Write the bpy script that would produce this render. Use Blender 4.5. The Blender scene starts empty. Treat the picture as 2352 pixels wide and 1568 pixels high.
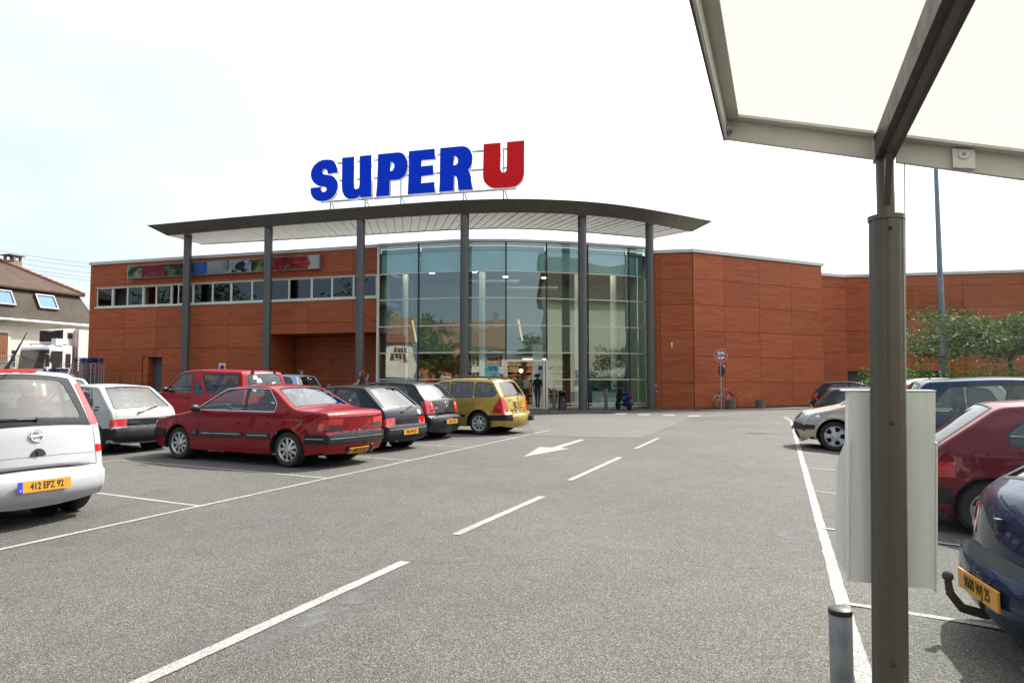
import bpy, bmesh, math, random
from mathutils import Vector, Matrix
from mathutils.kdtree import KDTree
from mathutils.geometry import delaunay_2d_cdt
R = math.radians
random.seed(7)
scene = bpy.context.scene
COL = scene.collection
# ------------------------------------------------------------------ camera, sky, sun, exposure
cam = bpy.data.cameras.new("camera"); cam_o = bpy.data.objects.new("camera", cam); COL.objects.link(cam_o)
cam.sensor_width = 36.0; cam.lens = 36.0 * 1600 / 2352
cam.clip_start = 0.05; cam.clip_end = 3000
cam_o.location = (0, 0, 1.5)
cam_o.rotation_euler = (R(90) + math.atan(88 / 1600), 0, 0)
scene.camera = cam_o
SUN_AZ, SUN_EL = 50.0, 50.0            # degrees right of straight ahead, above the horizon
world = bpy.data.worlds.new("World"); scene.world = world; world.use_nodes = True
wn = world.node_tree; wn.nodes.clear()
sky = wn.nodes.new("ShaderNodeTexSky"); sky.sky_type = 'NISHITA'; sky.sun_disc = False
sky.sun_elevation = R(SUN_EL); sky.sun_rotation = R(SUN_AZ)
sky.air_density = 1.0; sky.dust_density = 3.0; sky.ozone_density = 1.0
# thin high haze: brighter towards the sun, with soft cloud structure
tc = wn.nodes.new("ShaderNodeTexCoord")
mp = wn.nodes.new("ShaderNodeMapping"); mp.inputs['Scale'].default_value = (1.0, 1.0, 2.6)
cl = wn.nodes.new("ShaderNodeTexNoise"); cl.inputs['Scale'].default_value = 2.1; cl.inputs['Detail'].default_value = 7
cr = wn.nodes.new("ShaderNodeValToRGB"); cr.color_ramp.elements[0].position = .38; cr.color_ramp.elements[1].position = .72
cr.color_ramp.elements[0].color = (.55, .55, .55, 1); cr.color_ramp.elements[1].color = (.85, .85, .85, 1)
sd = Vector((math.sin(R(SUN_AZ)) * math.cos(R(SUN_EL)), math.cos(R(SUN_AZ)) * math.cos(R(SUN_EL)), math.sin(R(SUN_EL))))
dp = wn.nodes.new("ShaderNodeVectorMath"); dp.operation = 'DOT_PRODUCT'; dp.inputs[1].default_value = sd
mr = wn.nodes.new("ShaderNodeMapRange"); mr.inputs[1].default_value = -.5; mr.inputs[2].default_value = 1.0
hz = wn.nodes.new("ShaderNodeValToRGB"); hz.color_ramp.elements[0].color = (.036, .046, .060, 1); hz.color_ramp.elements[1].color = (.50, .485, .46, 1)
for p_, c_ in ((.48, (.090, .101, .110)), (.67, (.116, .120, .124)), (.82, (.16, .16, .16)), (.92, (.26, .255, .25))):
    e_ = hz.color_ramp.elements.new(p_); e_.color = (*c_, 1)
hs = wn.nodes.new("ShaderNodeVectorMath"); hs.operation = 'SCALE'; hs.inputs[3].default_value = 80.0
mx = wn.nodes.new("ShaderNodeMix"); mx.data_type = 'RGBA'
bg = wn.nodes.new("ShaderNodeBackground"); bg.inputs['Strength'].default_value = 0.085
wo = wn.nodes.new("ShaderNodeOutputWorld")
L = wn.links.new
L(tc.outputs['Generated'], mp.inputs[0]); L(mp.outputs[0], cl.inputs['Vector']); L(cl.outputs[0], cr.inputs[0])
L(tc.outputs['Generated'], dp.inputs[0]); L(dp.outputs['Value'], mr.inputs[0]); L(mr.outputs[0], hz.inputs[0]); L(hz.outputs[0], hs.inputs[0]); L(hs.outputs[0], mx.inputs[7])
L(cr.outputs[0], mx.inputs[0]); L(sky.outputs[0], mx.inputs[6]); L(mx.outputs[2], bg.inputs[0]); L(bg.outputs[0], wo.inputs[0])
sun = bpy.data.lights.new("sun", 'SUN'); sun.energy = 4.5; sun.angle = R(.53); sun.color = (1, .955, .88)
sun_o = bpy.data.objects.new("sun", sun); COL.objects.link(sun_o); sun_o.location = (20, 20, 40)
sd = Vector((math.sin(R(SUN_AZ)) * math.cos(R(SUN_EL)), math.cos(R(SUN_AZ)) * math.cos(R(SUN_EL)), math.sin(R(SUN_EL))))
sun_o.rotation_euler = sd.to_track_quat('Z', 'Y').to_euler()
scene.view_settings.view_transform = 'Standard'; scene.view_settings.look = 'None'
scene.view_settings.exposure = .96; scene.view_settings.gamma = 1.0
scene.view_settings.use_curve_mapping = False
scene.cycles.max_bounces = 8; scene.cycles.transparent_max_bounces = 24; scene.cycles.glossy_bounces = 4
scene.cycles.caustics_reflective = False; scene.cycles.caustics_refractive = False
scene.cycles.sample_clamp_indirect = 6.0

# ------------------------------------------------------------------ helpers
def root_loc(p):
    v = Vector((0, 0, 0))
    while p is not None:
        v += Vector(p.location); p = p.parent
    return v
def tag(o, label=None, cat=None, group=None, kind=None):
    if label: o['label'] = label
    if cat: o['category'] = cat
    if group: o['group'] = group
    if kind: o['kind'] = kind
    return o
def empty(name, loc=(0, 0, 0), rz=0.0, label=None, cat=None, group=None):
    o = bpy.data.objects.new(name, None); COL.objects.link(o)
    o.location = loc; o.rotation_euler = (0, 0, rz); o.empty_display_size = .2
    return tag(o, label, cat, group)
def ob(name, vs, fs, mat, parent=None, smooth=False, local=False, mi=None, angle=None):
    me = bpy.data.meshes.new(name)
    off = Vector((0, 0, 0)) if (local or parent is None) else root_loc(parent)
    me.from_pydata([(v[0] - off.x, v[1] - off.y, v[2] - off.z) for v in vs], [], fs)
    for m in (mat if isinstance(mat, (list, tuple)) else [mat]): me.materials.append(m)
    if mi: me.polygons.foreach_set('material_index', mi)
    if smooth: me.polygons.foreach_set('use_smooth', [True] * len(me.polygons))
    me.update()
    o = bpy.data.objects.new(name, me); COL.objects.link(o)
    if parent is not None: o.parent = parent
    if smooth and angle: 
        bm = bmesh.new(); bm.from_mesh(me)
        for e in bm.edges:
            if len(e.link_faces) == 2 and e.calc_face_angle(0) > R(angle): e.smooth = False
        bm.to_mesh(me); bm.free()
    return o
class MB:
    """collects shapes of ONE part"""
    def __init__(s): s.v = []; s.f = []; s.m = []
    def add(s, vs, fs, m=0):
        n = len(s.v); s.v += [tuple(v) for v in vs]; s.f += [tuple(i + n for i in f) for f in fs]; s.m += [m] * len(fs); return s
    def box(s, c, d, rz=0.0, m=0, M=None):
        x, y, z = d[0] / 2, d[1] / 2, d[2] / 2
        vs = [Vector((a * x, b * y, e * z)) for a in (-1, 1) for b in (-1, 1) for e in (-1, 1)]
        if M is None: M = Matrix.Rotation(rz, 3, 'Z')
        vs = [M @ v + Vector(c) for v in vs]
        return s.add(vs, [(0, 1, 3, 2), (4, 6, 7, 5), (0, 4, 5, 1), (2, 3, 7, 6), (0, 2, 6, 4), (1, 5, 7, 3)], m)
    def bar(s, a, b, w, h=None, m=0, up=(0, 0, 1)):
        a = Vector(a); b = Vector(b); h = h or w; d = (b - a); l = d.length
        if l < 1e-6: return s
        d /= l; u = Vector(up)
        if abs(d.dot(u)) > .98: u = Vector((1, 0, 0))
        sx = d.cross(u).normalized(); uz = sx.cross(d)
        vs = []
        for p in (a, b):
            for i, j in ((-1, -1), (1, -1), (1, 1), (-1, 1)): vs.append(p + sx * (i * w / 2) + uz * (j * h / 2))
        return s.add(vs, [(3, 2, 1, 0), (4, 5, 6, 7), (0, 1, 5, 4), (1, 2, 6, 5), (2, 3, 7, 6), (3, 0, 4, 7)], m)
    def tube(s, pts, r, n=8, m=0, cap=True):
        pts = [Vector(p) for p in pts]; rs = r if isinstance(r, (list, tuple)) else [r] * len(pts)
        rings = []; prev = None
        for i, p in enumerate(pts):
            d = (pts[min(i + 1, len(pts) - 1)] - pts[max(i - 1, 0)]).normalized()
            if prev is None:
                u = Vector((0, 0, 1)) if abs(d.z) < .9 else Vector((1, 0, 0))
                a = d.cross(u).normalized()
            else:
                a = (prev - d * prev.dot(d)).normalized()
            prev = a; b = d.cross(a)
            rings.append([p + (a * math.cos(k * 2 * math.pi / n) + b * math.sin(k * 2 * math.pi / n)) * rs[i] for k in range(n)])
        vs = [v for rg in rings for v in rg]; fs = []
        for i in range(len(rings) - 1):
            for k in range(n):
                fs.append((i * n + k, i * n + (k + 1) % n, (i + 1) * n + (k + 1) % n, (i + 1) * n + k))
        if cap: fs += [tuple(reversed(range(n))), tuple((len(rings) - 1) * n + k for k in range(n))]
        return s.add(vs, fs, m)
    def lathe(s, prof, c=(0, 0, 0), n=24, m=0, axis='Z'):
        vs = []; fs = []
        for (r, z) in prof:
            for k in range(n):
                a = 2 * math.pi * k / n; v = (r * math.cos(a), r * math.sin(a), z)
                if axis == 'Y': v = (v[0], v[2], v[1])
                if axis == 'X': v = (v[2], v[0], v[1])
                vs.append(Vector(v) + Vector(c))
        for i in range(len(prof) - 1):
            for k in range(n):
                fs.append((i * n + k, i * n + (k + 1) % n, (i + 1) * n + (k + 1) % n, (i + 1) * n + k))
        return s.add(vs, fs, m)
    def prism(s, poly, z0, z1, m=0):
        n = len(poly); vs = [(p[0], p[1], z0) for p in poly] + [(p[0], p[1], z1) for p in poly]
        fs = [tuple(reversed(range(n))), tuple(range(n, 2 * n))] + [(i, (i + 1) % n, n + (i + 1) % n, n + i) for i in range(n)]
        return s.add(vs, fs, m)
    def sphere(s, c, r, n=12, m=0, sc=(1, 1, 1)):
        vs = []; fs = []; h = n // 2
        for i in range(h + 1):
            t = math.pi * i / h
            for k in range(n):
                a = 2 * math.pi * k / n
                vs.append((c[0] + r * sc[0] * math.sin(t) * math.cos(a), c[1] + r * sc[1] * math.sin(t) * math.sin(a), c[2] + r * sc[2] * math.cos(t)))
        for i in range(h):
            for k in range(n): fs.append((i * n + k, (i + 1) * n + k, (i + 1) * n + (k + 1) % n, i * n + (k + 1) % n))
        return s.add(vs, fs, m)
    def obj(s, name, mat, parent=None, smooth=False, local=False, angle=40):
        return ob(name, s.v, s.f, mat, parent, smooth, local, s.m if isinstance(mat, (list, tuple)) else None, angle if smooth else None)
def copy_tree(o, parent=None):
    c = o.copy(); COL.objects.link(c); c.parent = parent
    for ch in list(o.children): copy_tree(ch, c)
    return c
def text_obj(name, s, size, mat, parent, M, extrude=.002, align='CENTER', local=True, sx=1.0, bold=0.0):
    cu = bpy.data.curves.new(name, 'FONT'); cu.body = s; cu.size = size; cu.extrude = extrude
    cu.align_x = align; cu.align_y = 'CENTER'; cu.offset = bold; cu.resolution_u = 3
    t = bpy.data.objects.new(name, cu); COL.objects.link(t)
    dg = bpy.context.evaluated_depsgraph_get(); me = bpy.data.meshes.new_from_object(t.evaluated_get(dg))
    bpy.data.objects.remove(t); bpy.data.curves.remove(cu)
    Mx = M @ Matrix.Diagonal((sx, 1, 1, 1))
    if not local and parent is not None: Mx = Matrix.Translation(-root_loc(parent)) @ Mx
    me.transform(Mx); me.materials.clear(); me.materials.append(mat); me.name = name
    o = bpy.data.objects.new(name, me); COL.objects.link(o); o.parent = parent
    return o
def frame_M(origin, right, up):
    r = Vector(right).normalized(); u = Vector(up); u = (u - r * u.dot(r)).normalized(); n = r.cross(u)
    return Matrix(((r.x, u.x, n.x, origin[0]), (r.y, u.y, n.y, origin[1]), (r.z, u.z, n.z, origin[2]), (0, 0, 0, 1)))

# ------------------------------------------------------------------ materials
MATS = {}
class NT:
    def __init__(s, name):
        s.m = bpy.data.materials.new(name); s.m.use_nodes = True; s.t = s.m.node_tree; s.t.nodes.clear()
        s.out = s.t.nodes.new("ShaderNodeOutputMaterial"); MATS[name] = s.m
    def n(s, typ, **kw):
        nd = s.t.nodes.new("ShaderNode" + typ)
        for k, v in kw.items():
            if k in nd.inputs: nd.inputs[k].default_value = v
            else: setattr(nd, k, v)
        return nd
    def l(s, a, b): s.t.links.new(a, b)
    def pos(s, scale=(1, 1, 1), src='Object'):
        if src == 'World': o = s.n("NewGeometry").outputs['Position']
        else: o = s.n("TexCoord").outputs[src]
        mp = s.n("Mapping"); mp.inputs['Scale'].default_value = scale; s.l(o, mp.inputs[0]); return mp.outputs[0]
    def noise(s, vec, scale, detail=3, rough=.5):
        nd = s.n("TexNoise", Scale=scale, Detail=detail, Roughness=rough); s.l(vec, nd.inputs['Vector']); return nd.outputs[0]
    def ramp(s, fac, stops):
        nd = s.n("ValToRGB"); els = nd.color_ramp.elements
        while len(els) < len(stops): els.new(.5)
        for e, (p, c) in zip(els, stops): e.position = p; e.color = (c[0], c[1], c[2], 1) if hasattr(c, '__len__') else (c, c, c, 1)
        s.l(fac, nd.inputs[0]); return nd.outputs[0]
    def mix(s, fac, a, b, mode='MIX'):
        nd = s.n("Mix", data_type='RGBA', blend_type=mode)
        for sock, v in ((nd.inputs[0], fac), (nd.inputs[6], a), (nd.inputs[7], b)):
            if hasattr(v, 'is_linked'): s.l(v, sock)
            elif hasattr(v, '__len__'): sock.default_value = (v[0], v[1], v[2], 1)
            else: sock.default_value = v
        return nd.outputs[2]
    def bump(s, h, strength=.3, dist=.01):
        nd = s.n("Bump", Strength=strength, Distance=dist); s.l(h, nd.inputs['Height']); return nd.outputs[0]
    def principled(s, color, rough=.5, metal=0.0, normal=None, coat=0.0, spec=.5, **kw):
        p = s.n("BsdfPrincipled")
        for k, v in (('Base Color', color), ('Roughness', rough), ('Metallic', metal)):
            if hasattr(v, 'is_linked'): s.l(v, p.inputs[k])
            elif hasattr(v, '__len__'): p.inputs[k].default_value = (v[0], v[1], v[2], 1)
            else: p.inputs[k].default_value = v
        p.inputs['Coat Weight'].default_value = coat; p.inputs['Coat Roughness'].default_value = .03
        p.inputs['Specular IOR Level'].default_value = spec
        for k, v in kw.items(): p.inputs[k.replace('_', ' ')].default_value = v
        if normal is not None: s.l(normal, p.inputs['Normal'])
        s.l(p.outputs[0], s.out.inputs[0]); return p
def simple(name, col, rough=.5, metal=0.0, coat=0.0, var=.12, scale=6.0, bump=0.0, bscale=60, spec=.5):
    t = NT(name); v = t.pos()
    nz = t.noise(v, scale, 4); lo = tuple(c * (1 - var) for c in col); hi = tuple(min(1, c * (1 + var)) for c in col)
    c = t.ramp(nz, [(.3, lo), (.7, hi)])
    rr = t.ramp(t.noise(v, scale * 2.3, 3), [(.3, max(0, rough - .06)), (.7, min(1, rough + .08))])
    nm = t.bump(t.noise(v, bscale, 3), bump, .01) if bump else None
    t.principled(c, rr, metal, nm, coat, spec); return t.m
def emit(name, col, st):
    t = NT(name); e = t.n("Emission"); e.inputs[0].default_value = (*col, 1); e.inputs[1].default_value = st; t.l(e.outputs[0], t.out.inputs[0]); return t.m
def glassy(name, tint, refl=0.0, rough=0.0, ior=1.5, dirt=0.0, rcol=(1, 1, 1)):
    t = NT(name); tr = t.n("BsdfTransparent"); tr.inputs[0].default_value = (*tint, 1)
    gl = t.n("BsdfGlossy", Roughness=rough); gl.inputs[0].default_value = (*rcol, 1)
    g_ = t.n("NewGeometry"); dt = t.n("VectorMath", operation='DOT_PRODUCT'); t.l(g_.outputs['Normal'], dt.inputs[0]); t.l(g_.outputs['Incoming'], dt.inputs[1])
    ab = t.n("Math", operation='ABSOLUTE'); t.l(dt.outputs['Value'], ab.inputs[0]); om = t.n("Math", operation='SUBTRACT', use_clamp=True); om.inputs[0].default_value = 1.0; t.l(ab.outputs[0], om.inputs[1])
    pw = t.n("Math", operation='POWER'); pw.inputs[1].default_value = 5.0; t.l(om.outputs[0], pw.inputs[0]); f0 = ((ior - 1) / (ior + 1)) ** 2 + refl
    ad = t.n("Math", operation='MULTIPLY_ADD', use_clamp=True); ad.inputs[1].default_value = 1 - f0; ad.inputs[2].default_value = f0; t.l(pw.outputs[0], ad.inputs[0])
    mxs = t.n("MixShader"); t.l(ad.outputs[0], mxs.inputs[0]); t.l(tr.outputs[0], mxs.inputs[1]); t.l(gl.outputs[0], mxs.inputs[2])
    last = mxs.outputs[0]
    if dirt:
        df = t.n("BsdfDiffuse"); df.inputs[0].default_value = (.6, .6, .58, 1)
        v = t.pos(); f = t.ramp(t.noise(v, 5, 6, .7), [(.45, 0.0), (.8, dirt)])
        m2 = t.n("MixShader"); t.l(f, m2.inputs[0]); t.l(last, m2.inputs[1]); t.l(df.outputs[0], m2.inputs[2]); last = m2.outputs[0]
    t.l(last, t.out.inputs[0]); return t.m
def paint(name, col, metal=.0, rough=.35, dirt=.15, flake=False):
    t = NT(name); v = t.pos()
    d = t.ramp(t.noise(v, 2.2, 6, .65), [(.42, 0.0), (.85, dirt)])
    c = t.mix(d, col, (.30, .27, .23))
    rr = t.ramp(t.noise(v, 3.1, 5, .6), [(.3, rough - .05), (.8, rough + .15)])
    t.principled(c, rr, metal, None, .55, .08); return t.m

# asphalt: pale aggregate in dark binder, worn smooth in places
def asphalt_nodes(t):
    v = t.pos((1, 1, 1), 'World')
    vo = t.n("TexVoronoi", Scale=140.0); vo.feature = 'F1'; t.l(v, vo.inputs['Vector'])
    sep = t.n("SeparateColor"); t.l(vo.outputs['Color'], sep.inputs[0])
    stone = t.ramp(sep.outputs[0], [(0, (.046, .046, .043)), (.35, (.092, .090, .081)), (.7, (.140, .136, .120)), (.93, (.20, .188, .162)), (1, (.31, .295, .26))])
    edge = t.ramp(vo.outputs['Distance'], [(.35, 1.0), (.75, .5)])
    c = t.mix(1.0, stone, edge, 'MULTIPLY')
    big = t.ramp(t.noise(v, .22, 5, .6), [(.3, .78), (.7, 1.16)])
    c = t.mix(1.0, c, big, 'MULTIPLY')
    mid = t.ramp(t.noise(v, 2.5, 5, .65), [(.3, .9), (.75, 1.1)])
    c = t.mix(1.0, c, mid, 'MULTIPLY')
    # smooth bleached scuffs and dark oil spots
    sc = t.ramp(t.noise(t.pos((1.6, .5, 1), 'World'), .55, 4, .55), [(.68, 0.0), (.74, .55)])
    c = t.mix(sc, c, (.115, .115, .115))
    oil = t.ramp(t.noise(v, .9, 2, .4), [(.64, 0.0), (.74, .40)])
    c = t.mix(oil, c, (.05, .05, .052))
    h = t.mix(.5, vo.outputs['Distance'], t.noise(v, 60, 2))
    return v, c, h
t = NT('asphalt'); v, c, h = asphalt_nodes(t); t.principled(c, .82, 0, t.bump(h, .9, .012), 0, .35); ASPH = t.m
t = NT('road_paint'); v, c, h = asphalt_nodes(t)
wear = t.ramp(t.noise(v, 75, 5, .75), [(.41, 1.0), (.56, 0.0)])
wear2 = t.ramp(t.noise(v, 1.3, 4), [(.35, .5), (.7, 1.0)])
f = t.mix(1.0, wear, wear2, 'MULTIPLY')
c2 = t.mix(f, (.33, .33, .315), c); t.principled(c2, .7, 0, t.bump(h, .8, .008), 0, .3); RPAINT = t.m
t = NT('dark_asphalt'); v, c, h = asphalt_nodes(t); c = t.mix(.62, c, (.045, .045, .047)); t.principled(c, .8, 0, t.bump(h, .6, .008), 0, .35); DASPH = t.m
t = NT('worn_patch'); v, c, h = asphalt_nodes(t); c = t.mix(.3, c, t.ramp(t.noise(v, 1.1, 6, .6), [(.3, (.095, .090, .081)), (.7, (.125, .118, .106))])); t.principled(c, .78, 0, t.bump(h, .5, .008), 0, .35); PATCH = t.m

# wood-look laminate: horizontal grain, each board a little different
def wood_mat(name, a, b, dk):
    t = NT(name)
    oi = t.n("ObjectInfo"); rnd = oi.outputs['Random']
    geo = t.n("NewGeometry").outputs['Position']
    cb = t.n("CombineXYZ"); ml = t.n("Math", operation='MULTIPLY'); ml.inputs[1].default_value = 37.0; t.l(rnd, ml.inputs[0]); t.l(ml.outputs[0], cb.inputs[2]); t.l(ml.outputs[0], cb.inputs[0])
    av = t.n("VectorMath", operation='ADD'); t.l(geo, av.inputs[0]); t.l(cb.outputs[0], av.inputs[1])
    mp = t.n("Mapping"); mp.inputs['Scale'].default_value = (.55, .55, 11); t.l(av.outputs[0], mp.inputs[0])
    g1 = t.noise(mp.outputs[0], 1.0, 6, .62)
    mp2 = t.n("Mapping"); mp2.inputs['Scale'].default_value = (1.3, 1.3, 38); t.l(av.outputs[0], mp2.inputs[0])
    g2 = t.noise(mp2.outputs[0], 1.0, 4, .6)
    c = t.ramp(g1, [(.30, dk), (.45, a), (.62, b), (.8, a)])
    c = t.mix(.55, c, t.ramp(g2, [(.3, dk), (.6, b)]))
    vv = t.ramp(rnd, [(0, .9), (1, 1.1)])
    c = t.mix(1.0, c, vv, 'MULTIPLY')
    t.principled(c, .5, 0, t.bump(g2, .12, .004), 0, .22); return t.m
WOOD = wood_mat('wood_laminate', (.365, .078, .027), (.465, .130, .049), (.235, .044, .016))
M = {}
M['backing'] = simple('panel_joint', (.03, .022, .018), .8)
M['alu'] = simple('cream_aluminium', (.72, .69, .58), .38, .0, var=.06)
M['coping'] = simple('coping_metal', (.58, .57, .52), .4, .2, var=.08)
M['colgrey'] = simple('column_paint', (.105, .103, .10), .34, .25, var=.06)
M['fascia'] = simple('fascia_metal', (.082, .068, .054), .5, .3, var=.10, scale=2)
M['soffit'] = simple('soffit_metal', (.33, .335, .315), .35, .4, var=.08, scale=3)
M['black'] = simple('black_plastic', (.018, .018, .019), .5, var=.2)
M['rubber'] = simple('tyre_rubber', (.022, .022, .022), .75, var=.25, scale=20, bump=.3)
M['dark'] = simple('dark_void', (.012, .012, .013), .9)
M['galv'] = simple('galvanised_steel', (.40, .42, .43), .42, .7, var=.2, scale=14)
M['white'] = simple('white_paint', (.72, .72, .70), .35, var=.05)
M['chrome'] = simple('chrome', (.75, .75, .76), .12, 1.0, var=.05)
M['silver'] = simple('silver_alloy', (.52, .53, .54), .32, .75, var=.1)
M['glass'] = glassy('curtain_wall_glass', (.60, .80, .78), .17, 0.0, 1.52, rcol=(.90, 1.0, 1.0))
M['winglass'] = glassy('window_glass', (.34, .42, .40), .04, 0.0, 1.5)
M['carglass'] = glassy('car_glass', (.70, .80, .77), .03, .0, 1.5)
M['rearglass'] = glassy('car_rear_glass', (.66, .76, .74), .14, .0, 1.5)
M['darkglass'] = glassy('tinted_car_glass', (.34, .40, .40), .05, .0, 1.5)
M['shelterglass'] = glassy('shelter_glass', (.93, .97, .95), .0, 0.0, 1.28, dirt=.02)
M['spandrel'] = simple('spandrel_panel', (.74, .90, .88), .6, var=.04)
M['inwall'] = simple('interior_wall', (.36, .43, .42), .7, var=.06)
M['infloor'] = simple('interior_floor', (.45, .40, .33), .35, var=.08)
M['ceil'] = simple('interior_ceiling', (.5, .52, .52), .7)
M['lamp'] = emit('downlight', (1, .86, .6), 45.0)
M['lampwarm'] = emit('strip_light', (1, .72, .38), 6.0)

# ------------------------------------------------------------------ ground
def gz(X, Y):
    v = max(0.0, -X - 4) * min(max((Y - 14) / 20, 0), 1)
    r = min(max((X - (2.0 + .3835 * (Y - 3.54))) / 1.6, 0), 1) * min(max((30 - Y) / 8, 0), 1)   # the right bays lie a little lower
    return .5 * (1 - math.exp(-v / 5)) - .10 * r * r * (3 - 2 * r)
def axis(lo, f0, f1, hi, step):
    a = []; x = f0
    while x <= f1 + 1e-6: a.append(x); x += step
    s = step; x = f1
    while x < hi: s *= 1.5; x += s; a.append(min(x, hi))
    s = step; x = f0
    while x > lo: s *= 1.5; x -= s; a.insert(0, max(x, lo))
    return a
xs = axis(-900, -36, 40, 900, 1.0); ys = axis(-900, -6, 52, 1400, 1.0)
vs = [(x, y, gz(x, y)) for y in ys for x in xs]; nx = len(xs)
fs = [(j * nx + i, j * nx + i + 1, (j + 1) * nx + i + 1, (j + 1) * nx + i) for j in range(len(ys) - 1) for i in range(nx - 1)]
ground = tag(ob('ground', vs, fs, ASPH, smooth=True), 'grey aggregate asphalt of the supermarket car park', 'ground', kind='structure')
def gg(X, Y):
    i, j = math.floor(X), math.floor(Y); u, v = X - i, Y - j
    return (gz(i, j) * (1 - u) + gz(i + 1, j) * u) * (1 - v) + (gz(i, j + 1) * (1 - u) + gz(i + 1, j + 1) * u) * v
def sheet(name, poly, mat, dz=.005, parent=None):
    n = len(poly)
    return ob(name, [(p[0], p[1], gg(*p) + dz) for p in poly], [tuple(range(n))], mat, parent)
def stripe(name, pts, w, dz=.006, ragged=.004):
    if name == 'bay_line': dz -= .0025
    dz += .0
    """painted stripe along a polyline lying on the ground"""
    P = []
    for (a, b) in zip(pts[:-1], pts[1:]):
        n = max(1, int(math.dist(a, b) / .12))
        P += [(a[0] + (b[0] - a[0]) * i / n, a[1] + (b[1] - a[1]) * i / n) for i in range(n)]
    P.append(pts[-1]); vs = []; fs = []
    for i, p in enumerate(P):
        q = P[min(i + 1, len(P) - 1)]; o = P[max(i - 1, 0)]
        d = Vector((q[0] - o[0], q[1] - o[1])).normalized(); nn = Vector((-d.y, d.x))
        for s in (-1, 1):
            k = w / 2 + random.uniform(-ragged, ragged)
            x, y = p[0] + nn.x * k * s, p[1] + nn.y * k * s; vs.append((x, y, gg(x, y) + dz))
    for i in range(len(P) - 1): fs.append((2 * i, 2 * i + 2, 2 * i + 3, 2 * i + 1))
    return ob(name, vs, fs, RPAINT, ground)
UX, UY = .3610, .9326                      # direction of the driving lane
BX, BY = -.8815, .4722                     # direction of the left parking bays
lx = lambda y: -4.53 + .387 * (y - 6.25)   # edge line of the left bays
rx = lambda y: 1.75 + .3835 * (y - 3.54)   # edge line of the right bays
sheet('worn_patch', [(.62, 18.75), (3.33, 18.05), (8.1, 30.2), (.5, 29.0)], PATCH, .004, ground)
# smooth grey scuffs, sealed cracks
t = NT('scuffed_bitumen'); v_ = t.pos((1, 1, 1), 'Generated'); gr = t.n("TexGradient"); gr.gradient_type = 'QUADRATIC_SPHERE'
mpg = t.n("Mapping"); mpg.inputs['Location'].default_value = (-1, -1, 0); mpg.inputs['Scale'].default_value = (2, 2, 0); t.l(t.n("TexCoord").outputs['Generated'], mpg.inputs[0]); t.l(mpg.outputs[0], gr.inputs[0])
fz = t.mix(1.0, t.ramp(gr.outputs[1], [(0.0, 0.0), (.35, .75)]), t.ramp(t.noise(t.pos((1, 1, 1), 'World'), 6, 5, .7), [(.35, 0.0), (.65, 1.0)]), 'MULTIPLY')
pb = t.n("BsdfPrincipled"); pb.inputs['Base Color'].default_value = (.125, .125, .127, 1); pb.inputs['Roughness'].default_value = .75
trn = t.n("BsdfTransparent"); mxs = t.n("MixShader"); t.l(fz, mxs.inputs[0]); t.l(trn.outputs[0], mxs.inputs[1]); t.l(pb.outputs[0], mxs.inputs[2]); t.l(mxs.outputs[0], t.out.inputs[0]); SCUFF = t.m
def scuff(x, y, L_, W_, a):
    d = Vector((math.cos(a), math.sin(a))); n_ = Vector((-d.y, d.x)); me = [(-L_ / 2, -W_ / 2), (L_ / 2, -W_ / 2), (L_ / 2, W_ / 2), (-L_ / 2, W_ / 2)]
    o = ob('scuff_mark', [(a_, b_, .003) for a_, b_ in me], [(0, 1, 2, 3)], SCUFF, ground, local=True); o.location = (x, y, gg(x, y)); o.rotation_euler = (0, 0, a); return o
for a in ((-1.15, 4.7, 2.6, .42, 1.19), (-.55, 5.9, 1.3, .3, .2), (1.5, 8.3, .9, .5, 1.0), (2.6, 6.6, 1.8, .4, 1.3), (-2.6, 7.6, 1.6, .5, 1.2), (4.2, 12.5, 3.0, .7, 1.15)): scuff(*a)
CRK = simple('crack_seal', (.03, .03, .031), .6)
def crack(pts, w_):
    P = []
    for a, b in zip(pts[:-1], pts[1:]):
        n_ = max(1, int(math.dist(a, b) / .18)); P += [(a[0] + (b[0] - a[0]) * i / n_ + random.uniform(-.03, .03), a[1] + (b[1] - a[1]) * i / n_ + random.uniform(-.03, .03)) for i in range(n_)]
    vs = []; fs = []
    for i, p in enumerate(P):
        k = w_ * random.uniform(.3, 1.0); vs += [(p[0], p[1] - k, gg(*p) + .0045), (p[0] + k * .3, p[1] + k, gg(*p) + .0045)]
    for i in range(len(P) - 1): fs.append((2 * i, 2 * i + 2, 2 * i + 3, 2 * i + 1))
    ob('sealed_crack', vs, fs, CRK, ground)
crack([(3.33, 18.05), (4.6, 21.3), (6.3, 25.6), (8.1, 30.2)], .02); crack([(.62, 18.75), (3.33, 18.05)], .012); crack([(6.4, 26.2), (9.6, 26.9)], .05); crack([(2.2, 24.2), (6.3, 25.6)], .02); crack([(-.6, 12.3), (1.2, 12.0)], .012)
stripe('lane_edge_line', [(lx(1.0), 1.0), (lx(20.83), 20.83)], .07)
for a, b in (((-1.85 - .39, 2.6), (-.88, 5.84)), ((-.55, 6.84), (.39, 9.06)), ((.86, 10.5), (2.1, 13.61)), ((2.70, 15.32), (3.77, 18.05))):
    stripe('lane_dash', [a, b], .095)
stripe('lane_edge_line', [(rx(1.5), 1.5), (rx(25.6), 25.6), (10.62, 27.0), (10.85, 27.9), (11.37, 28.6), (12.17, 29.1), (13.4, 29.2)], .09)
for y in (3.5, 5.95, 8.38, 10.73, 13.09, 15.61, 18.2, 20.83):
    stripe('bay_line', [(lx(y), y), (lx(y) + BX * 5.15, y + BY * 5.15)], .065)
stripe('bay_line', [(lx(1.0) + BX * 5.15, 1.0 + BY * 5.15), (lx(20.83) + BX * 5.15, 20.83 + BY * 5.15)], .065)
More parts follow.
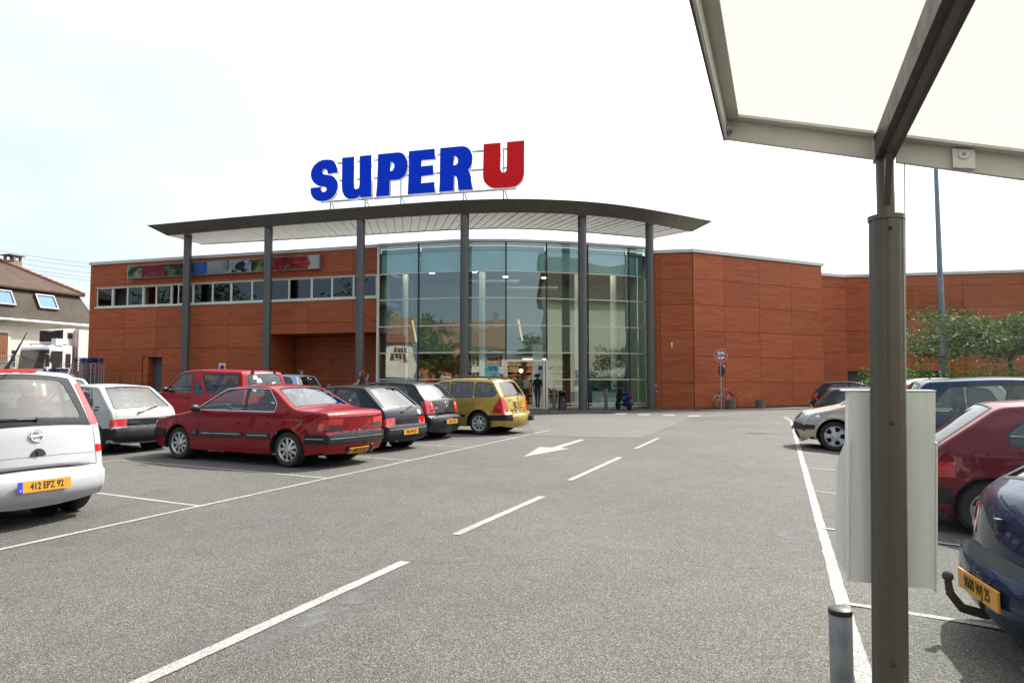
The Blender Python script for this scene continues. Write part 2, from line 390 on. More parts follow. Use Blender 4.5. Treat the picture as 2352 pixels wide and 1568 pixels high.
for y in (2.4, 4.78, 7.15, 9.49, 11.94, 14.4, 16.9, 19.3, 21.8, 24.2):
    stripe('bay_line', [(rx(y), y), (rx(y) + .908 * 5, y - .42 * 5)], .065, .012)
sheet('direction_arrow', [(0.22, 13.66), (.62, 15.68), (.88, 15.52), (1.70, 17.61), (1.83, 17.56), (1.06, 15.44), (1.27, 15.34)], RPAINT, .006, ground)
# strip of darker asphalt along the shop front with its painted edge
pave = sheet('pavement', [(-24.5, 39.6), (-17.6, 36.6), (-12.5, 34.6), (-7.3, 32.6), (-2.2, 31.2), (.75, 31.0), (4.4, 31.3), (6.7, 32.1), (10.2, 33.7), (13.5, 35.2), (20.5, 38.9), (20.8, 41.5), (17.9, 40.2), (9.2, 35.8), (6.9, 37), (3.9, 36), (-2.5, 35), (-7, 36.4), (-25, 42)], DASPH, .03)
tag(pave, 'dark asphalt pavement along the supermarket front', 'pavement', kind='structure')
stripe('pavement_edge_line', [(-2.2, 31.2), (.75, 31.0), (4.4, 31.3), (6.7, 32.1), (10.0, 33.6)], .10, .036)
for (x, y) in ((4.81, 30.85), (5.69, 30.15), (6.67, 29.7), (7.6, 29.1)):
    stripe("crossing_mark", [(x - .1, y - .42), (x + .1, y + .42)], .5)
stripe('pavement_edge_line', [(7.78, 28.78), (9.72, 30.51), (12.16, 31.51)], .11)

# ------------------------------------------------------------------ the supermarket
store = empty('supermarket', (0, 36, 0), 0, 'wood panelled supermarket with a curved glass entrance hall', 'supermarket')
def wallframe(A, B):
    A = Vector((A[0], A[1], 0)); B = Vector((B[0], B[1], 0)); d = (B - A).normalized(); n = Vector((d.y, -d.x, 0))  # n points to the car park
    return A, d, n, (B - A).length
def wpt(fr, k, z, out=0.0): return fr[0] + fr[1] * k + fr[2] * out + Vector((0, 0, z))
def wbox(mb, fr, k0, k1, z0, z1, o0, o1, m=0):
    vs = [wpt(fr, k, z, o) for k in (k0, k1) for o in (o0, o1) for z in (z0, z1)]
    return mb.add(vs, [(0, 1, 3, 2), (4, 6, 7, 5), (0, 4, 5, 1), (2, 3, 7, 6), (0, 2, 6, 4), (1, 5, 7, 3)], m)
def subtract(rs, o):
    out = []
    for (a, b, c, d) in rs:
        if o[0] >= b or o[1] <= a or o[2] >= d or o[3] <= c: out.append((a, b, c, d)); continue
        if o[0] > a: out.append((a, o[0], c, d))
        if o[1] < b: out.append((o[1], b, c, d))
        x0, x1 = max(a, o[0]), min(b, o[1])
        if o[2] > c: out.append((x0, x1, c, o[2]))
        if o[3] < d: out.append((x0, x1, o[3], d))
    return out
def panel_wall(fr, cols, rows, openings=(), k0=0, k1=None, z0=-.4, z1=8.1, thick=.25):
    k1 = k1 or fr[3]; mb = MB()
    for r in [(k0, k1, z0, z1)] if not openings else (lambda rs: rs)(__import__('functools').reduce(subtract, openings, [(k0, k1, z0, z1)])):
        wbox(mb, fr, r[0], r[1], r[2], r[3], -thick, 0)
    w = mb.obj('wall', M['backing'], store)
    for a, b in zip(cols[:-1], cols[1:]):
        for c, d in zip(rows[:-1], rows[1:]):
            rs = [(a, b, c, d)]
            for o in openings: rs = subtract(rs, o)
            for r in rs:
                if r[1] - r[0] < .05 or r[3] - r[2] < .05: continue
                p = MB(); j = .0095; wbox(p, fr, r[0] + j, r[1] - j, r[2] + j, r[3] - j, 0.003, .028 + random.uniform(-.003, .003))
                p.obj('wall_panel', WOOD, w)
    return w
FL = wallframe((-25.2, 41.4), (-6.92, 35.83))
opL = [(4.05, 5.45, -1, 2.8), (12.6, 30, -1, 3.95), (.5, 30, 5.72, 6.96)]
wl = panel_wall(FL, [0, .27, 2.65, 5.0, 7.44, 9.94, 12.49, 15.03, 17.64, 19.09], [-.1, .8, 2.03, 3.29, 4.52, 5.68, 6.98, 7.13, 8.33], opL, z1=8.33)
# recessed porch wall
FP = wallframe((-12.55, 40.1), (-5.9, 37.95))
panel_wall(FP, [0, 2.4, 4.8, 7.0], [-.1, 1.4, 2.7, 3.95], z1=3.95)
FS = wallframe((-13.15, 37.75), (-12.5, 39.9)); panel_wall(FS, [0, 2.2], [-.1, 1.4, 2.7, 3.95], z1=3.95)
p = MB(); p.add([wpt(FL, 12.6, 3.96, -.02), wpt(FL, 19.1, 3.96, -.02), (-5.9, 38.2, 3.96), (-12.6, 40.3, 3.96)], [(3, 2, 1, 0)]); p.obj('porch_ceiling', WOOD, store)
# glazed screen of the porch beside the hall
scr = MB(); FG = wallframe((-7.25, 38.1), (-6.95, 36.0))
for k in (.05, .75, 1.45, 2.05): wbox(scr, FG, k - .035, k + .035, 0, 3.9, -.05, .05)
for z in (.05, 1.1, 2.35, 2.9, 3.85): wbox(scr, FG, 0, 2.1, z - .04, z + .04, -.045, .045)
scr = scr.obj('porch_screen', M['alu'], store)
for a, b in ((.08, .72), (1.48, 2.02)):
    for c, d in ((.1, 1.06), (1.14, 2.3), (2.4, 2.86), (2.95, 3.8)):
        q = MB(); wbox(q, FG, a, b, c, d, -.01, .01); q.obj('pane', M['winglass'], scr)
# staff door
dr = MB(); wbox(dr, FL, 4.05, 5.45, -.2, 2.8, -.62, -.58); dr = dr.obj('staff_door', simple('door_blue_grey', (.12, .16, .19), .5), store)
q = MB(); wbox(q, FL, 4.05, 4.42, -.2, 2.8, -.58, -.02); q.obj('door_reveal', WOOD, dr)
q = MB(); wbox(q, FL, 5.10, 5.16, -.2, 2.78, -.58, -.5); q.obj('door_jamb', M['alu'], dr)
q = MB(); wbox(q, FL, 4.45, 5.1, 1.45, 1.52, -.58, -.565); q.obj('push_bar', simple('blue_bar', (.05, .16, .5), .4), dr)
# strip windows of the upper floor
wk = [.51, 1.69, 2.79, 3.94, 4.88, 5.96, 6.43, 7.47, 8.79, 10.03, 11.4, 12.57, 13.75, 15.16, 16.39, 17.68, 18.19, 19.02]
ZB, ZT = 5.80, 6.93
OPEN = (1, 3, 5)
for i, (a, b) in enumerate(zip(wk[:-1], wk[1:])):
    f = MB(); t_ = .055 if b - a > .6 else .03; o0, o1 = (-.12, -.02) if i % 2 else (-.10, .0)
    for r in ((a, a + t_, ZB, ZT), (b - t_, b, ZB, ZT), (a + t_, b - t_, ZB, ZB + t_), (a + t_, b - t_, ZT - t_, ZT)):
        wbox(f, FL, *r, o0, o1)
    w_ = f.obj('window', M['alu'], store)
    if i not in OPEN:
        q = MB(); wbox(q, FL, a + t_, b - t_, ZB + t_, ZT - t_, o0 + .04, o0 + .05); q.obj('pane', M['winglass'], w_)
q = MB(); wbox(q, FL, .42, 19.09, 5.70, 5.80, -.12, .06); q.obj('window_sill', M['alu'], store)
q = MB(); wbox(q, FL, .42, 19.09, 6.93, 6.965, -.12, .05); q.obj('window_head', M['alu'], store)
# office behind the strip windows
q = MB(); wbox(q, FL, 2.4, 19.1, 5.6, 7.2, -4.2, -4.0); wbox(q, FL, 2.4, 19.1, 5.45, 5.62, -4.0, -.26); wbox(q, FL, 2.4, 19.1, 7.1, 7.2, -4.0, -.26); wbox(q, FL, .45, 2.4, 5.45, 7.2, -1.0, -.9); q.obj('office_shell', simple('office_wall', (.16, .16, .15), .8), store)
for k in (3.2, 9.0, 16.9):
    q = MB(); wbox(q, FL, k - .16, k + .16, 5.6, 7.15, -1.0, -.7); q.obj('office_pillar', M['white'], store)
def coping(fr, z, k0=0.0, k1=None, h=.17, out=.10):
    q = MB(); wbox(q, fr, k0, k1 or fr[3], z, z + h, -.35, out); return q.obj('coping', M['coping'], store)
coping(FL, 8.332, -.05)
# walls right of the hall
FR0 = wallframe((7.25, 36.0), (9.28, 35.56)); panel_wall(FR0, [0, .43, 2.075], [.02, 1.36, 2.70, 4.03, 5.37, 6.70, 8.03], z1=8.05); coping(FR0, 8.05, 0, 2.12)
FR1 = wallframe((9.28, 35.54), (17.91, 40.06)); wr = panel_wall(FR1, [0, 2.13, 4.68, 7.18, 9.74], [.06, 1.36, 2.70, 4.03, 5.37, 6.70, 8.03], z1=8.05); coping(FR1, 8.052, -.04, 9.84)
FR2 = wallframe((18.3, 41.3), (20.25, 42.13)); panel_wall(FR2, [0, 2.12], [.02, .55, 1.85, 3.15, 4.45, 5.75, 7.05, 7.68], z1=7.7); coping(FR2, 7.7)
FR3 = wallframe((20.25, 42.13), (46, 36.6)); panel_wall(FR3, [0, 3.2, 6.4, 9.6, 12.8, 16.0, 19.2, 22.4, 26.3], [.02, .55, 1.85, 3.15, 4.45, 5.75, 7.05, 7.68], [(-1, 5.2, -1, 2.05)], z1=7.7); coping(FR3, 7.702)
q = MB(); wbox(q, FR3, 0, 5.2, -.2, 2.05, -.5, -.4)
for i in range(5): wbox(q, FR3, 0, 5.2, .02 + i * .41, .40 + i * .41, -.4, -.38)
q.obj('roller_shutter', simple('shutter_grey', (.085, .09, .08), .55), store)
q = MB(); wbox(q, FR0, .95, 1.03, 3.2, 3.42, .03, .12); wbox(q, FR0, .97, 1.01, 3.12, 3.2, .05, .09); q.obj('wall_light', M['white'], store)
q = MB(); wbox(q, FR0, .10, .2, 1.1, 1.3, .03, .1); wbox(q, FR0, .10, .22, .85, .95, .03, .09); q.obj('switch_box', M['galv'], store)
# roof slab and back walls (keep the inside dark)
q = MB(); foot = [(-25.1, 41.5), (-6.9, 36.0), (-4.7, 35.3), (-2.5, 34.8), (-.3, 34.8), (1.7, 35.1), (3.9, 35.7), (6.1, 36.4), (7.2, 36.7), (7.3, 36.1), (9.25, 35.7), (17.8, 40.2), (18.3, 41.5), (18.3, 72), (-7, 72)]
q.prism(foot, 8.0, 8.05); q.obj('roof', simple('roof_gravel', (.3, .3, .28), .9), store)
q = MB(); q.prism([(18.4, 41.6), (20.3, 42.3), (45.8, 36.9), (50, 70), (18.4, 72)], 7.4, 7.45); q.obj('roof', MATS['roof_gravel'], store)
q = MB(); q.add([(-25.2, 41.5, -.5), (-7, 72, -.5), (-7, 72, 8.2), (-25.2, 41.5, 8.2)], [(0, 1, 2, 3)]); q.obj('back_wall', WOOD, store); q = MB(); q.add([(-7, 72, -.5), (18.3, 72, -.5), (18.3, 72, 8.2), (-7, 72, 8.2)], [(0, 1, 2, 3)]); q.obj('back_wall', WOOD, store); q = MB(); q.add([(17.91, 40.06, -.5), (18.35, 41.4, -.5), (18.35, 41.4, 8.1), (17.91, 40.06, 8.1)], [(0, 1, 2, 3)]); q.obj('back_wall', WOOD, store)
# glazed hall
G = [(-6.92, 35.83), (-4.74, 35.14), (-2.50, 34.58), (-.30, 34.56), (1.74, 34.90), (3.88, 35.46), (6.1, 36.18), (7.10, 36.62)]
ZR = [.30, 1.52, 2.86, 4.21, 5.58, 6.91, 8.26]
cw = MB()
for a, b in zip(G[:-1], G[1:]):
    fr = wallframe(a, b)
    if a == G[3]: continue
    wbox(cw, fr, 0, fr[3], -.1, .12, -.1, .04)
cw = cw.obj('curtain_wall', simple('plinth_concrete', (.34, .33, .31), .7), store)
for i, (a, b) in enumerate(zip(G[:-1], G[1:])):
    fr = wallframe(a, b)
    rows = list(zip(ZR[:-1], ZR[1:])) + [(8.26, 8.40)]
    door = (i == 3)
    for z in ([.15] if not door else []) + ZR + []:
        if door and z < 2.5: continue
        q = MB(); h = .05 if z < 8 else .07
        wbox(q, fr, 0, fr[3], z - h / 2, z + h / 2, -.05, .075); q.obj('transom', M['alu'], cw)
    for j, (c, d) in enumerate(rows):
        if door and d < 2.0: continue
        if door and c < 2.5: c = 2.52
        if door and abs(c - 1.52) < .01: continue
        q = MB(); dx = random.uniform(-.0035, .0035); dz = random.uniform(-.003, .003)
        e = .02
        vs_ = [wpt(fr, e, c + e, .02 + dx), wpt(fr, fr[3] - e, c + e, .02 - dx + dz), wpt(fr, fr[3] - e, d - e, .02 - dx - dz), wpt(fr, e, d - e, .02 + dx - dz)]
        # gently pillowed pane: real sheets distort what they mirror
        n_ = 8; vs2 = []; fs2 = []; am = random.uniform(-.004, .004)
        for u in range(n_ + 1):
            for w2 in range(n_ + 1):
                s_, r_ = u / n_, w2 / n_
                p_ = (vs_[0] * (1 - s_) + vs_[1] * s_) * (1 - r_) + (vs_[3] * (1 - s_) + vs_[2] * s_) * r_
                vs2.append(p_ + fr[2] * (am * 16 * s_ * (1 - s_) * r_ * (1 - r_)))
        for u in range(n_):
            for w2 in range(n_): fs2.append((u * (n_ + 1) + w2, (u + 1) * (n_ + 1) + w2, (u + 1) * (n_ + 1) + w2 + 1, u * (n_ + 1) + w2 + 1))
        q.add(vs2, fs2); q.obj('pane', M['glass'], cw, smooth=True, angle=60)
        if j >= 5 :
            q = MB(); wbox(q, fr, .04, fr[3] - .04, c + .02, d - .02, -.28, -.25); q.obj('spandrel_panel', M['spandrel'], cw)
    coping(fr, 8.40, -.02, fr[3] + .02, .12, .12)
for i, g in enumerate(G):
    q = MB(); w_ = .075 if 0 < i < 7 else .11
    z0 = 0 if i not in (3, 4) else 2.5
    q.box((g[0], g[1] - .01, (z0 + 8.4) / 2), (w_, .15, 8.4 - z0), 0)
    q.obj('mullion', M['black'] if 0 < i < 7 else M['alu'], cw)
fr = wallframe(G[3], G[4])
q = MB()
for a, b, c, d in ((-.05, .06, 0, 2.5), (fr[3] - .06, fr[3] + .05, 0, 2.5), (.06, fr[3] - .06, 2.40, 2.52), (fr[3] - .2, fr[3] - .12, .03, 2.38)): wbox(q, fr, a, b, c, d, -.12, .10)
q.obj('door_frame', M['alu'], store)
# what can be seen inside the hall
q = MB(); q.prism([(x, y + .12) for x, y in G] + [(7.2, 58), (-12, 58), (-12, 42), (-7, 38.4)], -.02, .025); q.obj('hall_floor', M['infloor'], store)
q = MB(); q.prism([(x, y + .35) for x, y in G] + [(7.2, 58), (-12, 58), (-12, 42), (-7, 38.4)], 7.9, 7.95); q.obj('hall_ceiling', simple('hall_ceiling', (.24, .27, .29), .7), store)
q = MB(); q.box((-2, 47, 1.6), (20, .2, 3.3)); q.obj('hall_wall', simple('shop_back_wall', (.22, .10, .05), .7), store)
q = MB(); q.box((-2, 46.6, 5.6), (20, .25, 4.8)); q.box((7.4, 41.8, 4), (.2, 10, 8)); q.box((-7.2, 43, 6), (.2, 9, 4)); q.obj('hall_wall', M['inwall'], store)
for (x, y) in ((-1.6, 37.2), (3.6, 38.0), (5.6, 38.3), (-5.9, 38.3)):
    q = MB(); q.tube([(x, y, 0), (x, y, 7.9)], .17, 16); q.obj('hall_pillar', M['white'], store, smooth=True)
for (x, y) in ((-5.8, 37.6), (-4.0, 38.8), (-3.1, 37.2), (-1.0, 39.5), (.2, 36.6), (.6, 39.0), (2.2, 37.4), (2.6, 40.2), (4.8, 38.0), (-2.2, 41), (5.0, 41), (-1.5, 36.2), (-4.6, 36.6), (1.4, 36.0), (3.2, 36.6), (5.6, 37.4), (-.4, 43), (2.0, 43.5), (-4.8, 41.5)):
    q = MB(); q.lathe([(.0, 0), (.15, 0)], (x, y, 7.88), 12); q.obj('downlight', M['lamp'], store)
for (x, y, w_, d_) in ((-.9, 38.2, 2.6, .9), (1.2, 41.0, 3.0, 1.0)):
    q = MB(); q.box((x, y, 6.9), (w_, d_, .05)); q.obj('ceiling_raft', M['white'], store)
PEND = emit('pendant_glow', (1, .68, .30), .55)
for (x, y) in ((-5.25, 36.6), (.32, 35.9), (3.75, 36.4)):
    q = MB(); q.tube([(x, y, 4.62), (x + .22, y, 3.5)], .05, 8); q.obj('pendant_lamp', PEND, store)
LETTERS = [
('S',[(1.44,13.35),(1.45,13.52),(1.39,13.76),(1.31,13.94),(1.18,14.08),(0.98,14.15),(0.7,14.18),(0.45,14.17),(0.19,14.08),(-0.03,13.92),(-0.17,13.73),(-0.25,13.53),(-0.26,13.35),(-0.23,13.18),(-0.14,12.99),(-0.01,12.84),(0.14,12.73),(0.31,12.66),(0.51,12.62),(0.67,12.58),(0.75,12.52),(0.77,12.43),(0.74,12.35),(0.65,12.3),(0.56,12.3),(0.46,12.35),(0.41,12.43),(0.4,12.52),(0.39,12.61),(-0.26,12.58),(-0.26,12.41),(-0.23,12.24),(-0.13,12.04),(0.04,11.88),(0.23,11.8),(0.49,11.76),(0.74,11.77),(1.0,11.85),(1.22,11.99),(1.37,12.19),(1.46,12.41),(1.49,12.67),(1.46,12.85),(1.36,13.0),(1.23,13.13),(1.07,13.21),(0.88,13.27),(0.65,13.31),(0.54,13.35),(0.49,13.44),(0.49,13.55),(0.55,13.62),(0.65,13.63),(0.75,13.6),(0.8,13.49),(0.83,13.34)],None),
('U',[(1.73,14.2),(2.5,14.21),(2.5,12.53),(2.51,12.43),(2.58,12.35),(2.67,12.33),(2.76,12.35),(2.82,12.42),(2.84,12.55),(2.83,14.21),(3.58,14.23),(3.57,11.82),(2.89,11.83),(2.88,11.97),(2.75,11.84),(2.6,11.78),(2.38,11.77),(2.16,11.79),(2.0,11.87),(1.86,12.04),(1.76,12.28),(1.73,12.57)],None),
('P',[(3.96,14.23),(5.15,14.24),(5.36,14.21),(5.54,14.1),(5.66,13.94),(5.74,13.71),(5.76,13.42),(5.72,13.17),(5.64,12.95),(5.49,12.8),(5.28,12.7),(5.04,12.68),(4.69,12.68),(4.68,11.81),(3.86,11.81),(3.92,12.47),(3.95,13.33)],[(4.73,13.72),(4.83,13.71),(4.91,13.64),(4.96,13.54),(4.96,13.4),(4.91,13.29),(4.82,13.22),(4.73,13.21)]),
('E',[(5.83,14.25),(7.39,14.27),(7.39,13.68),(6.59,13.66),(6.58,13.34),(7.3,13.35),(7.3,12.81),(6.59,12.77),(6.59,12.39),(7.38,12.4),(7.39,11.81),(5.78,11.81),(5.83,12.98)],None),
('R',[(7.69,14.27),(8.83,14.28),(9.08,14.26),(9.3,14.16),(9.46,13.98),(9.55,13.74),(9.56,13.5),(9.53,13.25),(9.43,13.05),(9.31,12.93),(9.42,12.77),(9.48,12.52),(9.52,12.22),(9.56,11.82),(8.75,11.84),(8.72,12.21),(8.69,12.46),(8.64,12.58),(8.56,12.66),(8.49,12.67),(8.48,11.83),(7.64,11.82),(7.67,12.38),(7.68,13.46)],[(8.49,13.77),(8.6,13.74),(8.68,13.66),(8.72,13.53),(8.72,13.39),(8.67,13.31),(8.59,13.26),(8.49,13.25)]),
('U2',[(10.19,14.29),(11.17,14.28),(11.15,12.83),(11.18,12.72),(11.25,12.64),(11.31,12.63),(11.4,12.65),(11.47,12.73),(11.49,12.86),(11.51,14.29),(12.48,14.29),(12.46,12.52),(12.42,12.31),(12.33,12.11),(12.16,11.94),(11.95,11.83),(11.68,11.8),(11.28,11.8),(10.84,11.81),(10.6,11.87),(10.38,12.02),(10.24,12.19),(10.17,12.41),(10.16,12.66)],None),
]
# ------------------------------------------------------------------ entrance canopy
def cmr(pts, n):
    out = []
    P = [Vector(p) for p in pts]
    for i in range(len(P) - 1):
        p0 = P[max(i - 1, 0)]; p1 = P[i]; p2 = P[i + 1]; p3 = P[min(i + 2, len(P) - 1)]
        for k in range(n):
            t = k / n
            out.append(.5 * ((2 * p1) + (p2 - p0) * t + (2 * p0 - 5 * p1 + 4 * p2 - p3) * t * t + (3 * p1 - p0 - 3 * p2 + p3) * t ** 3))
    out.append(P[-1]); return out
def resample(pts, n):
    L_ = [0]
    for a, b in zip(pts[:-1], pts[1:]): L_.append(L_[-1] + (b - a).length)
    out = []; j = 0
    for i in range(n + 1):
        s = L_[-1] * i / n
        while j < len(L_) - 2 and L_[j + 1] < s: j += 1
        u = (s - L_[j]) / max(1e-9, L_[j + 1] - L_[j]); out.append(pts[j].lerp(pts[j + 1], u))
    return out
NB = 64
Fb = resample(cmr([(-19.2, 38.40, 9.5), (-13.19, 36.24, 9.5), (-7.55, 34.54, 9.5), (-2.44, 33.30, 9.5), (1.55, 33.14, 9.5), (5.52, 34.35, 9.5), (9.75, 37.4, 9.5)], 12), NB)
Ft = resample(cmr([(-20.4, 38.45, 10.1), (-13.3, 36.05, 10.1), (-7.55, 34.32, 10.1), (-2.5, 33.0, 10.1), (1.55, 32.85, 10.1), (5.6, 34.05, 10.1), (10.93, 37.44, 10.1)], 12), NB)
Bk = resample(cmr([(-18.45, 40.9, 9.5), (-13.3, 39.6, 9.5), (-8.35, 38.23, 9.5), (-2.2, 36.7, 9.5), (1.0, 36.7, 9.5), (4.2, 37.6, 9.5), (8.14, 39.25, 9.5)], 12), NB)
canopy = empty('entrance_canopy', (-4, 36, 0), 0, 'long curved dark canopy on tall grey columns over the entrance', 'canopy')
q = MB(); n = NB + 1
bt = [p + Vector((0, .25, .42)) for p in Bk]; inn = [p + Vector((0, .25, .03)) for p in Fb]
vs = list(Ft) + list(Fb) + [p + Vector((0, .0, .045)) for p in Fb] + [p + Vector((0, 0, .045)) for p in Bk] + bt
fs = []
for i in range(NB):
    for r in range(4): fs.append((r * n + i, r * n + i + 1, (r + 1) * n + i + 1, (r + 1) * n + i))
    fs.append((4 * n + i, 4 * n + i + 1, i + 1, i))
fs += [(0, n, 2 * n, 3 * n, 4 * n), (NB, 4 * n + NB, 3 * n + NB, 2 * n + NB, n + NB)]
q.add(vs, fs); q.obj('fascia', M['fascia'], canopy, smooth=True, angle=25)
q = MB()
for i in range(NB):   # thin dark trim at the back edge of the soffit
    q.bar(Bk[i] + Vector((0, .03, .02)), Bk[i + 1] + Vector((0, .03, .02)), .05, .06)
q.obj('edge_trim', M['fascia'], canopy)
for i in range(NB):
    a0, a1, b0, b1 = Fb[i] + Vector((0, .04, 0)), Fb[i + 1] + Vector((0, .04, 0)), Bk[i], Bk[i + 1]
    g_ = .035; dz = random.uniform(-.006, .006)
    c = [a0.lerp(a1, g_), a0.lerp(a1, 1 - g_), b0.lerp(b1, 1 - g_), b0.lerp(b1, g_)]
    w = []
    for p, dzz in zip(c, (.0, .012, .012, .0)): w.append(p + Vector((0, 0, .012 + dz + dzz)))
    q = MB(); q.add(w + [p + Vector((0, 0, .018)) for p in w], [(3, 2, 1, 0), (4, 5, 6, 7), (0, 1, 5, 4), (1, 2, 6, 5), (2, 3, 7, 6), (3, 0, 4, 7)])
    q.obj('soffit_board', M['soffit'], canopy)
for (x, y) in ((-18.1, 38.55), (-12.86, 36.45), (-7.62, 34.8), (-2.30, 33.55), (3.46, 34.05), (7.12, 35.75)):
    q = MB(); z = gz(x, y); q.tube([(x, y, z - .1), (x, y, 9.53)], .215, 24); q.obj('column', M['colgrey'], canopy, smooth=True, angle=60)

# ------------------------------------------------------------------ roof sign
SA, SB_ = Vector((-11.42, 39.75, 0)), Vector((.67, 36.66, 0)); SDIR = (SB_ - SA).normalized(); SN = Vector((SDIR.y, -SDIR.x, 0))
sign = empty('roof_sign', (-5.4, 38.2, 10.0), 0, 'rooftop sign of big blue letters SUPER and a red U', 'sign')
blue = simple('letter_blue', (.003, .050, .74), .6, var=.04, spec=.1); red_l = simple('letter_red', (.80, .018, .020), .6, var=.04, spec=.1); lside = simple('letter_return', (.72, .72, .74), .45)
dgl = None
def letter(ch, poly, hole):
    cu = bpy.data.curves.new('letter', 'CURVE'); cu.dimensions = '2D'; cu.fill_mode = 'BOTH'; cu.extrude = .12
    for pl in ([poly] + ([hole] if hole else [])):
        sp = cu.splines.new('POLY'); sp.points.add(len(pl) - 1)
        for pt, (k, z) in zip(sp.points, pl): pt.co = (k, z, 0, 1)
        sp.use_cyclic_u = True
    o = bpy.data.objects.new('tmp', cu); COL.objects.link(o)
    me = bpy.data.meshes.new_from_object(o.evaluated_get(bpy.context.evaluated_depsgraph_get()))
    bpy.data.objects.remove(o); bpy.data.curves.remove(cu)
    me.transform(Matrix.Translation(-Vector(sign.location)) @ frame_M(SA - SN * .12, SDIR, (0, 0, 1)))
    me.materials.clear(); me.materials.append(red_l if ch == 'U2' else blue); me.materials.append(lside)
    for p in me.polygons: p.material_index = 0 if p.normal.dot(SN) > .9 else 1
    me.name = 'letter'
    o = bpy.data.objects.new('letter', me); COL.objects.link(o); o.parent = sign
    o['label'] = ('red letter U' if ch == 'U2' else 'blue letter ' + ch[0])
for ch, po, ho in LETTERS: letter(ch, po, ho)
sp_ = lambda k, z, o=0.0: SA + SDIR * k + SN * o + Vector((0, 0, z))
for z in (11.80, 12.98, 14.02):
    q = MB(); q.bar(sp_(.25, z, -.34), sp_(11.95, z, -.34), .07, .10); q.obj('rail', M['galv'], sign)
for k in (.8, 3.0, 5.2, 8.9, 11.2):
    q = MB(); q.bar(sp_(k, 10.0, -.42), sp_(k, 14.1, -.42), .07); q.obj('post', M['galv'], sign)
    q = MB(); q.bar(sp_(k + .1, 11.75, -.42), sp_(k + .35, 10.0, -1.6), .06); q.obj('brace', M['galv'], sign)
# ------------------------------------------------------------------ picture light box on the facade
lbx = empty('picture_light_box', tuple(wpt(FL, 9.4, 7.4, .1)), 0, 'long light box with photographs of vegetables and fish on the facade', 'light box')
q = MB(); wbox(q, FL, 3.05, 15.8, 7.36, 8.10, .03, .30); q.obj('case', simple('case_grey', (.30, .31, .32), .4, .5), lbx)
def pic(name, cols, sc, seed, warp=2.5):
    t = NT(name); v = t.pos((1, 1, 1), 'World'); nz = t.n("TexNoise", Scale=sc * .55, Detail=2.5, Distortion=warp); nz.noise_dimensions = '4D'; nz.inputs['W'].default_value = seed; t.l(v, nz.inputs['Vector'])
    t.principled(t.mix(1.0, t.ramp(nz.outputs[0], cols), (.48, .48, .48), 'MULTIPLY'), .35, spec=.2); return t.m
PIC = [(3.12, 4.1, [(.3, (.01, .02, .01)), (.5, (.04, .12, .04)), (.62, (.5, .55, .25)), (.75, (.02, .03, .02))], 1.3, 1),
       (4.1, 5.7, [(.3, (.03, .01, .02)), (.45, (.30, .02, .04)), (.6, (.40, .04, .07)), (.7, (.75, .5, .5))], 1.0, 2),
       (5.7, 7.7, [(.3, (.01, .015, .01)), (.5, (.03, .05, .02)), (.6, (.22, .28, .10)), (.75, (.4, .42, .2))], .8, 3),
       (7.7, 8.65, [(.3, (.02, .08, .3)), (.5, (.05, .2, .6)), (.75, (.3, .5, .8))], .8, 4),
       (8.65, 10.0, [(.3, (.08, .1, .1)), (.5, (.4, .42, .4)), (.7, (.65, .66, .62))], .9, 5),
       (10.0, 11.55, [(.4, (.01, .015, .02)), (.48, (.25, .3, .35)), (.53, (.75, .78, .8)), (.7, (.12, .16, .2))], 2.2, 6),
       (11.55, 12.9, [(.3, (.01, .015, .01)), (.5, (.04, .06, .02)), (.65, (.4, .42, .12))], .9, 7),
       (12.9, 15.1, [(.35, (.03, .02, .02)), (.42, (.4, .02, .02)), (.58, (.55, .04, .03)), (.63, (.3, .28, .12)), (.75, (.05, .04, .03))], 1.1, 8.3),
       (15.1, 15.7, [(.4, (.8, .8, .78)), (.6, (.85, .85, .83))], 1.5, 9)]
for i, (a, b, cols, sc, sd_) in enumerate(PIC):
    q = MB(); wbox(q, FL, a, b, 7.385, 8.075, .30, .304 + .0003 * i); q.obj('picture', pic('picture_%d' % i, cols, sc, sd_), lbx)
for (k, z, r) in ((13.3, 7.68, .26), (14.3, 7.78, .36), (14.95, 7.72, .30)):     # tomatoes in the last picture
    q = MB(); n_ = 24; ps = [(k + r * math.cos(2 * math.pi * i / n_), min(8.04, max(7.415, z + r * math.sin(2 * math.pi * i / n_)))) for i in range(n_)]
    q.add([wpt(FL, a, b, .3085 + k * .0003) for a, b in ps], [tuple(range(n_))]); q.obj('picture', pic('tomato_%d' % int(k * 10), [(.3, (.25, .01, .01)), (.5, (.5, .02, .02)), (.62, (.65, .06, .04)), (.7, (.9, .5, .4))], 2.2, k), lbx)

# ------------------------------------------------------------------ cars
def fillet(ctrl):
    """ctrl: (x, z, r) polyline with rounded corners -> list of points"""
    out = []
    n = len(ctrl)
    for i, c in enumerate(ctrl):
        p = Vector((c[0], c[1])); r = c[2] if len(c) > 2 else .04
        if i in (0, n - 1) or r <= 0: out.append(p); continue
        a = Vector(ctrl[i - 1][:2]); b = Vector(ctrl[i + 1][:2])
        la, lb = (a - p).length, (b - p).length
        ta = min(r, .48 * la); tb = min(r, .48 * lb)
        q0 = p + (a - p) / la * ta; q2 = p + (b - p) / lb * tb
        for k in range(6):
            t = k / 5; out.append(q0 * (1 - t) ** 2 + p * 2 * t * (1 - t) + q2 * t * t)
    res = [out[0]]
    for p in out[1:]:
        d = (p - res[-1]).length
        if d < .004: continue
        m = max(1, int(d / .10))
        a = res[-1].copy()
        for k in range(1, m + 1): res.append(a.lerp(p, k / m))
    return res
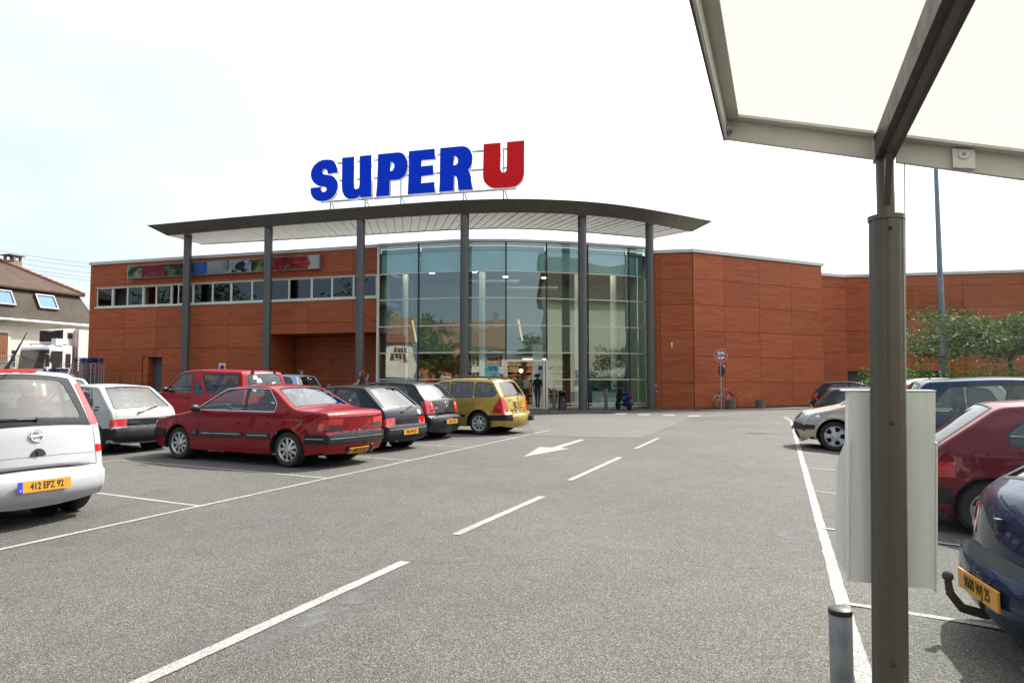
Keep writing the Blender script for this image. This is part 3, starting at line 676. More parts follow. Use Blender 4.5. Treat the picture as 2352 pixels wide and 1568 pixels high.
def rpoly(poly, r=.05, n=3):
    out = []; N = len(poly)
    for i, p in enumerate(poly):
        p = Vector(p); a = Vector(poly[i - 1]); b = Vector(poly[(i + 1) % N]); la = (a - p).length; lb = (b - p).length
        ta = min(r, .45 * la); tb = min(r, .45 * lb); q0 = p + (a - p) / la * ta; q2 = p + (b - p) / lb * tb
        for k in range(n + 1):
            t = k / n; q = q0 * (1 - t) ** 2 + p * 2 * t * (1 - t) + q2 * t * t; out.append((q.x, q.y))
    return out
def grow(poly, d):
    """offset a polygon outwards by d"""
    N = len(poly); A = sum(poly[i][0] * poly[(i + 1) % N][1] - poly[(i + 1) % N][0] * poly[i][1] for i in range(N)); s = 1 if A > 0 else -1
    out = []
    for i in range(N):
        p = Vector(poly[i]); a = Vector(poly[i - 1]); b = Vector(poly[(i + 1) % N])
        e0 = (p - a).normalized(); e1 = (b - p).normalized()
        n0 = Vector((e0.y, -e0.x)) * s; n1 = Vector((e1.y, -e1.x)) * s
        m = (n0 + n1); m = m / max(.35, m.dot(n0)) if m.length > 1e-6 else n0
        out.append((p.x + m.x * d, p.y + m.y * d))
    return out
def inpoly(p, poly):
    x, y = p; c = False; j = len(poly) - 1
    for i in range(len(poly)):
        xi, yi = poly[i]; xj, yj = poly[j]
        if (yi > y) != (yj > y) and x < (xj - xi) * (y - yi) / (yj - yi) + xi: c = not c
        j = i
    return c
def cdt(boundary, polys, steiner):
    vs = []; es = []
    def loop(pl, sub):
        ids = []
        for i in range(len(pl)):
            a = Vector(pl[i]); b = Vector(pl[(i + 1) % len(pl)]); m = max(1, int((b - a).length / sub)) if sub else 1
            for k in range(m): vs.append(a.lerp(b, k / m)); ids.append(len(vs) - 1)
        for i in range(len(ids)): es.append((ids[i], ids[(i + 1) % len(ids)]))
    loop(boundary, None)
    for p in polys: loop(p, .12)
    vs += [Vector(s) for s in steiner]
    V, E_, F_, _, _, _ = delaunay_2d_cdt(vs, es, [], 0, 1e-5)
    res = []
    for f in F_:
        c = sum((V[i] for i in f), Vector((0, 0))) / len(f)
        if inpoly(c, boundary): res.append(tuple(f))
    return V, res
PLATE = simple('plate_amber', (.62, .27, .015), .4, var=.05); PLBLUE = simple('plate_blue', (.01, .05, .45), .4); INK = simple('plate_ink', (.012, .012, .012), .5)
LINING = simple('headlining', (.16, .16, .155), .9); SEATS = simple('seat_fabric', (.06, .065, .075), .9, var=.2); DASH = simple('dash_plastic', (.025, .026, .028), .6)
LENS = {}
def lens(name, col, rough=.08):
    t = NT(name); v = t.pos((90, 90, 90)); w_ = t.n("TexWave", Scale=1.0); t.l(v, w_.inputs[0])
    t.principled(t.mix(w_.outputs[1], tuple(c * .75 for c in col), col), rough, 0, None, 1.0, .5); return t.m
LRED = lens('lens_red', (.55, .010, .012)); LDARK = lens('lens_smoked', (.05, .02, .02)); LWHITE = lens('lens_clear', (.42, .45, .49)); LAMB = lens('lens_amber', (.55, .16, .02))
GREYPL = simple('bumper_grey', (.040, .043, .047), .6, var=.12, spec=.2); BUMPBLACK = simple('bumper_black', (.018, .019, .021), .6, var=.15, spec=.2)
class Car:
    def __init__(s, name, label, spec, loc, heading, group='parked cars'):
        S = s.S = spec
        s.root = empty(name, (loc[0], loc[1], gz(loc[0], loc[1])), heading, label, 'car', group)
        s.root.scale = S.get('scale', (1, 1, 1))
        w0, w1 = S['wheels']; hx, hy = math.cos(heading), math.sin(heading)
        zf = gz(loc[0] + hx * w0, loc[1] + hy * w0); zr = gz(loc[0] + hx * w1, loc[1] + hy * w1)
        s.root.location.z = zr + (zf - zr) * (-w1) / (w0 - w1); s.root.rotation_euler = (0, -math.atan2(zf - zr, w0 - w1), heading)
        s.out = fillet(S['outline']); s.rc = S.get('rc', .05)
        s.ell = [0.0]
        for a, b in zip(s.out[:-1], s.out[1:]): s.ell.append(s.ell[-1] + (b - a).length)
        n = len(s.out); s.nrm = []
        for i in range(n):
            d = (s.out[min(i + 1, n - 1)] - s.out[max(i - 1, 0)]).normalized(); s.nrm.append(Vector((d.y, -d.x)) * -1)
        # outline runs front bottom -> over the top -> rear bottom (x falling), outward normal = left of travel reversed
        c = sum(s.out, Vector((0, 0))) / n
        if sum((s.out[i] - c).dot(s.nrm[i]) for i in range(n)) < 0: s.nrm = [-k for k in s.nrm]
        s.xF = max(p.x for p in s.out); s.xR = min(p.x for p in s.out); s.zT = max(p.y for p in s.out)
        s.parts = {}
        s.build()
    def w(s, x, z):
        S = s.S; W = S['W'] / 2; zb = S['belt']; zm = S.get('zm', .55)
        y = W
        lf = S.get('lf', 1.1); lr = S.get('lr', .9)
        if x > s.xF - lf: y -= S.get('af', .16) * ((x - (s.xF - lf)) / lf) ** 2.2
        if x < s.xR + lr: y -= S.get('ar', .09) * (((s.xR + lr) - x) / lr) ** 2.2
        if z < zm: y -= S.get('bot', .06) * ((zm - z) / zm) ** 1.8
        elif z < zb: y -= .025 * ((z - zm) / (zb - zm)) ** 2
        else: y -= .025 + .012 * min(1, (z - zb) / .03) + S.get('tum', .17) * ((z - zb) / (s.zT - zb)) ** 1.12
        for wx in S['wheels']:
            r = math.hypot(x - wx, z - S['wr']); Ra = S['wr'] + S.get('arch', .055)
            if r >= Ra - .02: y += S.get('flare', .014) * math.exp(-((r - Ra) / .055) ** 2)
        return y
    def crown(s, l):
        S = s.S; p = s.pt(l); n = s.nr(l)
        k = abs(n.x)
        c = S.get('crown', .03) * (1 - k) + (S.get('cf', .16) if n.x > 0 else S.get('cr', .09)) * k ** 1.5
        return c
    def idx(s, l):
        l = min(max(l, 0), s.ell[-1]); lo, hi = 0, len(s.ell) - 1
        while hi - lo > 1:
            m = (lo + hi) // 2
            if s.ell[m] <= l: lo = m
            else: hi = m
        return lo, (l - s.ell[lo]) / max(1e-9, s.ell[hi] - s.ell[lo])
    def pt(s, l): i, t = s.idx(l); return s.out[i].lerp(s.out[min(i + 1, len(s.out) - 1)], t)
    def nr(s, l): i, t = s.idx(l); return s.nrm[i].lerp(s.nrm[min(i + 1, len(s.out) - 1)], t).normalized()
    def edge_y(s, l):
        p = s.pt(l) - s.nr(l) * s.rc; return s.w(p.x, p.y) - s.rc
    def strip(s, l, q, off=0.0):
        p = s.pt(l); n = s.nr(l); y = q * s.edge_y(l); c = s.crown(l) * (1 - min(1, q * q)) + off
        return Vector((p.x + n.x * c, y, p.y + n.y * c))
    def side(s, x, z, sg=1, off=0.0): return Vector((x, sg * (s.w(x, z) + off), z))
    def l_rear(s, z):
        best = None
        for i in range(len(s.out) - 1, 0, -1):
            a, b = s.out[i - 1], s.out[i]
            if a.x > 0 : break
            if min(a.y, b.y) <= z <= max(a.y, b.y) and abs(a.y - b.y) > 1e-6:
                return s.ell[i - 1] + (s.ell[i] - s.ell[i - 1]) * (z - a.y) / (b.y - a.y)
        return s.ell[-1] if best is None else best
    def l_front(s, z):
        for i in range(len(s.out) - 1):
            a, b = s.out[i], s.out[i + 1]
            if min(a.y, b.y) <= z <= max(a.y, b.y) and abs(a.y - b.y) > 1e-6:
                return s.ell[i] + (s.ell[i + 1] - s.ell[i]) * (z - a.y) / (b.y - a.y)
        return 0
    def l_top(s, x):
        best = 0; bz = -1
        for i in range(len(s.out) - 1):
            a, b = s.out[i], s.out[i + 1]
            if min(a.x, b.x) <= x <= max(a.x, b.x) and max(a.y, b.y) > bz and abs(a.x - b.x) > 1e-6:
                bz = max(a.y, b.y); best = s.ell[i] + (s.ell[i + 1] - s.ell[i]) * (x - a.x) / (b.x - a.x)
        return best
    def build(s):
        S = s.S; rc = s.rc; n = len(s.out)
        zs = S.get('sill', .2)
        # ---- regions
        sreg = []; treg = []
        for i, r in enumerate(S.get('side', [])):
            o = r[4] if len(r) > 4 else {}
            sreg.append((r[0] if o.get('join') else r[0] + '#%d' % i, r[1], r[2], r[3], o))
        sreg.sort(key=lambda r: bool(r[4].get('late')))
        conv = {'rear': s.l_rear, 'top': s.l_top, 'front': s.l_front}
        for where in ('rear', 'top', 'front'):
            for ii, (nm, mt, off, poly, *o) in enumerate(S.get(where, [])):
                opt = o[0] if o else {}
                if not opt.get('join'): nm = nm + '#%s%d' % (where[0], ii)
                pls = [poly] if not opt.get('both') else [poly, [(a, -q) for a, q in reversed(poly)]]
                for k, pl in enumerate(pls):
                    P = [(conv[where](a), q) for a, q in pl]
                    if opt.get('round'): P = rpoly(P, opt['round'])
                    treg.append((nm + ('' if k == 0 or opt.get('join') else '~2'), mt, off, P, opt))
        treg.sort(key=lambda r: bool(r[4].get('late')))
        # ---- strip patch
        QS = .75
        qs = [-1, -.92, -.8, -.6, -.3, 0, .3, .6, .8, .92, 1]
        bnd = [(l, 1 * QS) for l in s.ell] + [(l, -1 * QS) for l in reversed(s.ell)]
        st = [(l, q * QS) for i, l in enumerate(s.ell) for q in qs[1:-1] if 0 < i < n - 1] + [(s.ell[0], q * QS) for q in qs[1:-1]] + [(s.ell[-1], q * QS) for q in qs[1:-1]]
        V, F_ = cdt(bnd, [[(a, max(-.999, min(.999, q)) * QS) for a, q in r[3]] for r in treg], st)
        pool = {}   # region -> (verts dict, faces)
        def put(reg, pts, nms):
            d = pool.setdefault(reg, ([], [], []))
            i0 = len(d[0]); d[0].extend(pts); d[2].extend(nms); d[1].append(tuple(range(i0, i0 + len(pts))))
        P3 = [s.strip(v.x, v.y / QS) for v in V]
        def sn(l, q):
            e = .035; l0, l1 = max(0, l - e), min(s.ell[-1], l + e)
            a = s.strip(l1, q) - s.strip(l0, q); q0, q1 = max(-1, q - .06), min(1, q + .06); b = s.strip(l, q1) - s.strip(l, q0)
            nn = a.cross(b).normalized(); pn = s.nr(l)
            return nn if nn.dot(Vector((pn.x, 0, pn.y))) > 0 else -nn
        N3 = [sn(v.x, v.y / QS) for v in V]
        for f in F_:
            c = sum((V[i] for i in f), Vector((0, 0))) / len(f); cc = (c.x, c.y / QS); reg = 'body'
            for r in treg:
                if inpoly(cc, r[3]): reg = r[0]; break
            pts = [P3[i] for i in f]; nms = [N3[i] for i in f]
            nn = (pts[1] - pts[0]).cross(pts[2] - pts[0]); pn = s.nr(c.x)
            if nn.dot(Vector((pn.x, 0, pn.y))) < 0: pts.reverse(); nms.reverse()
            put(reg, pts, nms)
        # ---- side patches and corners
        inner = [s.out[i] - s.nrm[i] * rc for i in range(n)]
        inner = [Vector((p.x, max(p.y, zs))) for p in inner]
        bottom = []
        Ra = S['wr'] + S.get('arch', .055); zc = S['wr']
        h = zc - zs; dx = math.sqrt(max(1e-4, Ra * Ra - h * h))
        xs_ = inner[-1].x; bp = []
        for wx in sorted(S['wheels']):
            a0 = math.atan2(-h, -dx); a1 = math.atan2(-h, dx)
            a0 += 2 * math.pi
            for k in range(21):
                a = a0 + (a1 - a0) * k / 20; bp.append(Vector((wx + Ra * math.cos(a), zc + Ra * math.sin(a))))
        bndp = [(p.x, p.y) for p in inner] + [(p.x, p.y) for p in bp]
        # clean duplicates
        cl_ = []
        for p in bndp:
            if not cl_ or math.dist(p, cl_[-1]) > 1e-4: cl_.append(p)
        bndp = cl_
        st = []
        x = s.xR
        while x < s.xF:
            z = zs
            while z < s.zT: st.append((x + .004, z + .003)); z += .085
            x += .11
        st = [p for p in st if inpoly(p, bndp)]
        V, F_ = cdt(bndp, [r[3] for r in sreg], st)
        for sg in (1, -1):
            P3 = [s.side(v.x, v.y, sg) for v in V]; e = .022
            N3 = [((s.side(v.x + e, v.y, sg) - s.side(v.x - e, v.y, sg)).cross(s.side(v.x, v.y + e, sg) - s.side(v.x, v.y - e, sg))).normalized() for v in V]
            N3 = [nn if nn.y * sg > 0 else -nn for nn in N3]
            for f in F_:
                c = sum((V[i] for i in f), Vector((0, 0))) / len(f); reg = 'body'
                for r in sreg:
                    if (len(r) < 5 or r[4].get('only', sg) == sg) and inpoly(c, r[3]): reg = r[0] + ('' if sg > 0 or (len(r) > 4 and r[4].get('join')) else '~2'); break
                pts = [P3[i] for i in f]; nms = [N3[i] for i in f]
                nn = (pts[1] - pts[0]).cross(pts[2] - pts[0])
                if nn.y * sg < 0: pts.reverse(); nms.reverse()
                put(reg, pts, nms)
            K = 4
            for i in range(n - 1):
                l = (s.ell[i] + s.ell[i + 1]) / 2; reg = 'body'
                for r in treg:
                    w_ = r[4].get('wrap')
                    if w_ and (w_ == 'both' or (sg > 0) == (not r[0].endswith('~2'))):
                        ls = [a for a, q in r[3]]
                        if min(ls) <= l <= max(ls): reg = r[0]; break
                for k in range(K):
                    quad = []; qn = []
                    for (j, kk) in ((i, k), (i + 1, k), (i + 1, k + 1), (i, k + 1)):
                        ph = kk / K * math.pi / 2; B_ = s.out[j] - s.nrm[j] * rc; B_ = Vector((B_.x, max(B_.y, zs))); yb = s.w(B_.x, B_.y)
                        o = s.nrm[j] * rc * math.sin(ph); zz = B_.y + o.y
                        quad.append(Vector((B_.x + o.x, sg * (yb - rc + rc * math.cos(ph)), zz if kk < K else s.out[j].y)))
                        qn.append(Vector((s.nrm[j].x * math.sin(ph), sg * math.cos(ph), s.nrm[j].y * math.sin(ph))))
                    if sg < 0: quad.reverse(); qn.reverse()
                    put(reg, quad, qn)
        s.offs = {}
        for r in list(treg) + list(sreg):
            s.offs[r[0]] = (r[1], r[2], r[4] if len(r) > 4 else {}); s.offs[r[0].replace('~2', '') + '~2'] = s.offs[r[0]]
        body_mat = S['paint']
        s.body = None
        for reg, (vv, ff, nv_) in sorted(pool.items(), key=lambda kv: kv[0] != 'body'):
            nm = reg.split('~')[0].split('#')[0]
            mt, off, opt = s.offs.get(reg, (body_mat, 0.0, {}))
            bm = bmesh.new(); bv = [bm.verts.new(v) for v in vv]; 
            for f in ff:
                try: bm.faces.new([bv[i] for i in f])
                except ValueError: pass
            bmesh.ops.remove_doubles(bm, verts=bm.verts, dist=.0008)
            bmesh.ops.dissolve_degenerate(bm, dist=.0002, edges=bm.edges)
            bm.normal_update()
            kd = KDTree(len(vv))
            for i, v in enumerate(vv): kd.insert(v, i)
            kd.balance(); an = {}
            for v in bm.verts:
                acc = Vector((0, 0, 0))
                for (_, i, _d) in kd.find_range(v.co, .0012): acc += nv_[i]
                an[v] = acc.normalized() if acc.length > 1e-6 else v.normal.copy()
            skirts = set()
            if abs(off) > 1e-6:
                bed = [e for e in bm.edges if len(e.link_faces) == 1]
                old = {v: v.co.copy() for v in bm.verts}; nrmv = {v: an[v] for v in bm.verts}
                for v in bm.verts: v.co = old[v] + nrmv[v] * off
                if off > 0 or opt.get('skirt'):
                    nv = {}
                    for e in bed:
                        for v in e.verts:
                            if v not in nv: nv[v] = bm.verts.new(old[v] - nrmv[v] * .004)
                    for e in bed:
                        f = e.link_faces[0]; lp = [l_ for l_ in f.loops if l_.edge == e][0]
                        a, b = lp.vert, lp.link_loop_next.vert
                        try: 
                            skirts.add(bm.faces.new([b, a, nv[a], nv[b]]))
                        except ValueError: pass
                    for e in bed: e.smooth = False
            me = bpy.data.meshes.new(nm); 
            for f in bm.faces: f.smooth = True
            bm.normal_update(); ln = []
            for f in bm.faces:
                for lp in f.loops: ln.append(f.normal.copy() if f in skirts or lp.vert not in an else an[lp.vert])
            bm.to_mesh(me); bm.free(); me.normals_split_custom_set(ln); me.materials.append(mt if not isinstance(mt, str) else M[mt])
            o = bpy.data.objects.new(nm, me); COL.objects.link(o); o.parent = s.root
            if reg == 'body':
                s.body = o; lm = bpy.data.meshes.new('interior_lining')
                vco = [v.co - v.normal * .022 for v in me.vertices]
                lm.from_pydata([tuple(p) for p in vco], [], [tuple(reversed(p.vertices)) for p in me.polygons if p.center.z > S['belt'] - .12]); lm.materials.append(LINING)
                lo_ = bpy.data.objects.new('interior_lining', lm); COL.objects.link(lo_); lo_.parent = s.root
            s.parts[reg] = o
        # ---- underbody, wheel wells
        q = MB(); zf = zs + .03; ww = S['W'] / 2 - .10
        q.box(((s.xF + s.xR) / 2, 0, zf), (s.xF - s.xR - .3, 2 * ww - .1, .04))
        for wx in S['wheels']:
            for sg in (1, -1):
                vs_ = []; fs_ = []
                for k in range(17):
                    a = math.pi * k / 16 * 1.16 - .25
                    for y in (.42, s.w(wx, zc + Ra) - .015): vs_.append((wx + (Ra - .002) * math.cos(a), sg * y, zc + (Ra - .002) * math.sin(a)))
                for k in range(16): fs_.append((2 * k, 2 * k + 1, 2 * k + 3, 2 * k + 2))
                q.add(vs_, fs_); q.add([(wx + Ra * math.cos(a), sg * .42, zc + Ra * math.sin(a)) for a in [math.pi * 2 * k / 16 for k in range(16)]], [tuple(range(16))])
        q.obj('underbody', M['dark'], s.root, local=True)
        # ---- wheels
        for wx in S['wheels']:
            for sg in (1, -1): s.wheel(wx, sg)
        s.interior()
    def wheel(s, wx, sg):
        S = s.S; r = S['wr']; tw = S.get('tw', .18); rr = S.get('rim', r * .66); yo = s.w(wx, r) - .012
        yc = yo - tw / 2
        q = MB(); pr = [(rr - .01, -tw / 2 + .01), (rr + .015, -tw / 2), (r - .035, -tw / 2 - .004), (r - .008, -tw / 2 + .025), (r, -tw / 4), (r, tw / 4), (r - .008, tw / 2 - .025), (r - .035, tw / 2 + .004), (rr + .015, tw / 2), (rr - .01, tw / 2 - .01)]
        q.lathe(pr, (wx, sg * yc, r), 40, axis='Y')
        wo_ = q.obj('wheel', M['rubber'], s.root, smooth=True, local=True, angle=50)
        # rim / hub cap: dished disc with openings
        n_ = S.get('spokes', 8); N = n_ * 8; rings = [0, .12, .22, .34, .46, .58, .70, .80, .88, .95, 1.0]
        op0, op1, wd = S.get('open', (.42, .86, .45)); vs_ = []; fs_ = []; mi_ = []
        dish = lambda t: tw / 2 - .012 + .012 * (1 - t * t) - (.022 if .9 > t > .3 else 0) + (.008 if t > .93 else 0)
        for t in rings:
            for k in range(N):
                a = 2 * math.pi * k / N; vs_.append((wx + rr * t * math.cos(a), sg * (yc + dish(t)), r + rr * t * math.sin(a)))
        for i in range(len(rings) - 1):
            tm = (rings[i] + rings[i + 1]) / 2
            for k in range(N):
                ph = (k % 8 + .5) / 8
                taper = wd * (.65 + .5 * (tm - op0) / max(.01, op1 - op0))
                hole = op0 < tm < op1 and abs(ph - .5) < taper / 2
                f = (i * N + k, i * N + (k + 1) % N, (i + 1) * N + (k + 1) % N, (i + 1) * N + k)
                if hole: continue
                fs_.append(f); mi_.append(0)
        ob('rim', vs_, fs_, S.get('rimmat', M['silver']), wo_, True, True, None, 35)
        q = MB(); q.lathe([(0, 0), (rr, 0)], (wx, sg * (yc + tw / 2 - .075), r), 24, axis='Y'); q.obj('brake_disc', M['dark'], wo_, local=True)
        q = MB()
        for k in range(S.get('bolts', 4)):
            a = 2 * math.pi * (k + .25) / S.get('bolts', 4); q.lathe([(0, .012), (.012, .01), (.013, 0)], (wx + .055 * math.cos(a), sg * (yc + tw / 2 - .004) if sg > 0 else -(yc + tw / 2 - .004), r + .055 * math.sin(a)), 6, axis='Y')
        q.obj('wheel_bolt', M['galv'], wo_, local=True)
    def interior(s):
        S = s.S; z0 = S.get('sill', .2) + .08; W = S['W']
        fx = S.get('seatx', .05); rx_ = S.get('rearx', -.78); zseat = S.get('zseat', .52); tall = S.get('seath', .58)
        def seat(x, y, w_, hr=True, tl=tall):
            q = MB(); Mx = Matrix.Rotation(-.28, 3, 'Y')
            q.box((x + .24, y, zseat - .06), (.5, w_, .16)); q.box((x - .09, y, zseat + tl / 2 - .04), (.14, w_, tl), M=Mx)
            if hr:
                for yy in ([y] if w_ < .8 else [y - .36, y + .36]):
                    q.sphere((x - .09 - .28 * (tl / 2 + .1), yy, zseat + tl + .02), .12, 10, sc=(.45, 1.0, .75))
            return q.obj('seat', SEATS, s.root, smooth=True, local=True, angle=45)
        for y in (.36, -.36): seat(fx, y, .50)
        seat(rx_, 0, W - .42, True, tall - .06)
        q = MB(); q.box((S.get('dashx', .82), 0, S['belt'] - .10), (.38, W - .34, .22)); q.box(((s.xF + s.xR) / 2, 0, z0 + .05), (s.xF - s.xR - 1.0, W - .4, .05))
        q.box((fx, 0, z0 + .16), (1.5, .14, .16)); q.obj('dashboard', DASH, s.root, local=True)
        q = MB(); cx = S.get('dashx', .82) - .32; c = Vector((cx, .36, S['belt'] - .02)); Mx = Matrix.Rotation(R(62), 3, 'Y')
        q.tube([c + Mx @ Vector((.18 * math.cos(a), .18 * math.sin(a), 0)) for a in [2 * math.pi * k / 20 for k in range(21)]], .013, 6, cap=False)
        q.tube([c, c + Mx @ Vector((0, 0, -.2)) * -1], .03, 6); q.tube([c + Mx @ Vector((0, -.17, 0)), c + Mx @ Vector((0, .17, 0))], .018, 6)
        q.obj('steering_wheel', M['black'], s.root, smooth=True, local=True)
        # shelf under the rear window
        if S.get('shelf', True):
            zsx = S['belt'] - .06; q = MB(); q.box((S.get('shelfx', s.xR + .55), 0, zsx), (.5, W - .36, .02)); q.obj('parcel_shelf', DASH, s.root, local=True)
    # ---- add-ons
    def ribbon(s, name, mat, pts, w_=.008, off=.0015, sides=(1, -1), th=0.0, where='side'):
        for sg in sides:
            P = []
            for a, b in zip(pts[:-1], pts[1:]):
                m = max(1, int(math.dist(a, b) / .06)); P += [(a[0] + (b[0] - a[0]) * k / m, a[1] + (b[1] - a[1]) * k / m) for k in range(m)]
            P.append(pts[-1]); vs_ = []; fs_ = []
            for i, p in enumerate(P):
                a = Vector(P[max(i - 1, 0)]); b = Vector(P[min(i + 1, len(P) - 1)]); d = (b - a).normalized(); nn = Vector((-d.y, d.x)) * w_ / 2
                for k in (-1, 1):
                    if where == 'side': vs_.append(s.side(p[0] + nn.x * k, p[1] + nn.y * k, sg, off))
                    else: vs_.append(s.strip(p[0] + nn.x * k, sg * (p[1] + nn.y * k), off))
                if th:
                    for k in (-1, 1):
                        if where == 'side': vs_.append(s.side(p[0] + nn.x * k * .8, p[1] + nn.y * k * .8, sg, off + th))
                        else: vs_.append(s.strip(p[0] + nn.x * k * .8, sg * (p[1] + nn.y * k * .8), off + th))
            st_ = 4 if th else 2
            for i in range(len(P) - 1):
                A, B_ = i * st_, (i + 1) * st_
                if th: fs_ += [(A, B_, B_ + 2, A + 2), (A + 2, B_ + 2, B_ + 3, A + 3), (A + 3, B_ + 3, B_ + 1, A + 1)]
                else: fs_.append((A, B_, B_ + 1, A + 1))
            if th: fs_ += [(0, 2, 3, 1), (len(vs_) - 4, len(vs_) - 3, len(vs_) - 1, len(vs_) - 2)]
            ob(name, vs_, fs_, mat, s.root, bool(th), True, None, 40 if th else None)
    def plate(s, text, z, y=0.0, w_=.52, h=.11, off=.012, where='rear', blue=True, front=False):
        l = s.l_rear(z) if not front else s.l_front(z); q_ = y / max(.1, s.edge_y(l)); c = s.strip(l, q_, off); n2 = s.nr(l)
        right = Vector((0, -1, 0)) if not front else Vector((0, 1, 0)); up = Vector((-n2.y * (1 if True else 0) * (1 if n2.x > 0 else -1) * -1, 0, 1))
        nn = Vector((n2.x, 0, n2.y)); up = nn.cross(right) ; 
        if up.z < 0: up = -up
        Mx = frame_M(c, right, up)
        q = MB(); q.box((0, 0, 0), (w_, h, .012)); 
        o = q.obj('number_plate', PLATE if not front else M['white'], s.root, local=True); o.data.transform(Mx)
        if blue:
            q = MB(); q.box((-w_ / 2 + .022, 0, .0065), (.044, h - .002, .002)); b = q.obj('country_band', PLBLUE, o, local=True); b.data.transform(Mx)
            text_obj('plate_text', 'F', h * .3, M['white'], o, Mx @ Matrix.Translation((-w_ / 2 + .022, -h * .28, .009)), .0005)
        text_obj('plate_text', text, h * .86, INK, o, Mx @ Matrix.Translation((.02 if blue else 0, 0, .008)), .001, sx=w_ * 1.35 / max(1, len(text)) / (h * .86), bold=.0012)
        return o
    def badge(s, text, z, y, size, mat, off=.006, sx=1.0, bold=0.0):
        l = s.l_rear(z); q_ = y / max(.1, s.edge_y(l)); c = s.strip(l, q_, off); n2 = s.nr(l)
        up = Vector((n2.x, 0, n2.y)).cross(Vector((0, -1, 0))); up = up if up.z > 0 else -up
        return text_obj('badge', text, size, mat, s.root, frame_M(c, (0, -1, 0), up), .003, sx=sx, bold=bold)
    def mirrors(s, x, z, mat=None):
        for sg in (1, -1):
            b = s.side(x, z, sg); q = MB()
            q.sphere((b.x - .02, b.y + sg * .11, b.z + .05), .1, 12, sc=(.55, 1.0, .66)); q.bar((b.x + .03, b.y - sg * .02, b.z), (b.x, b.y + sg * .06, b.z + .03), .05, .04)
            q.obj('wing_mirror', mat or M['black'], s.root, smooth=True, local=True)
    def handles(s, pts, mat=None, w_=.15):
        for (x, z) in pts:
            for sg in (1, -1):
                b = s.side(x, z, sg, .008); q = MB(); q.box(b, (w_, .022, .035)); q.obj('door_handle', mat or s.S['paint'], s.root, local=True)
    def wiper(s, z0, q0, z1, q1):
        a = s.strip(s.l_rear(z0), q0, .02); b = s.strip(s.l_rear(z1), q1, .025); m = a.lerp(b, .5) + Vector((-.01, 0, .0))
        q = MB(); q.tube([a, a.lerp(b, .45)], .011, 6); q.bar(a.lerp(b, .15), b, .012, .02); q.sphere(a, .022, 8); q.obj('wiper', M['black'], s.root, local=True)
    def aerial(s, x, q_, dx, dz, r=.004):
        a = s.strip(s.l_top(x), q_); q = MB(); q.tube([a, a + Vector((dx * .12, 0, dz * .12)), a + Vector((dx, 0, dz))], [r * 3, r * 1.5, r], 6); q.obj('aerial', M['black'], s.root, local=True)
    def exhaust(s, y, z=.26, l=.12):
        q = MB(); q.tube([(s.xR + .25, y, z), (s.xR - .01 + .04, y, z - .01)], .026, 10); q.obj('exhaust_pipe', M['galv'], s.root, smooth=True, local=True)
    def box(s, name, mat, c, d, M_=None):
        q = MB(); q.box(c, d, M=M_); return q.obj(name, mat, s.root, local=True)
def win(poly, r=.05, mat=None, seal=.022, nm='side_window'):
    """a window pane and the rubber seal round it, as regions of the body side"""
    p = rpoly(poly, r); return [(nm, mat or M['carglass'], -.006, p), ('window_seal', M['black'], .003, grow(p, seal), {'join': True, 'late': True})]
def glass_top(nm, x0, x1, q0, q1, mat=None, seal=True, smat=None, both=.05):
    """windscreen or rear screen given by its upper and lower edge (x on the roof outline)"""
    p = [(x0, -q0), (x0, q0), (x1, q1), (x1, -q1)]
    r = [(nm, mat or M['rearglass' if nm == 'rear_window' else 'carglass'], -.006, p, {'round': .05})]
    if seal:
        s_ = 1 if x1 > x0 else -1
        r.append(('window_seal', smat or M['black'], .003, [(x0 - s_ * .018, -q0 - .03), (x0 - s_ * .018, q0 + .03), (x1 + s_ * .022, q1 + .03), (x1 + s_ * .022, -q1 - .03)], {'join': True, 'late': True, 'round': .05}))
    return r
def std_front(zl=.56, zh=.70, q=.55, bump=None):
    r = [('headlight', LWHITE, .004, [(zl, q), (zl, 1.02), (zh, 1.02), (zh, q + .04)], {'both': True, 'wrap': True}),
         ('grille', M['black'], -.008, [(zl + .02, -q + .06), (zl + .02, q - .06), (zh - .02, q - .06), (zh - .02, -q + .06)], {'skirt': True})]
    if bump: r.append(('front_bumper', bump, .02, [(zl - .24, -1.1), (zl - .24, 1.1), (zl - .06, 1.1), (zl - .06, -1.1)], {'join': True, 'wrap': 'both'}))
    return r
CHT = simple('chrome_trim', (.62, .62, .63), .2, .9)
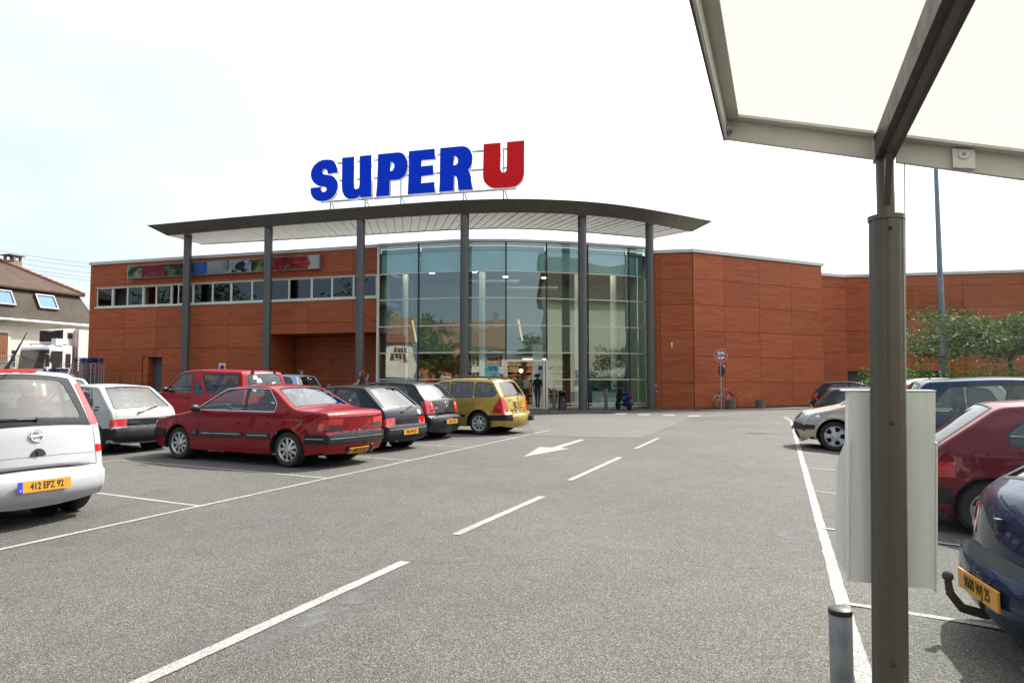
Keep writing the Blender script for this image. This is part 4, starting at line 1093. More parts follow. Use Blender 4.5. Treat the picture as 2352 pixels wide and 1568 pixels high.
def P405():
    p = paint('paint_dark_red', (.215, .003, .006), .0, .3, .02)
    side = win([(.86, .955), (.30, 1.315), (-.22, 1.335), (-.30, .955)], .04, seal=.018) + win([(-.36, .955), (-.28, 1.335), (-.74, 1.315), (-.98, 1.10), (-1.02, .955)], .04, seal=.018)
    side += [('rear_bumper', BUMPBLACK, .022, [(-2.3, .42), (-1.72, .42), (-1.72, .575), (-2.3, .575)], {'join': True}),
             ('front_bumper', BUMPBLACK, .022, [(2.3, .42), (1.74, .42), (1.74, .56), (2.3, .56)], {'join': True}),
             ('tail_light', LRED, .004, [(-2.3, .64), (-1.96, .64), (-1.99, .835), (-2.3, .835)])]
    rear = [('rear_bumper', BUMPBLACK, .022, [(.42, -1.1), (.42, 1.1), (.575, 1.1), (.575, -1.1)], {'join': True, 'wrap': 'both'}),
            ('tail_light', LRED, .004, [(.735, .56), (.735, 1.02), (.835, 1.02), (.835, .58)], {'both': True, 'wrap': True}),
            ('tail_light_base', LDARK, .004, [(.64, .57), (.64, 1.02), (.735, 1.02), (.735, .56)], {'both': True, 'wrap': True})]
    top = glass_top('rear_window', -.84, -1.375, .84, .92, smat=CHT) + glass_top('windscreen', .33, .93, .84, .92)
    s = dict(outline=[(2.06, .2), (2.16, .36, .1), (2.19, .54, .08), (2.10, .74, .12), (.98, .925, .25), (.30, 1.345, .22), (-.25, 1.405, .5), (-.80, 1.37, .22), (-1.43, .985, .18), (-2.06, .955, .25), (-2.14, .90, .08), (-2.10, .6, .06), (-2.135, .57, .03), (-2.14, .40, .05), (-2.06, .25)],
             W=1.70, belt=.93, wheels=(1.335, -1.335), wr=.305, sill=.21, tum=.20, side=side, rear=rear, top=top, front=std_front(.58, .72, .5, BUMPBLACK), paint=p, spokes=9, open=(.36, .86, .42), rim=.205, scale=(1.04,1,1), tw=.19, ar=.10, cr=.07, seatx=-.12, rearx=-.95, dashx=.75, shelfx=-1.3)
    c = Car('red_saloon', 'dusty dark red four-door saloon with its tail to the lane', s, (-4.72, 13.40), math.atan2(.457, -.89))
    for pts in ([(1.72, .56), (1.72, .62)],): pass
    c.ribbon('door_seam', M['dark'], [(.93, .93), (.80, .80), (.77, .30)]); c.ribbon('door_seam', M['dark'], [(-.33, .93), (-.36, .55), (-.36, .28)]); c.ribbon('door_seam', M['dark'], [(-1.06, .95), (-1.08, .72), (-.98, .56), (-.96, .30)])
    c.ribbon('body_crease', M['dark'], [(1.9, .80), (-2.05, .855)], .006)
    for a, b in ((.95, .80), (.74, -.32), (-.40, -.96)): c.ribbon('rub_strip', GREYPL, [(a, .515), (b, .525)], .11, .0, th=.018); c.ribbon('rub_strip_trim', CHT, [(a - .05, .525), (b + .05, .535)], .012, .0195)
    c.ribbon('bumper_trim', CHT, [(-1.74, .505), (-2.08, .505)], .012, .024)
    c.ribbon('window_trim', CHT, [(.90, .945), (-1.04, .945), (-1.03, 1.09), (-.76, 1.335), (-.25, 1.358), (.28, 1.335), (.88, .957)], .012, .006); c.ribbon('pillar_trim', M['black'], [(-.25, 1.33), (-.33, .96)], .075, .004)
    for z in (.505,):
        l = c.l_rear(z); c.ribbon('bumper_trim', CHT, [(l, -.98), (l, .98)], .012, .024, (1,), where='top')
    l = c.l_rear(.63); c.ribbon('boot_seam', M['dark'], [(l, -.56), (l, .56)], .009, .002, (1,), where='top')
    l = c.l_rear(.855); c.ribbon('boot_seam', M['dark'], [(l, -.9), (l, .9)], .007, .002, (1,), where='top')
    c.mirrors(.80, .93); c.handles([(-.18, .73), (-.86, .74)]); c.aerial(-.95, .9, -.01, .02)
    c.box('boot_lock', CHT, c.strip(c.l_rear(.60), 0, .01), (.02, .05, .03))
    c.plate('4028 YH 25', .315, -.0, off=.03); c.exhaust(-.45, .24)
    q = MB(); q.tube([(-2.0, -.28, .22), (-2.16, -.28, .21), (-2.22, -.28, .24), (-2.24, -.28, .31)], [.02, .02, .018, .016], 8); q.sphere((-2.24, -.28, .34), .03, 10); q.obj('tow_ball', M['black'], c.root, smooth=True, local=True)
    return c
def P205(name, label, paintm, loc, plate, pl_y, extra=''):
    side = win([(.62, .93), (.16, 1.27), (-.22, 1.29), (-.27, .93)], .04) + win([(-.36, .93), (-.31, 1.29), (-.80, 1.27), (-1.04, .99), (-1.05, .93)], .05)
    side += [('rear_bumper', BUMPBLACK, .022, [(-2, .30), (-1.50, .30), (-1.50, .52), (-2, .52)], {'join': True}), ('front_bumper', BUMPBLACK, .02, [(2, .32), (1.55, .32), (1.55, .50), (2, .50)], {'join': True}),
             ('tail_light', LRED, .004, [(-2, .545), (-1.63, .545), (-1.63, .70), (-2, .70)])]
    rear = [('rear_bumper', BUMPBLACK, .022, [(.26, -1.1), (.26, 1.1), (.52, 1.1), (.52, -1.1)], {'join': True, 'wrap': 'both'}),
            ('tail_light', LRED, .006, [(.545, .64), (.545, 1.02), (.70, 1.02), (.70, .64)], {'both': True, 'wrap': True}),
            ('grille_panel', BUMPBLACK, .003, [(.545, -.63), (.545, .63), (.70, .63), (.70, -.63)])]
    top = glass_top('rear_window', -1.06, -1.59, .84, .90) + glass_top('windscreen', .22, .80, .84, .92)
    s = dict(outline=[(1.80, .2), (1.88, .40, .06), (1.86, .62, .08), (1.76, .72, .10), (.86, .88, .2), (.20, 1.305, .2), (-.30, 1.37, .4), (-1.03, 1.335, .10), (-1.63, .885, .10), (-1.70, .74, .08), (-1.71, .54, .03), (-1.76, .515, .03), (-1.76, .32, .05), (-1.69, .22)],
             W=1.57, belt=.90, wheels=(1.21, -1.21), wr=.285, sill=.21, tum=.17, side=side, rear=rear, top=top, front=std_front(.54, .68, .52, BUMPBLACK), paint=paintm, spokes=8, open=(.55, .85, .3), rim=.18, tw=.165, ar=.07, cr=.05, seatx=.0, rearx=-.75, dashx=.65, shelfx=-1.2, rimmat=simple('hub_' + name, (.20, .20, .21), .4, .6))
    c = Car(name, label, s, loc, math.atan2(.457, -.89))
    for i in range(4): 
        l = c.l_rear(.572 + .034 * i); c.ribbon('grille_bar', GREYPL, [(l, -.62), (l, .62)], .014, .006, (1,), th=.006, where='top')
    l = c.l_rear(.47); c.ribbon('bumper_trim', CHT, [(l, -.98), (l, .98)], .016, .024, (1,), where='top')
    c.badge('PEUGEOT', .625, .32, .062, M['chrome'], .014, 1.2); c.ribbon('door_seam', M['dark'], [(-.31, .9), (-.36, .6), (-.36, .28)]); c.ribbon('door_seam', M['dark'], [(.7, .9), (.66, .3)])
    c.ribbon('tailgate_seam', M['dark'], [(c.l_top(-1.03), .94), (c.l_rear(.72), .94)], .008, .002, (1, -1), where='top')
    c.mirrors(.60, .91); c.plate(plate, .40, pl_y, off=.03, blue=False); c.wiper(.80, .25, .90, -.45); c.exhaust(.35, .23)
    c.ribbon('rub_strip', BUMPBLACK, [(.9, .50), (-.88, .51)], .07, .0, th=.012)
    return c
P405()
wp = paint('paint_white_hatch', (.40, .40, .39), 0, .35, .04); dk = paint('paint_midnight', (.010, .012, .022), .2, .28, .015)
c = P205('white_hatchback', 'boxy white three-door hatchback with black slatted tail panel', wp, (-9.15, 15.35), '483 VW', -.45)
for z in (.93, .88): c.box('pillar_vent', M['black'], c.side(-1.22, z, 1, .004), (.13, .014, .025)); c.box('pillar_vent', M['black'], c.side(-1.22, z, -1, .004), (.13, .014, .025))
c = P205('dark_hatchback', 'midnight blue boxy hatchback between the red saloon and the charcoal hatchback', dk, (-3.80, 15.85), '1964 XW 25', 0)
l = c.l_rear(.79); o_ = c.strip(l, -.7, .004); q = MB(); q.lathe([(0, .004), (.055, .003), (.06, 0)], (0, 0, 0), 20); o_ = q.obj('round_sticker', M['white'], c.root, local=True); o_.data.transform(frame_M(c.strip(l, -.72, .003), (0, -1, 0), (.5, 0, 1)))
def POLO():
    p = paint('paint_charcoal', (.022, .024, .027), .3, .3, .02)
    side = win([(.86, .965), (.32, 1.35), (-.20, 1.385), (-.26, .965)], .05) + win([(-.36, .965), (-.32, 1.385), (-.98, 1.345), (-1.18, 1.16), (-1.16, 1.0), (-.98, .965)], .07)
    side += [('tail_light', LRED, .006, [(-2, .66), (-1.62, .66), (-1.58, .96), (-2, .96)])]
    rear = [('tail_light', LRED, .006, [(.66, .66), (.66, 1.02), (.965, 1.02), (.965, .74)], {'both': True, 'wrap': True})]
    top = glass_top('rear_window', -1.34, -1.66, .80, .86) + glass_top('windscreen', .34, .95, .84, .92)
    s = dict(outline=[(1.88, .2), (1.96, .40, .1), (1.93, .62, .12), (1.72, .78, .2), (.98, .95, .25), (.32, 1.395, .25), (-.35, 1.462, .5), (-1.28, 1.405, .12), (-1.69, .965, .10), (-1.75, .68, .08), (-1.77, .60, .04), (-1.86, .56, .05), (-1.87, .36, .08), (-1.78, .22)],
             W=1.66, belt=.94, wheels=(1.23, -1.23), wr=.30, sill=.21, tum=.18, side=side, rear=rear, top=top, front=std_front(.58, .74, .5), paint=p, spokes=7, open=(.5, .86, .4), rim=.19, ar=.13, cr=.12, seatx=-.02, rearx=-.8, dashx=.72, shelfx=-1.25, flare=.02)
    c = Car('charcoal_hatchback', 'charcoal hatchback with red round-eyed tail lights beside the gold estate', s, (-3.32, 18.68), math.atan2(.457, -.89))
    for sg in (1, -1):
        for z, m_ in ((.86, LWHITE), (.74, LRED)):
            l = c.l_rear(z); q = MB(); q.lathe([(0, .012), (.035, .01), (.045, 0)], (0, 0, 0), 16); o = q.obj('round_lamp', m_, c.root, local=True, smooth=True); o.data.transform(frame_M(c.strip(l, sg * .80, .006), (0, -1, 0), (.1, 0, 1)))
    q = MB(); l = c.l_rear(.86); q.lathe([(.05, 0), (.058, .006), (.066, .0)], (0, 0, 0), 20); q.bar((-.035, .04, .003), (-.012, -.045, .003), .009); q.bar((.035, .04, .003), (.012, -.045, .003), .009); q.bar((-.012, -.045, .003), (0, .01, .003), .009); q.bar((.012, -.045, .003), (0, .01, .003), .009)
    o = q.obj('badge', M['chrome'], c.root, local=True); o.data.transform(frame_M(c.strip(l, 0, .006), (0, -1, 0), (0, 0, 1)))
    c.badge('POLO', .78, .40, .05, M['chrome'], .006, 1.2)
    l = c.l_rear(.66); c.ribbon('tailgate_seam', M['dark'], [(c.l_rear(.96), .68), (c.l_rear(.68), .64)], .008, .002, (1, -1), where='top'); c.ribbon('tailgate_seam', M['dark'], [(c.l_rear(.665), -.64), (c.l_rear(.665), .64)], .008, .002, (1,), where='top')
    l = c.l_rear(.55); c.ribbon('bumper_strip', BUMPBLACK, [(l, -.97), (l, .97)], .05, 0, (1,), th=.012, where='top')
    q = MB(); q.box(c.strip(c.l_rear(.72), 0, .006), (.03, .09, .05)); q.obj('tailgate_handle', M['black'], c.root, local=True)
    c.box('brake_light', LRED, c.strip(c.l_top(-1.30), 0, .012), (.05, .35, .02)); c.plate('5225 TX 25', .45, 0, off=.03); c.wiper(1.0, 0, 1.02, -.5); c.mirrors(.80, .96, p); c.aerial(-1.1, 0, -.10, .22)
    c.ribbon('door_seam', M['dark'], [(-.31, .94), (-.36, .6), (-.34, .28)]); c.ribbon('door_seam', M['dark'], [(.9, .94), (.82, .3)])
def SW307():
    p = paint('paint_gold', (.42, .31, .075), .35, .32, .02)
    side = win([(.70, 1.03), (.05, 1.40), (-.30, 1.42), (-.34, 1.03)], .06, M['darkglass']) + win([(-.42, 1.03), (-.38, 1.43), (-1.10, 1.42), (-1.12, 1.03)], .05, M['darkglass']) + win([(-1.20, 1.03), (-1.18, 1.42), (-1.70, 1.38), (-1.84, 1.22), (-1.80, 1.05)], .07, M['darkglass']) + win([(1.05, 1.03), (.80, 1.03), (.80, 1.12)], .02, M['darkglass'])
    side += [('tail_light', LRED, .006, [(-2.4, .60), (-1.76, .60), (-1.80, .74), (-1.90, .92), (-1.98, 1.04), (-2.4, 1.04)]), ('bumper_guard', BUMPBLACK, .016, rpoly([(-2.3, .40), (-1.66, .40), (-1.62, .54), (-2.3, .55)], .05)),]
    rear = [('tail_light', LRED, .006, [(.60, .76), (.60, 1.02), (1.04, 1.02), (1.04, .94), (.85, .80)], {'both': True, 'wrap': True}),
            ('bumper_guard', BUMPBLACK, .016, [(.40, .70), (.40, 1.05), (.545, 1.05), (.545, .72)], {'both': True, 'wrap': True}), ('bumper_sill', GREYPL, .006, [(.555, -.68), (.555, .68), (.575, .68), (.575, -.68)])]
    top = glass_top('rear_window', -1.74, -1.965, .80, .84, M['darkglass']) + glass_top('windscreen', .12, 1.05, .84, .92) 
    s = dict(outline=[(2.12, .2), (2.22, .42, .1), (2.17, .64, .12), (1.95, .80, .2), (1.12, 1.0, .3), (.08, 1.475, .35), (-.55, 1.535, .5), (-1.68, 1.49, .10), (-1.99, 1.03, .10), (-2.06, .70, .08), (-2.07, .61, .03), (-2.15, .58, .05), (-2.17, .38, .08), (-2.07, .23)],
             W=1.76, belt=1.01, wheels=(1.35, -1.35), wr=.315, sill=.22, tum=.19, side=side, rear=rear, top=top, front=std_front(.64, .80, .5), paint=p, spokes=8, open=(.45, .84, .5), rim=.215, ar=.14, cr=.11, seatx=-.05, rearx=-.9, dashx=.85, seath=.66, zseat=.56, shelf=False, flare=.02, rimmat=simple('hub_gold_estate', (.62, .63, .64), .35, .5))
    c = Car('gold_estate_car', 'metallic gold estate car with black roof rails nearest the entrance', s, (-1.72, 20.55), math.atan2(.457, -.89))
    for sg in (1, -1):
        q = MB(); pts = [c.strip(c.l_top(x), sg * .90, .035 + (.03 if -1.55 < x < -.2 else -.03)) for x in (.0, -.2, -.5, -1.0, -1.45, -1.55, -1.70)]; q.tube(pts, .022, 8); q.obj('roof_rail', M['black'], c.root, smooth=True, local=True)
    c.ribbon('door_seam', M['dark'], [(-.38, 1.0), (-.42, .6), (-.42, .3)]); c.ribbon('door_seam', M['dark'], [(-1.16, 1.01), (-1.18, .8), (-.98, .5), (-.94, .32)]); c.ribbon('rub_strip', BUMPBLACK, [(.7, .50), (-.4, .51)], .07, .0, th=.014); c.ribbon('rub_strip', BUMPBLACK, [(-.44, .51), (-.92, .515)], .07, .0, th=.014)
    c.handles([(-.25, .86), (-1.0, .87)], p, .18); c.mirrors(.88, 1.02, p); c.wiper(1.05, -.1, 1.10, -.7); c.aerial(-1.3, 0, -.16, .26)
    q = MB(); q.box(c.strip(c.l_rear(.86), 0, .012), (.03, .56, .035)); q.obj('plate_trim', p, c.root, local=True)
    c.plate('1384 ND 25', .775, 0, .46, .1, off=.014); c.box('brake_light', LRED, c.strip(c.l_top(-1.68), 0, .01), (.06, .22, .025)); c.badge('PEUGEOT', .93, .42, .04, M['chrome'])
    q = MB(); q.bar((0, .05, 0), (0, -.05, 0), .018); q.bar((-.035, .03, 0), (.03, .045, 0), .014); q.bar((-.02, -.02, 0), (.035, -.05, 0), .014); o = q.obj('badge', M['chrome'], c.root, local=True); o.data.transform(frame_M(c.strip(c.l_rear(.955), 0, .008), (0, -1, 0), (0, 0, 1)))
    q = MB(); q.box((-2.26, -.55, .42), (.12, .16, .14)); q.box((-2.2, -.55, .42), (.1, .07, .07)); q.obj('tow_socket', M['black'], c.root, local=True)
    c.ribbon('tailgate_seam', M['dark'], [(c.l_rear(1.02), .90), (c.l_rear(.6), .70)], .008, .002, (1, -1), where='top')
def MERIVA():
    p = paint('paint_white_mpv', (.37, .38, .40), 0, .3, .04)
    side = win([(.60, 1.06), (.22, 1.42), (-.25, 1.47), (-.28, 1.04)], .05) + win([(-.36, 1.04), (-.33, 1.47), (-1.0, 1.45), (-1.02, 1.04)], .05) + win([(-1.09, 1.05), (-1.08, 1.44), (-1.38, 1.40), (-1.50, 1.12)], .05)
    side += [('tail_light', LRED, .006, [(-2.2, .99), (-1.60, .99), (-1.50, 1.25), (-1.46, 1.47), (-2.2, 1.47)])]
    rear = [('tail_light', LRED, .006, [(1.00, .90), (1.00, 1.03), (1.44, 1.03), (1.44, .95)], {'both': True, 'wrap': True}),
            ('reflector', LRED, .004, [(.70, .92), (.70, 1.03), (.78, 1.03), (.78, .92)], {'both': True, 'wrap': True}),
            ('tailgate_glass_band', simple('black_glass', (.010, .013, .015), .1, spec=.25), .002, [(.985, -.89), (.985, .89), (1.505, .89), (1.505, -.89)], {'late': True}),
            ('rear_window', M['darkglass'], -.002, [(1.06, -.78), (1.06, .78), (1.46, .70), (1.46, -.70)], {'round': .07})]
    top = glass_top('windscreen', .25, 1.0, .84, .92)
    s = dict(outline=[(1.90, .2), (1.99, .45, .1), (1.92, .74, .15), (1.72, .86, .2), (1.12, 1.02, .3), (.24, 1.52, .3), (-.35, 1.615, .6), (-1.40, 1.565, .12), (-1.73, 1.0, .12), (-1.79, .68, .10), (-1.81, .55, .03), (-1.89, .52, .05), (-1.91, .34, .08), (-1.84, .25)],
             W=1.70, belt=1.02, wheels=(1.31, -1.31), wr=.30, sill=.21, tum=.15, side=side, rear=rear, top=top, front=std_front(.62, .78, .5), paint=p, ar=.11, cr=.12, seatx=.0, rearx=-.85, seath=.68, zseat=.60, shelf=True, shelfx=-1.4, flare=.012)
    c = Car('white_compact_mpv', 'white compact people carrier with its tailgate at the left picture edge', s, (-6.59, 8.04), math.atan2(.43, -.90))
    q = MB(); l = c.l_rear(.90); n_ = 24; q.tube([(.062 * math.cos(2 * math.pi * k / n_), .062 * math.sin(2 * math.pi * k / n_), .004) for k in range(n_ + 1)], .008, 6, cap=False); q.add([(-.10, .004, .008), (.03, .012, .008), (.012, -.002, .008), (.10, .0, .008), (-.03, -.012, .008), (-.012, .004, .008)], [(0, 4, 5), (0, 5, 1), (1, 5, 2), (5, 4, 2), (1, 2, 3), (2, 4, 3)]); o = q.obj('badge', M['chrome'], c.root, smooth=False, local=True); o.data.transform(frame_M(c.strip(l, 0, .008), (0, -1, 0), (.1, 0, 1)))
    q = MB(); q.add([(.075 * math.cos(math.pi * k / 12), .075 * math.sin(math.pi * k / 12), .003) for k in range(13)], [tuple(range(13))]); q.box((0, .03, .008), (.03, .04, .015)); o = q.obj('tailgate_handle', M['black'], c.root, local=True); o.data.transform(frame_M(c.strip(c.l_rear(.70), 0, .004), (0, -1, 0), (.1, 0, 1)))
    q = MB(); q.box(c.strip(c.l_rear(1.535), -.02, .012), (.04, .40, .035)); q.obj('brake_light', LRED, c.root, local=True)
    l = c.l_rear(.565); c.ribbon('tailgate_seam', M['dark'], [(l, -.93), (l, .93)], .009, .002, (1,), where='top'); c.ribbon('tailgate_seam', M['dark'], [(c.l_rear(.97), .92), (c.l_rear(.565), .93)], .008, .002, (1, -1), where='top')
    l = c.l_rear(.68); c.ribbon('body_crease', M['dark'], [(l - .015, -.9), (l - .015, .9)], .003, .001, (1,), where='top')
    c.plate('412 EPZ 92', .42, 0.0, off=.014); c.wiper(1.04, -.03, 1.055, .55); c.aerial(-1.05, .0, -.06, .04); c.mirrors(.75, 1.05, p); c.exhaust(-.5, .26)
    a = c.strip(c.l_top(-1.32), .05); q = MB(); q.tube([a, a + Vector((-.06, 0, .06)), a + Vector((-.36, .0, .40))], [.03, .014, .004], 8); q.obj('aerial', M['black'], c.root, smooth=True, local=True)
    for y in (.38, .14, -.1):
        q = MB(); q.box((-1.42, y, 1.03), (.2, .2, .09)); q.obj('tissue_box', simple('box_cream%d' % int(y * 100), (.6, .58, .40), .7), c.root, local=True)
POLO(); SW307(); MERIVA()
HL = math.atan2(.457, -.89); HR_OUT = math.atan2(-.42, .908); HR_IN = math.atan2(.42, -.908)
def TERRANO():
    p = paint('paint_bright_red', (.32, .004, .007), 0, .3, .015)
    side = win([(.78, 1.10), (.36, 1.55), (-.12, 1.57), (-.14, 1.10)], .04) + win([(-.28, 1.08), (-.30, 1.46), (-.68, 1.08)], .04) + win([(-.52, 1.56), (-.80, 1.12), (-1.72, 1.12), (-1.80, 1.56)], .05, seal=.035)
    side += [('rear_bumper', BUMPBLACK, .02, [(-2.4, .42), (-1.8, .42), (-1.8, .58), (-2.4, .58)], {'join': True})]
    rear = [('rear_bumper', BUMPBLACK, .03, [(.42, -1.1), (.42, 1.1), (.58, 1.1), (.58, -1.1)], {'join': True, 'wrap': 'both'}), ('tail_light', LRED, .005, [(.66, .82), (.66, 1.02), (1.0, 1.02), (1.0, .82)], {'both': True, 'wrap': True}),
            ('rear_window', M['carglass'], -.006, [(1.12, -.86), (1.12, .86), (1.58, .82), (1.58, -.82)], {'round': .06}), ('window_seal', M['black'], .003, [(1.09, -.9), (1.09, .9), (1.61, .86), (1.61, -.86)], {'join': True, 'late': True})]
    s = dict(outline=[(1.98, .42), (2.04, .62, .05), (2.0, .98, .1), (.90, 1.08, .15), (.36, 1.60, .15), (-.10, 1.68, .3), (-1.80, 1.665, .08), (-2.02, 1.05, .1), (-2.04, .60, .03), (-2.12, .57, .03), (-2.12, .42, .04), (-2.05, .38)],
             W=1.70, belt=1.08, zm=.75, wheels=(1.32, -1.32), wr=.365, arch=.08, sill=.42, tum=.13, rc=.045, side=side, rear=rear, top=glass_top('windscreen', .40, .86, .86, .92), front=std_front(.72, .92, .55, BUMPBLACK), paint=p, flare=.035, spokes=6, rim=.20, tw=.23, zseat=.78, seatx=-.05, rearx=-.95, dashx=.62, cf=.06, af=.06, shelf=False, seath=.55)
    c = Car('red_off_roader', 'bright red three-door off-roader with a covered spare wheel on its tail', s, (-8.0, 18.6), HL)
    c.ribbon('door_seam', M['dark'], [(-.19, 1.6), (-.20, 1.0), (-.18, .48)]); c.ribbon('door_seam', M['dark'], [(.82, 1.06), (.80, .48)]); c.ribbon('body_crease', M['dark'], [(1.9, .93), (-1.95, .93)], .006); c.mirrors(.66, 1.10); c.handles([(-.06, .96)], M['black'])
    for y in (.4, -.4): c.box('window_hinge', M['black'], c.strip(c.l_rear(1.62), y / .7, .012), (.05, .05, .08))
    q = MB(); q.lathe([(0, -.24), (.30, -.23), (.36, -.18), (.365, -.04), (.33, 0)], (-2.03, -.22, 1.02), 28, axis='X'); o = q.obj('spare_wheel', M['rubber'], c.root, smooth=True, local=True)
    text_obj('cover_text', 'AUTOMI', .14, M['white'], o, frame_M((-2.275, -.22, 1.17), (0, -1, 0), (0, 0, 1)), .002)
    q = MB(); q.lathe([(0, .003), (.085, 0)], (0, 0, 0), 20); o = q.obj('round_sticker', M['white'], c.root, local=True); o.data.transform(frame_M(c.strip(c.l_rear(1.24), .62, .004), (0, -1, 0), (.3, 0, 1))); text_obj('sticker_text', 'A', .12, red_l, o, frame_M(c.strip(c.l_rear(1.24), .62, .009), (0, -1, 0), (.3, 0, 1)), .001)
    for q0, z in ((.5, 1.5), (.35, 1.42), (-.35, 1.33)): 
        q = MB(); q.add([(-.09, -.05, 0), (.09, -.05, 0), (.05, .06, 0), (-.06, .05, 0)], [(0, 1, 2, 3)]); o = q.obj('window_sticker', simple('sticker%d' % int(z * 100), (.6, .7, .72), .5), c.root, local=True); o.data.transform(frame_M(c.strip(c.l_rear(z), q0, .0), (0, -1, 0), (.3, 0, 1)))
    c.aerial(.82, .9, -.02, .75)
def hatch(name, label, p, loc, hd, L_=3.8, W=1.64, H=1.42, belt=.93, rearslope=.5, gl='carglass', spokes=7, wr=.29, light='tall', **kw):
    """a rounded five-door hatchback; proportions by length, width and height"""
    xf, xr = L_ * .52, -L_ * .48; wb = L_ * .635 / 2; k = H / 1.42; rs = rearslope
    xa = xr + .10 + rs      # rear edge of the roof
    zb = belt * 1.0; R0 = H - .025
    side = win([(.72, zb + .03), (.24, R0 - .10), (-.22, R0 - .075), (-.26, zb + .03)], .05, M[gl]) + win([(-.34, zb + .03), (-.30, R0 - .075), (xa + .28, R0 - .11), (xa + .05, zb + .16), (xa + .06, zb + .05)], .06, M[gl])
    if light == 'tall':
        side += [('tail_light', LRED, .005, [(xr - .2, .62), (xr + .22, .62), (xr + .26, zb - .02), (xr - .2, zb - .02)])]
        rear = [('tail_light', LRED, .005, [(.62, .72), (.62, 1.02), (zb - .02, 1.02), (zb - .02, .80)], {'both': True, 'wrap': True})]
    else:
        side += [('tail_light', LRED, .005, [(xr - .2, .60), (xr + .30, .60), (xr + .30, .76), (xr - .2, .76)])]
        rear = [('tail_light', LRED, .005, [(.60, .62), (.60, 1.02), (.76, 1.02), (.76, .62)], {'both': True, 'wrap': True})]
    bump = kw.get('bumper')
    if bump:
        side += [('rear_bumper', bump, .018, [(xr - .2, .34), (xr + .26, .34), (xr + .26, .495), (xr - .2, .495)], {'join': True})]
        rear += [('rear_bumper', bump, .018, [(.34, -1.1), (.34, 1.1), (.495, 1.1), (.495, -1.1)], {'join': True, 'wrap': 'both'})]
    xw = xr + .16
    top = glass_top('windscreen', .26, .88, .84, .92, M[gl]) + glass_top('rear_window', xa - .05, xw, .82, .88, M[gl])
    s = dict(outline=[(xf - .10, .2), (xf, .42, .1), (xf - .06, .64, .12), (xf - .28, .76, .2), (.94, zb - .01, .25), (.24, R0 - .05, .25), (-.40, H, .5), (xa, R0 - .03, .10), (xw - .03, zb - .01, .10), (xr + .05, .66, .08), (xr + .04, .56, .04), (xr - .02, .52, .05), (xr - .03, .34, .07), (xr + .06, .23)],
             W=W, belt=zb, wheels=(wb, -wb), wr=wr, sill=.21, tum=kw.get('tum', .18), side=side, rear=rear, top=top, front=kw.get('front') or std_front(.56, .72, .5), paint=p, spokes=spokes, rim=wr * .65, ar=.12, cr=.11, seatx=-.05, rearx=max(-.85, xr + .95), dashx=.7, shelfx=xa - .05, flare=.016, rimmat=kw.get('rimmat') or M['silver'], seath=.58 * k, zseat=.5 * k)
    s.update(kw.get('more', {}))
    c = Car(name, label, s, loc, hd)
    c.mirrors(.74, zb + .02, kw.get('mirror') or p); c.ribbon('door_seam', M['dark'], [(-.30, zb), (-.34, .6), (-.33, .28)]); c.ribbon('door_seam', M['dark'], [(.86, zb), (.78, .3)]); c.ribbon('door_seam', M['dark'], [(xa + .12, zb), (-wb + .38, .55), (-wb + .40, .3)])
    c.handles([(-.2, zb - .15), (xa + .30, zb - .14)], p)
    l = c.l_rear(.57); c.ribbon('tailgate_seam', M['dark'], [(l, -.8), (l, .8)], .008, .002, (1,), where='top')
    return c
def TWINGO():
    p = paint('paint_ice_blue', (.36, .47, .58), .3, .35, .02)
    c = hatch('ice_blue_city_car', 'small ice blue city car beyond the red off-roader', p, (-10.3, 31.6), HL, 3.43, 1.63, 1.42, .92, .34, 'darkglass', 6, .27)
    c.box('brake_light', LRED, c.strip(c.l_rear(1.36), 0, .01), (.03, .2, .03)); c.wiper(.97, 0, 1.15, -.1)
TERRANO(); TWINGO()
c = hatch('blue_hatchback', 'pale blue hatchback in the row beside the lorry', paint('paint_sky_blue', (.12, .22, .42), .2, .3, .03), (-18.4, 25.6), HL, 3.9, 1.66, 1.46, .95, .45, 'darkglass')
c = hatch('black_hatchback', 'black hatchback behind the white people carrier, next to the pale blue one', paint('paint_black', (.012, .012, .014), .1, .25, .02), (-16.2, 23.6), HL, 3.8, 1.65, 1.43, .94, .5, 'darkglass')
c = hatch('cream_hatchback', 'cream white hatchback showing only its roof behind the people carrier', paint('paint_cream', (.62, .60, .52), 0, .3, .03), (-13.6, 19.9), HL, 3.75, 1.62, 1.40, .92, .4)
c = hatch('black_spoiler_hatchback', 'black hatchback with slanted red tail lights below the right wall', paint('paint_black_gloss', (.013, .014, .016), .1, .22, .02), (15.85, 32.2), HR_OUT, 3.83, 1.65, 1.43, .93, .48, 'darkglass', 7, .3); c.wiper(.98, 0, 1.02, -.5); c.plate('206 XA 25', .48)
c = hatch('graphite_hatchback', 'graphite hatchback half hidden by the champagne people carrier', paint('paint_graphite', (.030, .033, .040), .4, .3, .02), (10.25, 19.05), HR_OUT, 3.9, 1.68, 1.37, .90, .40, 'darkglass', 7, .29, 'low'); c.wiper(.93, 0, .97, -.5)
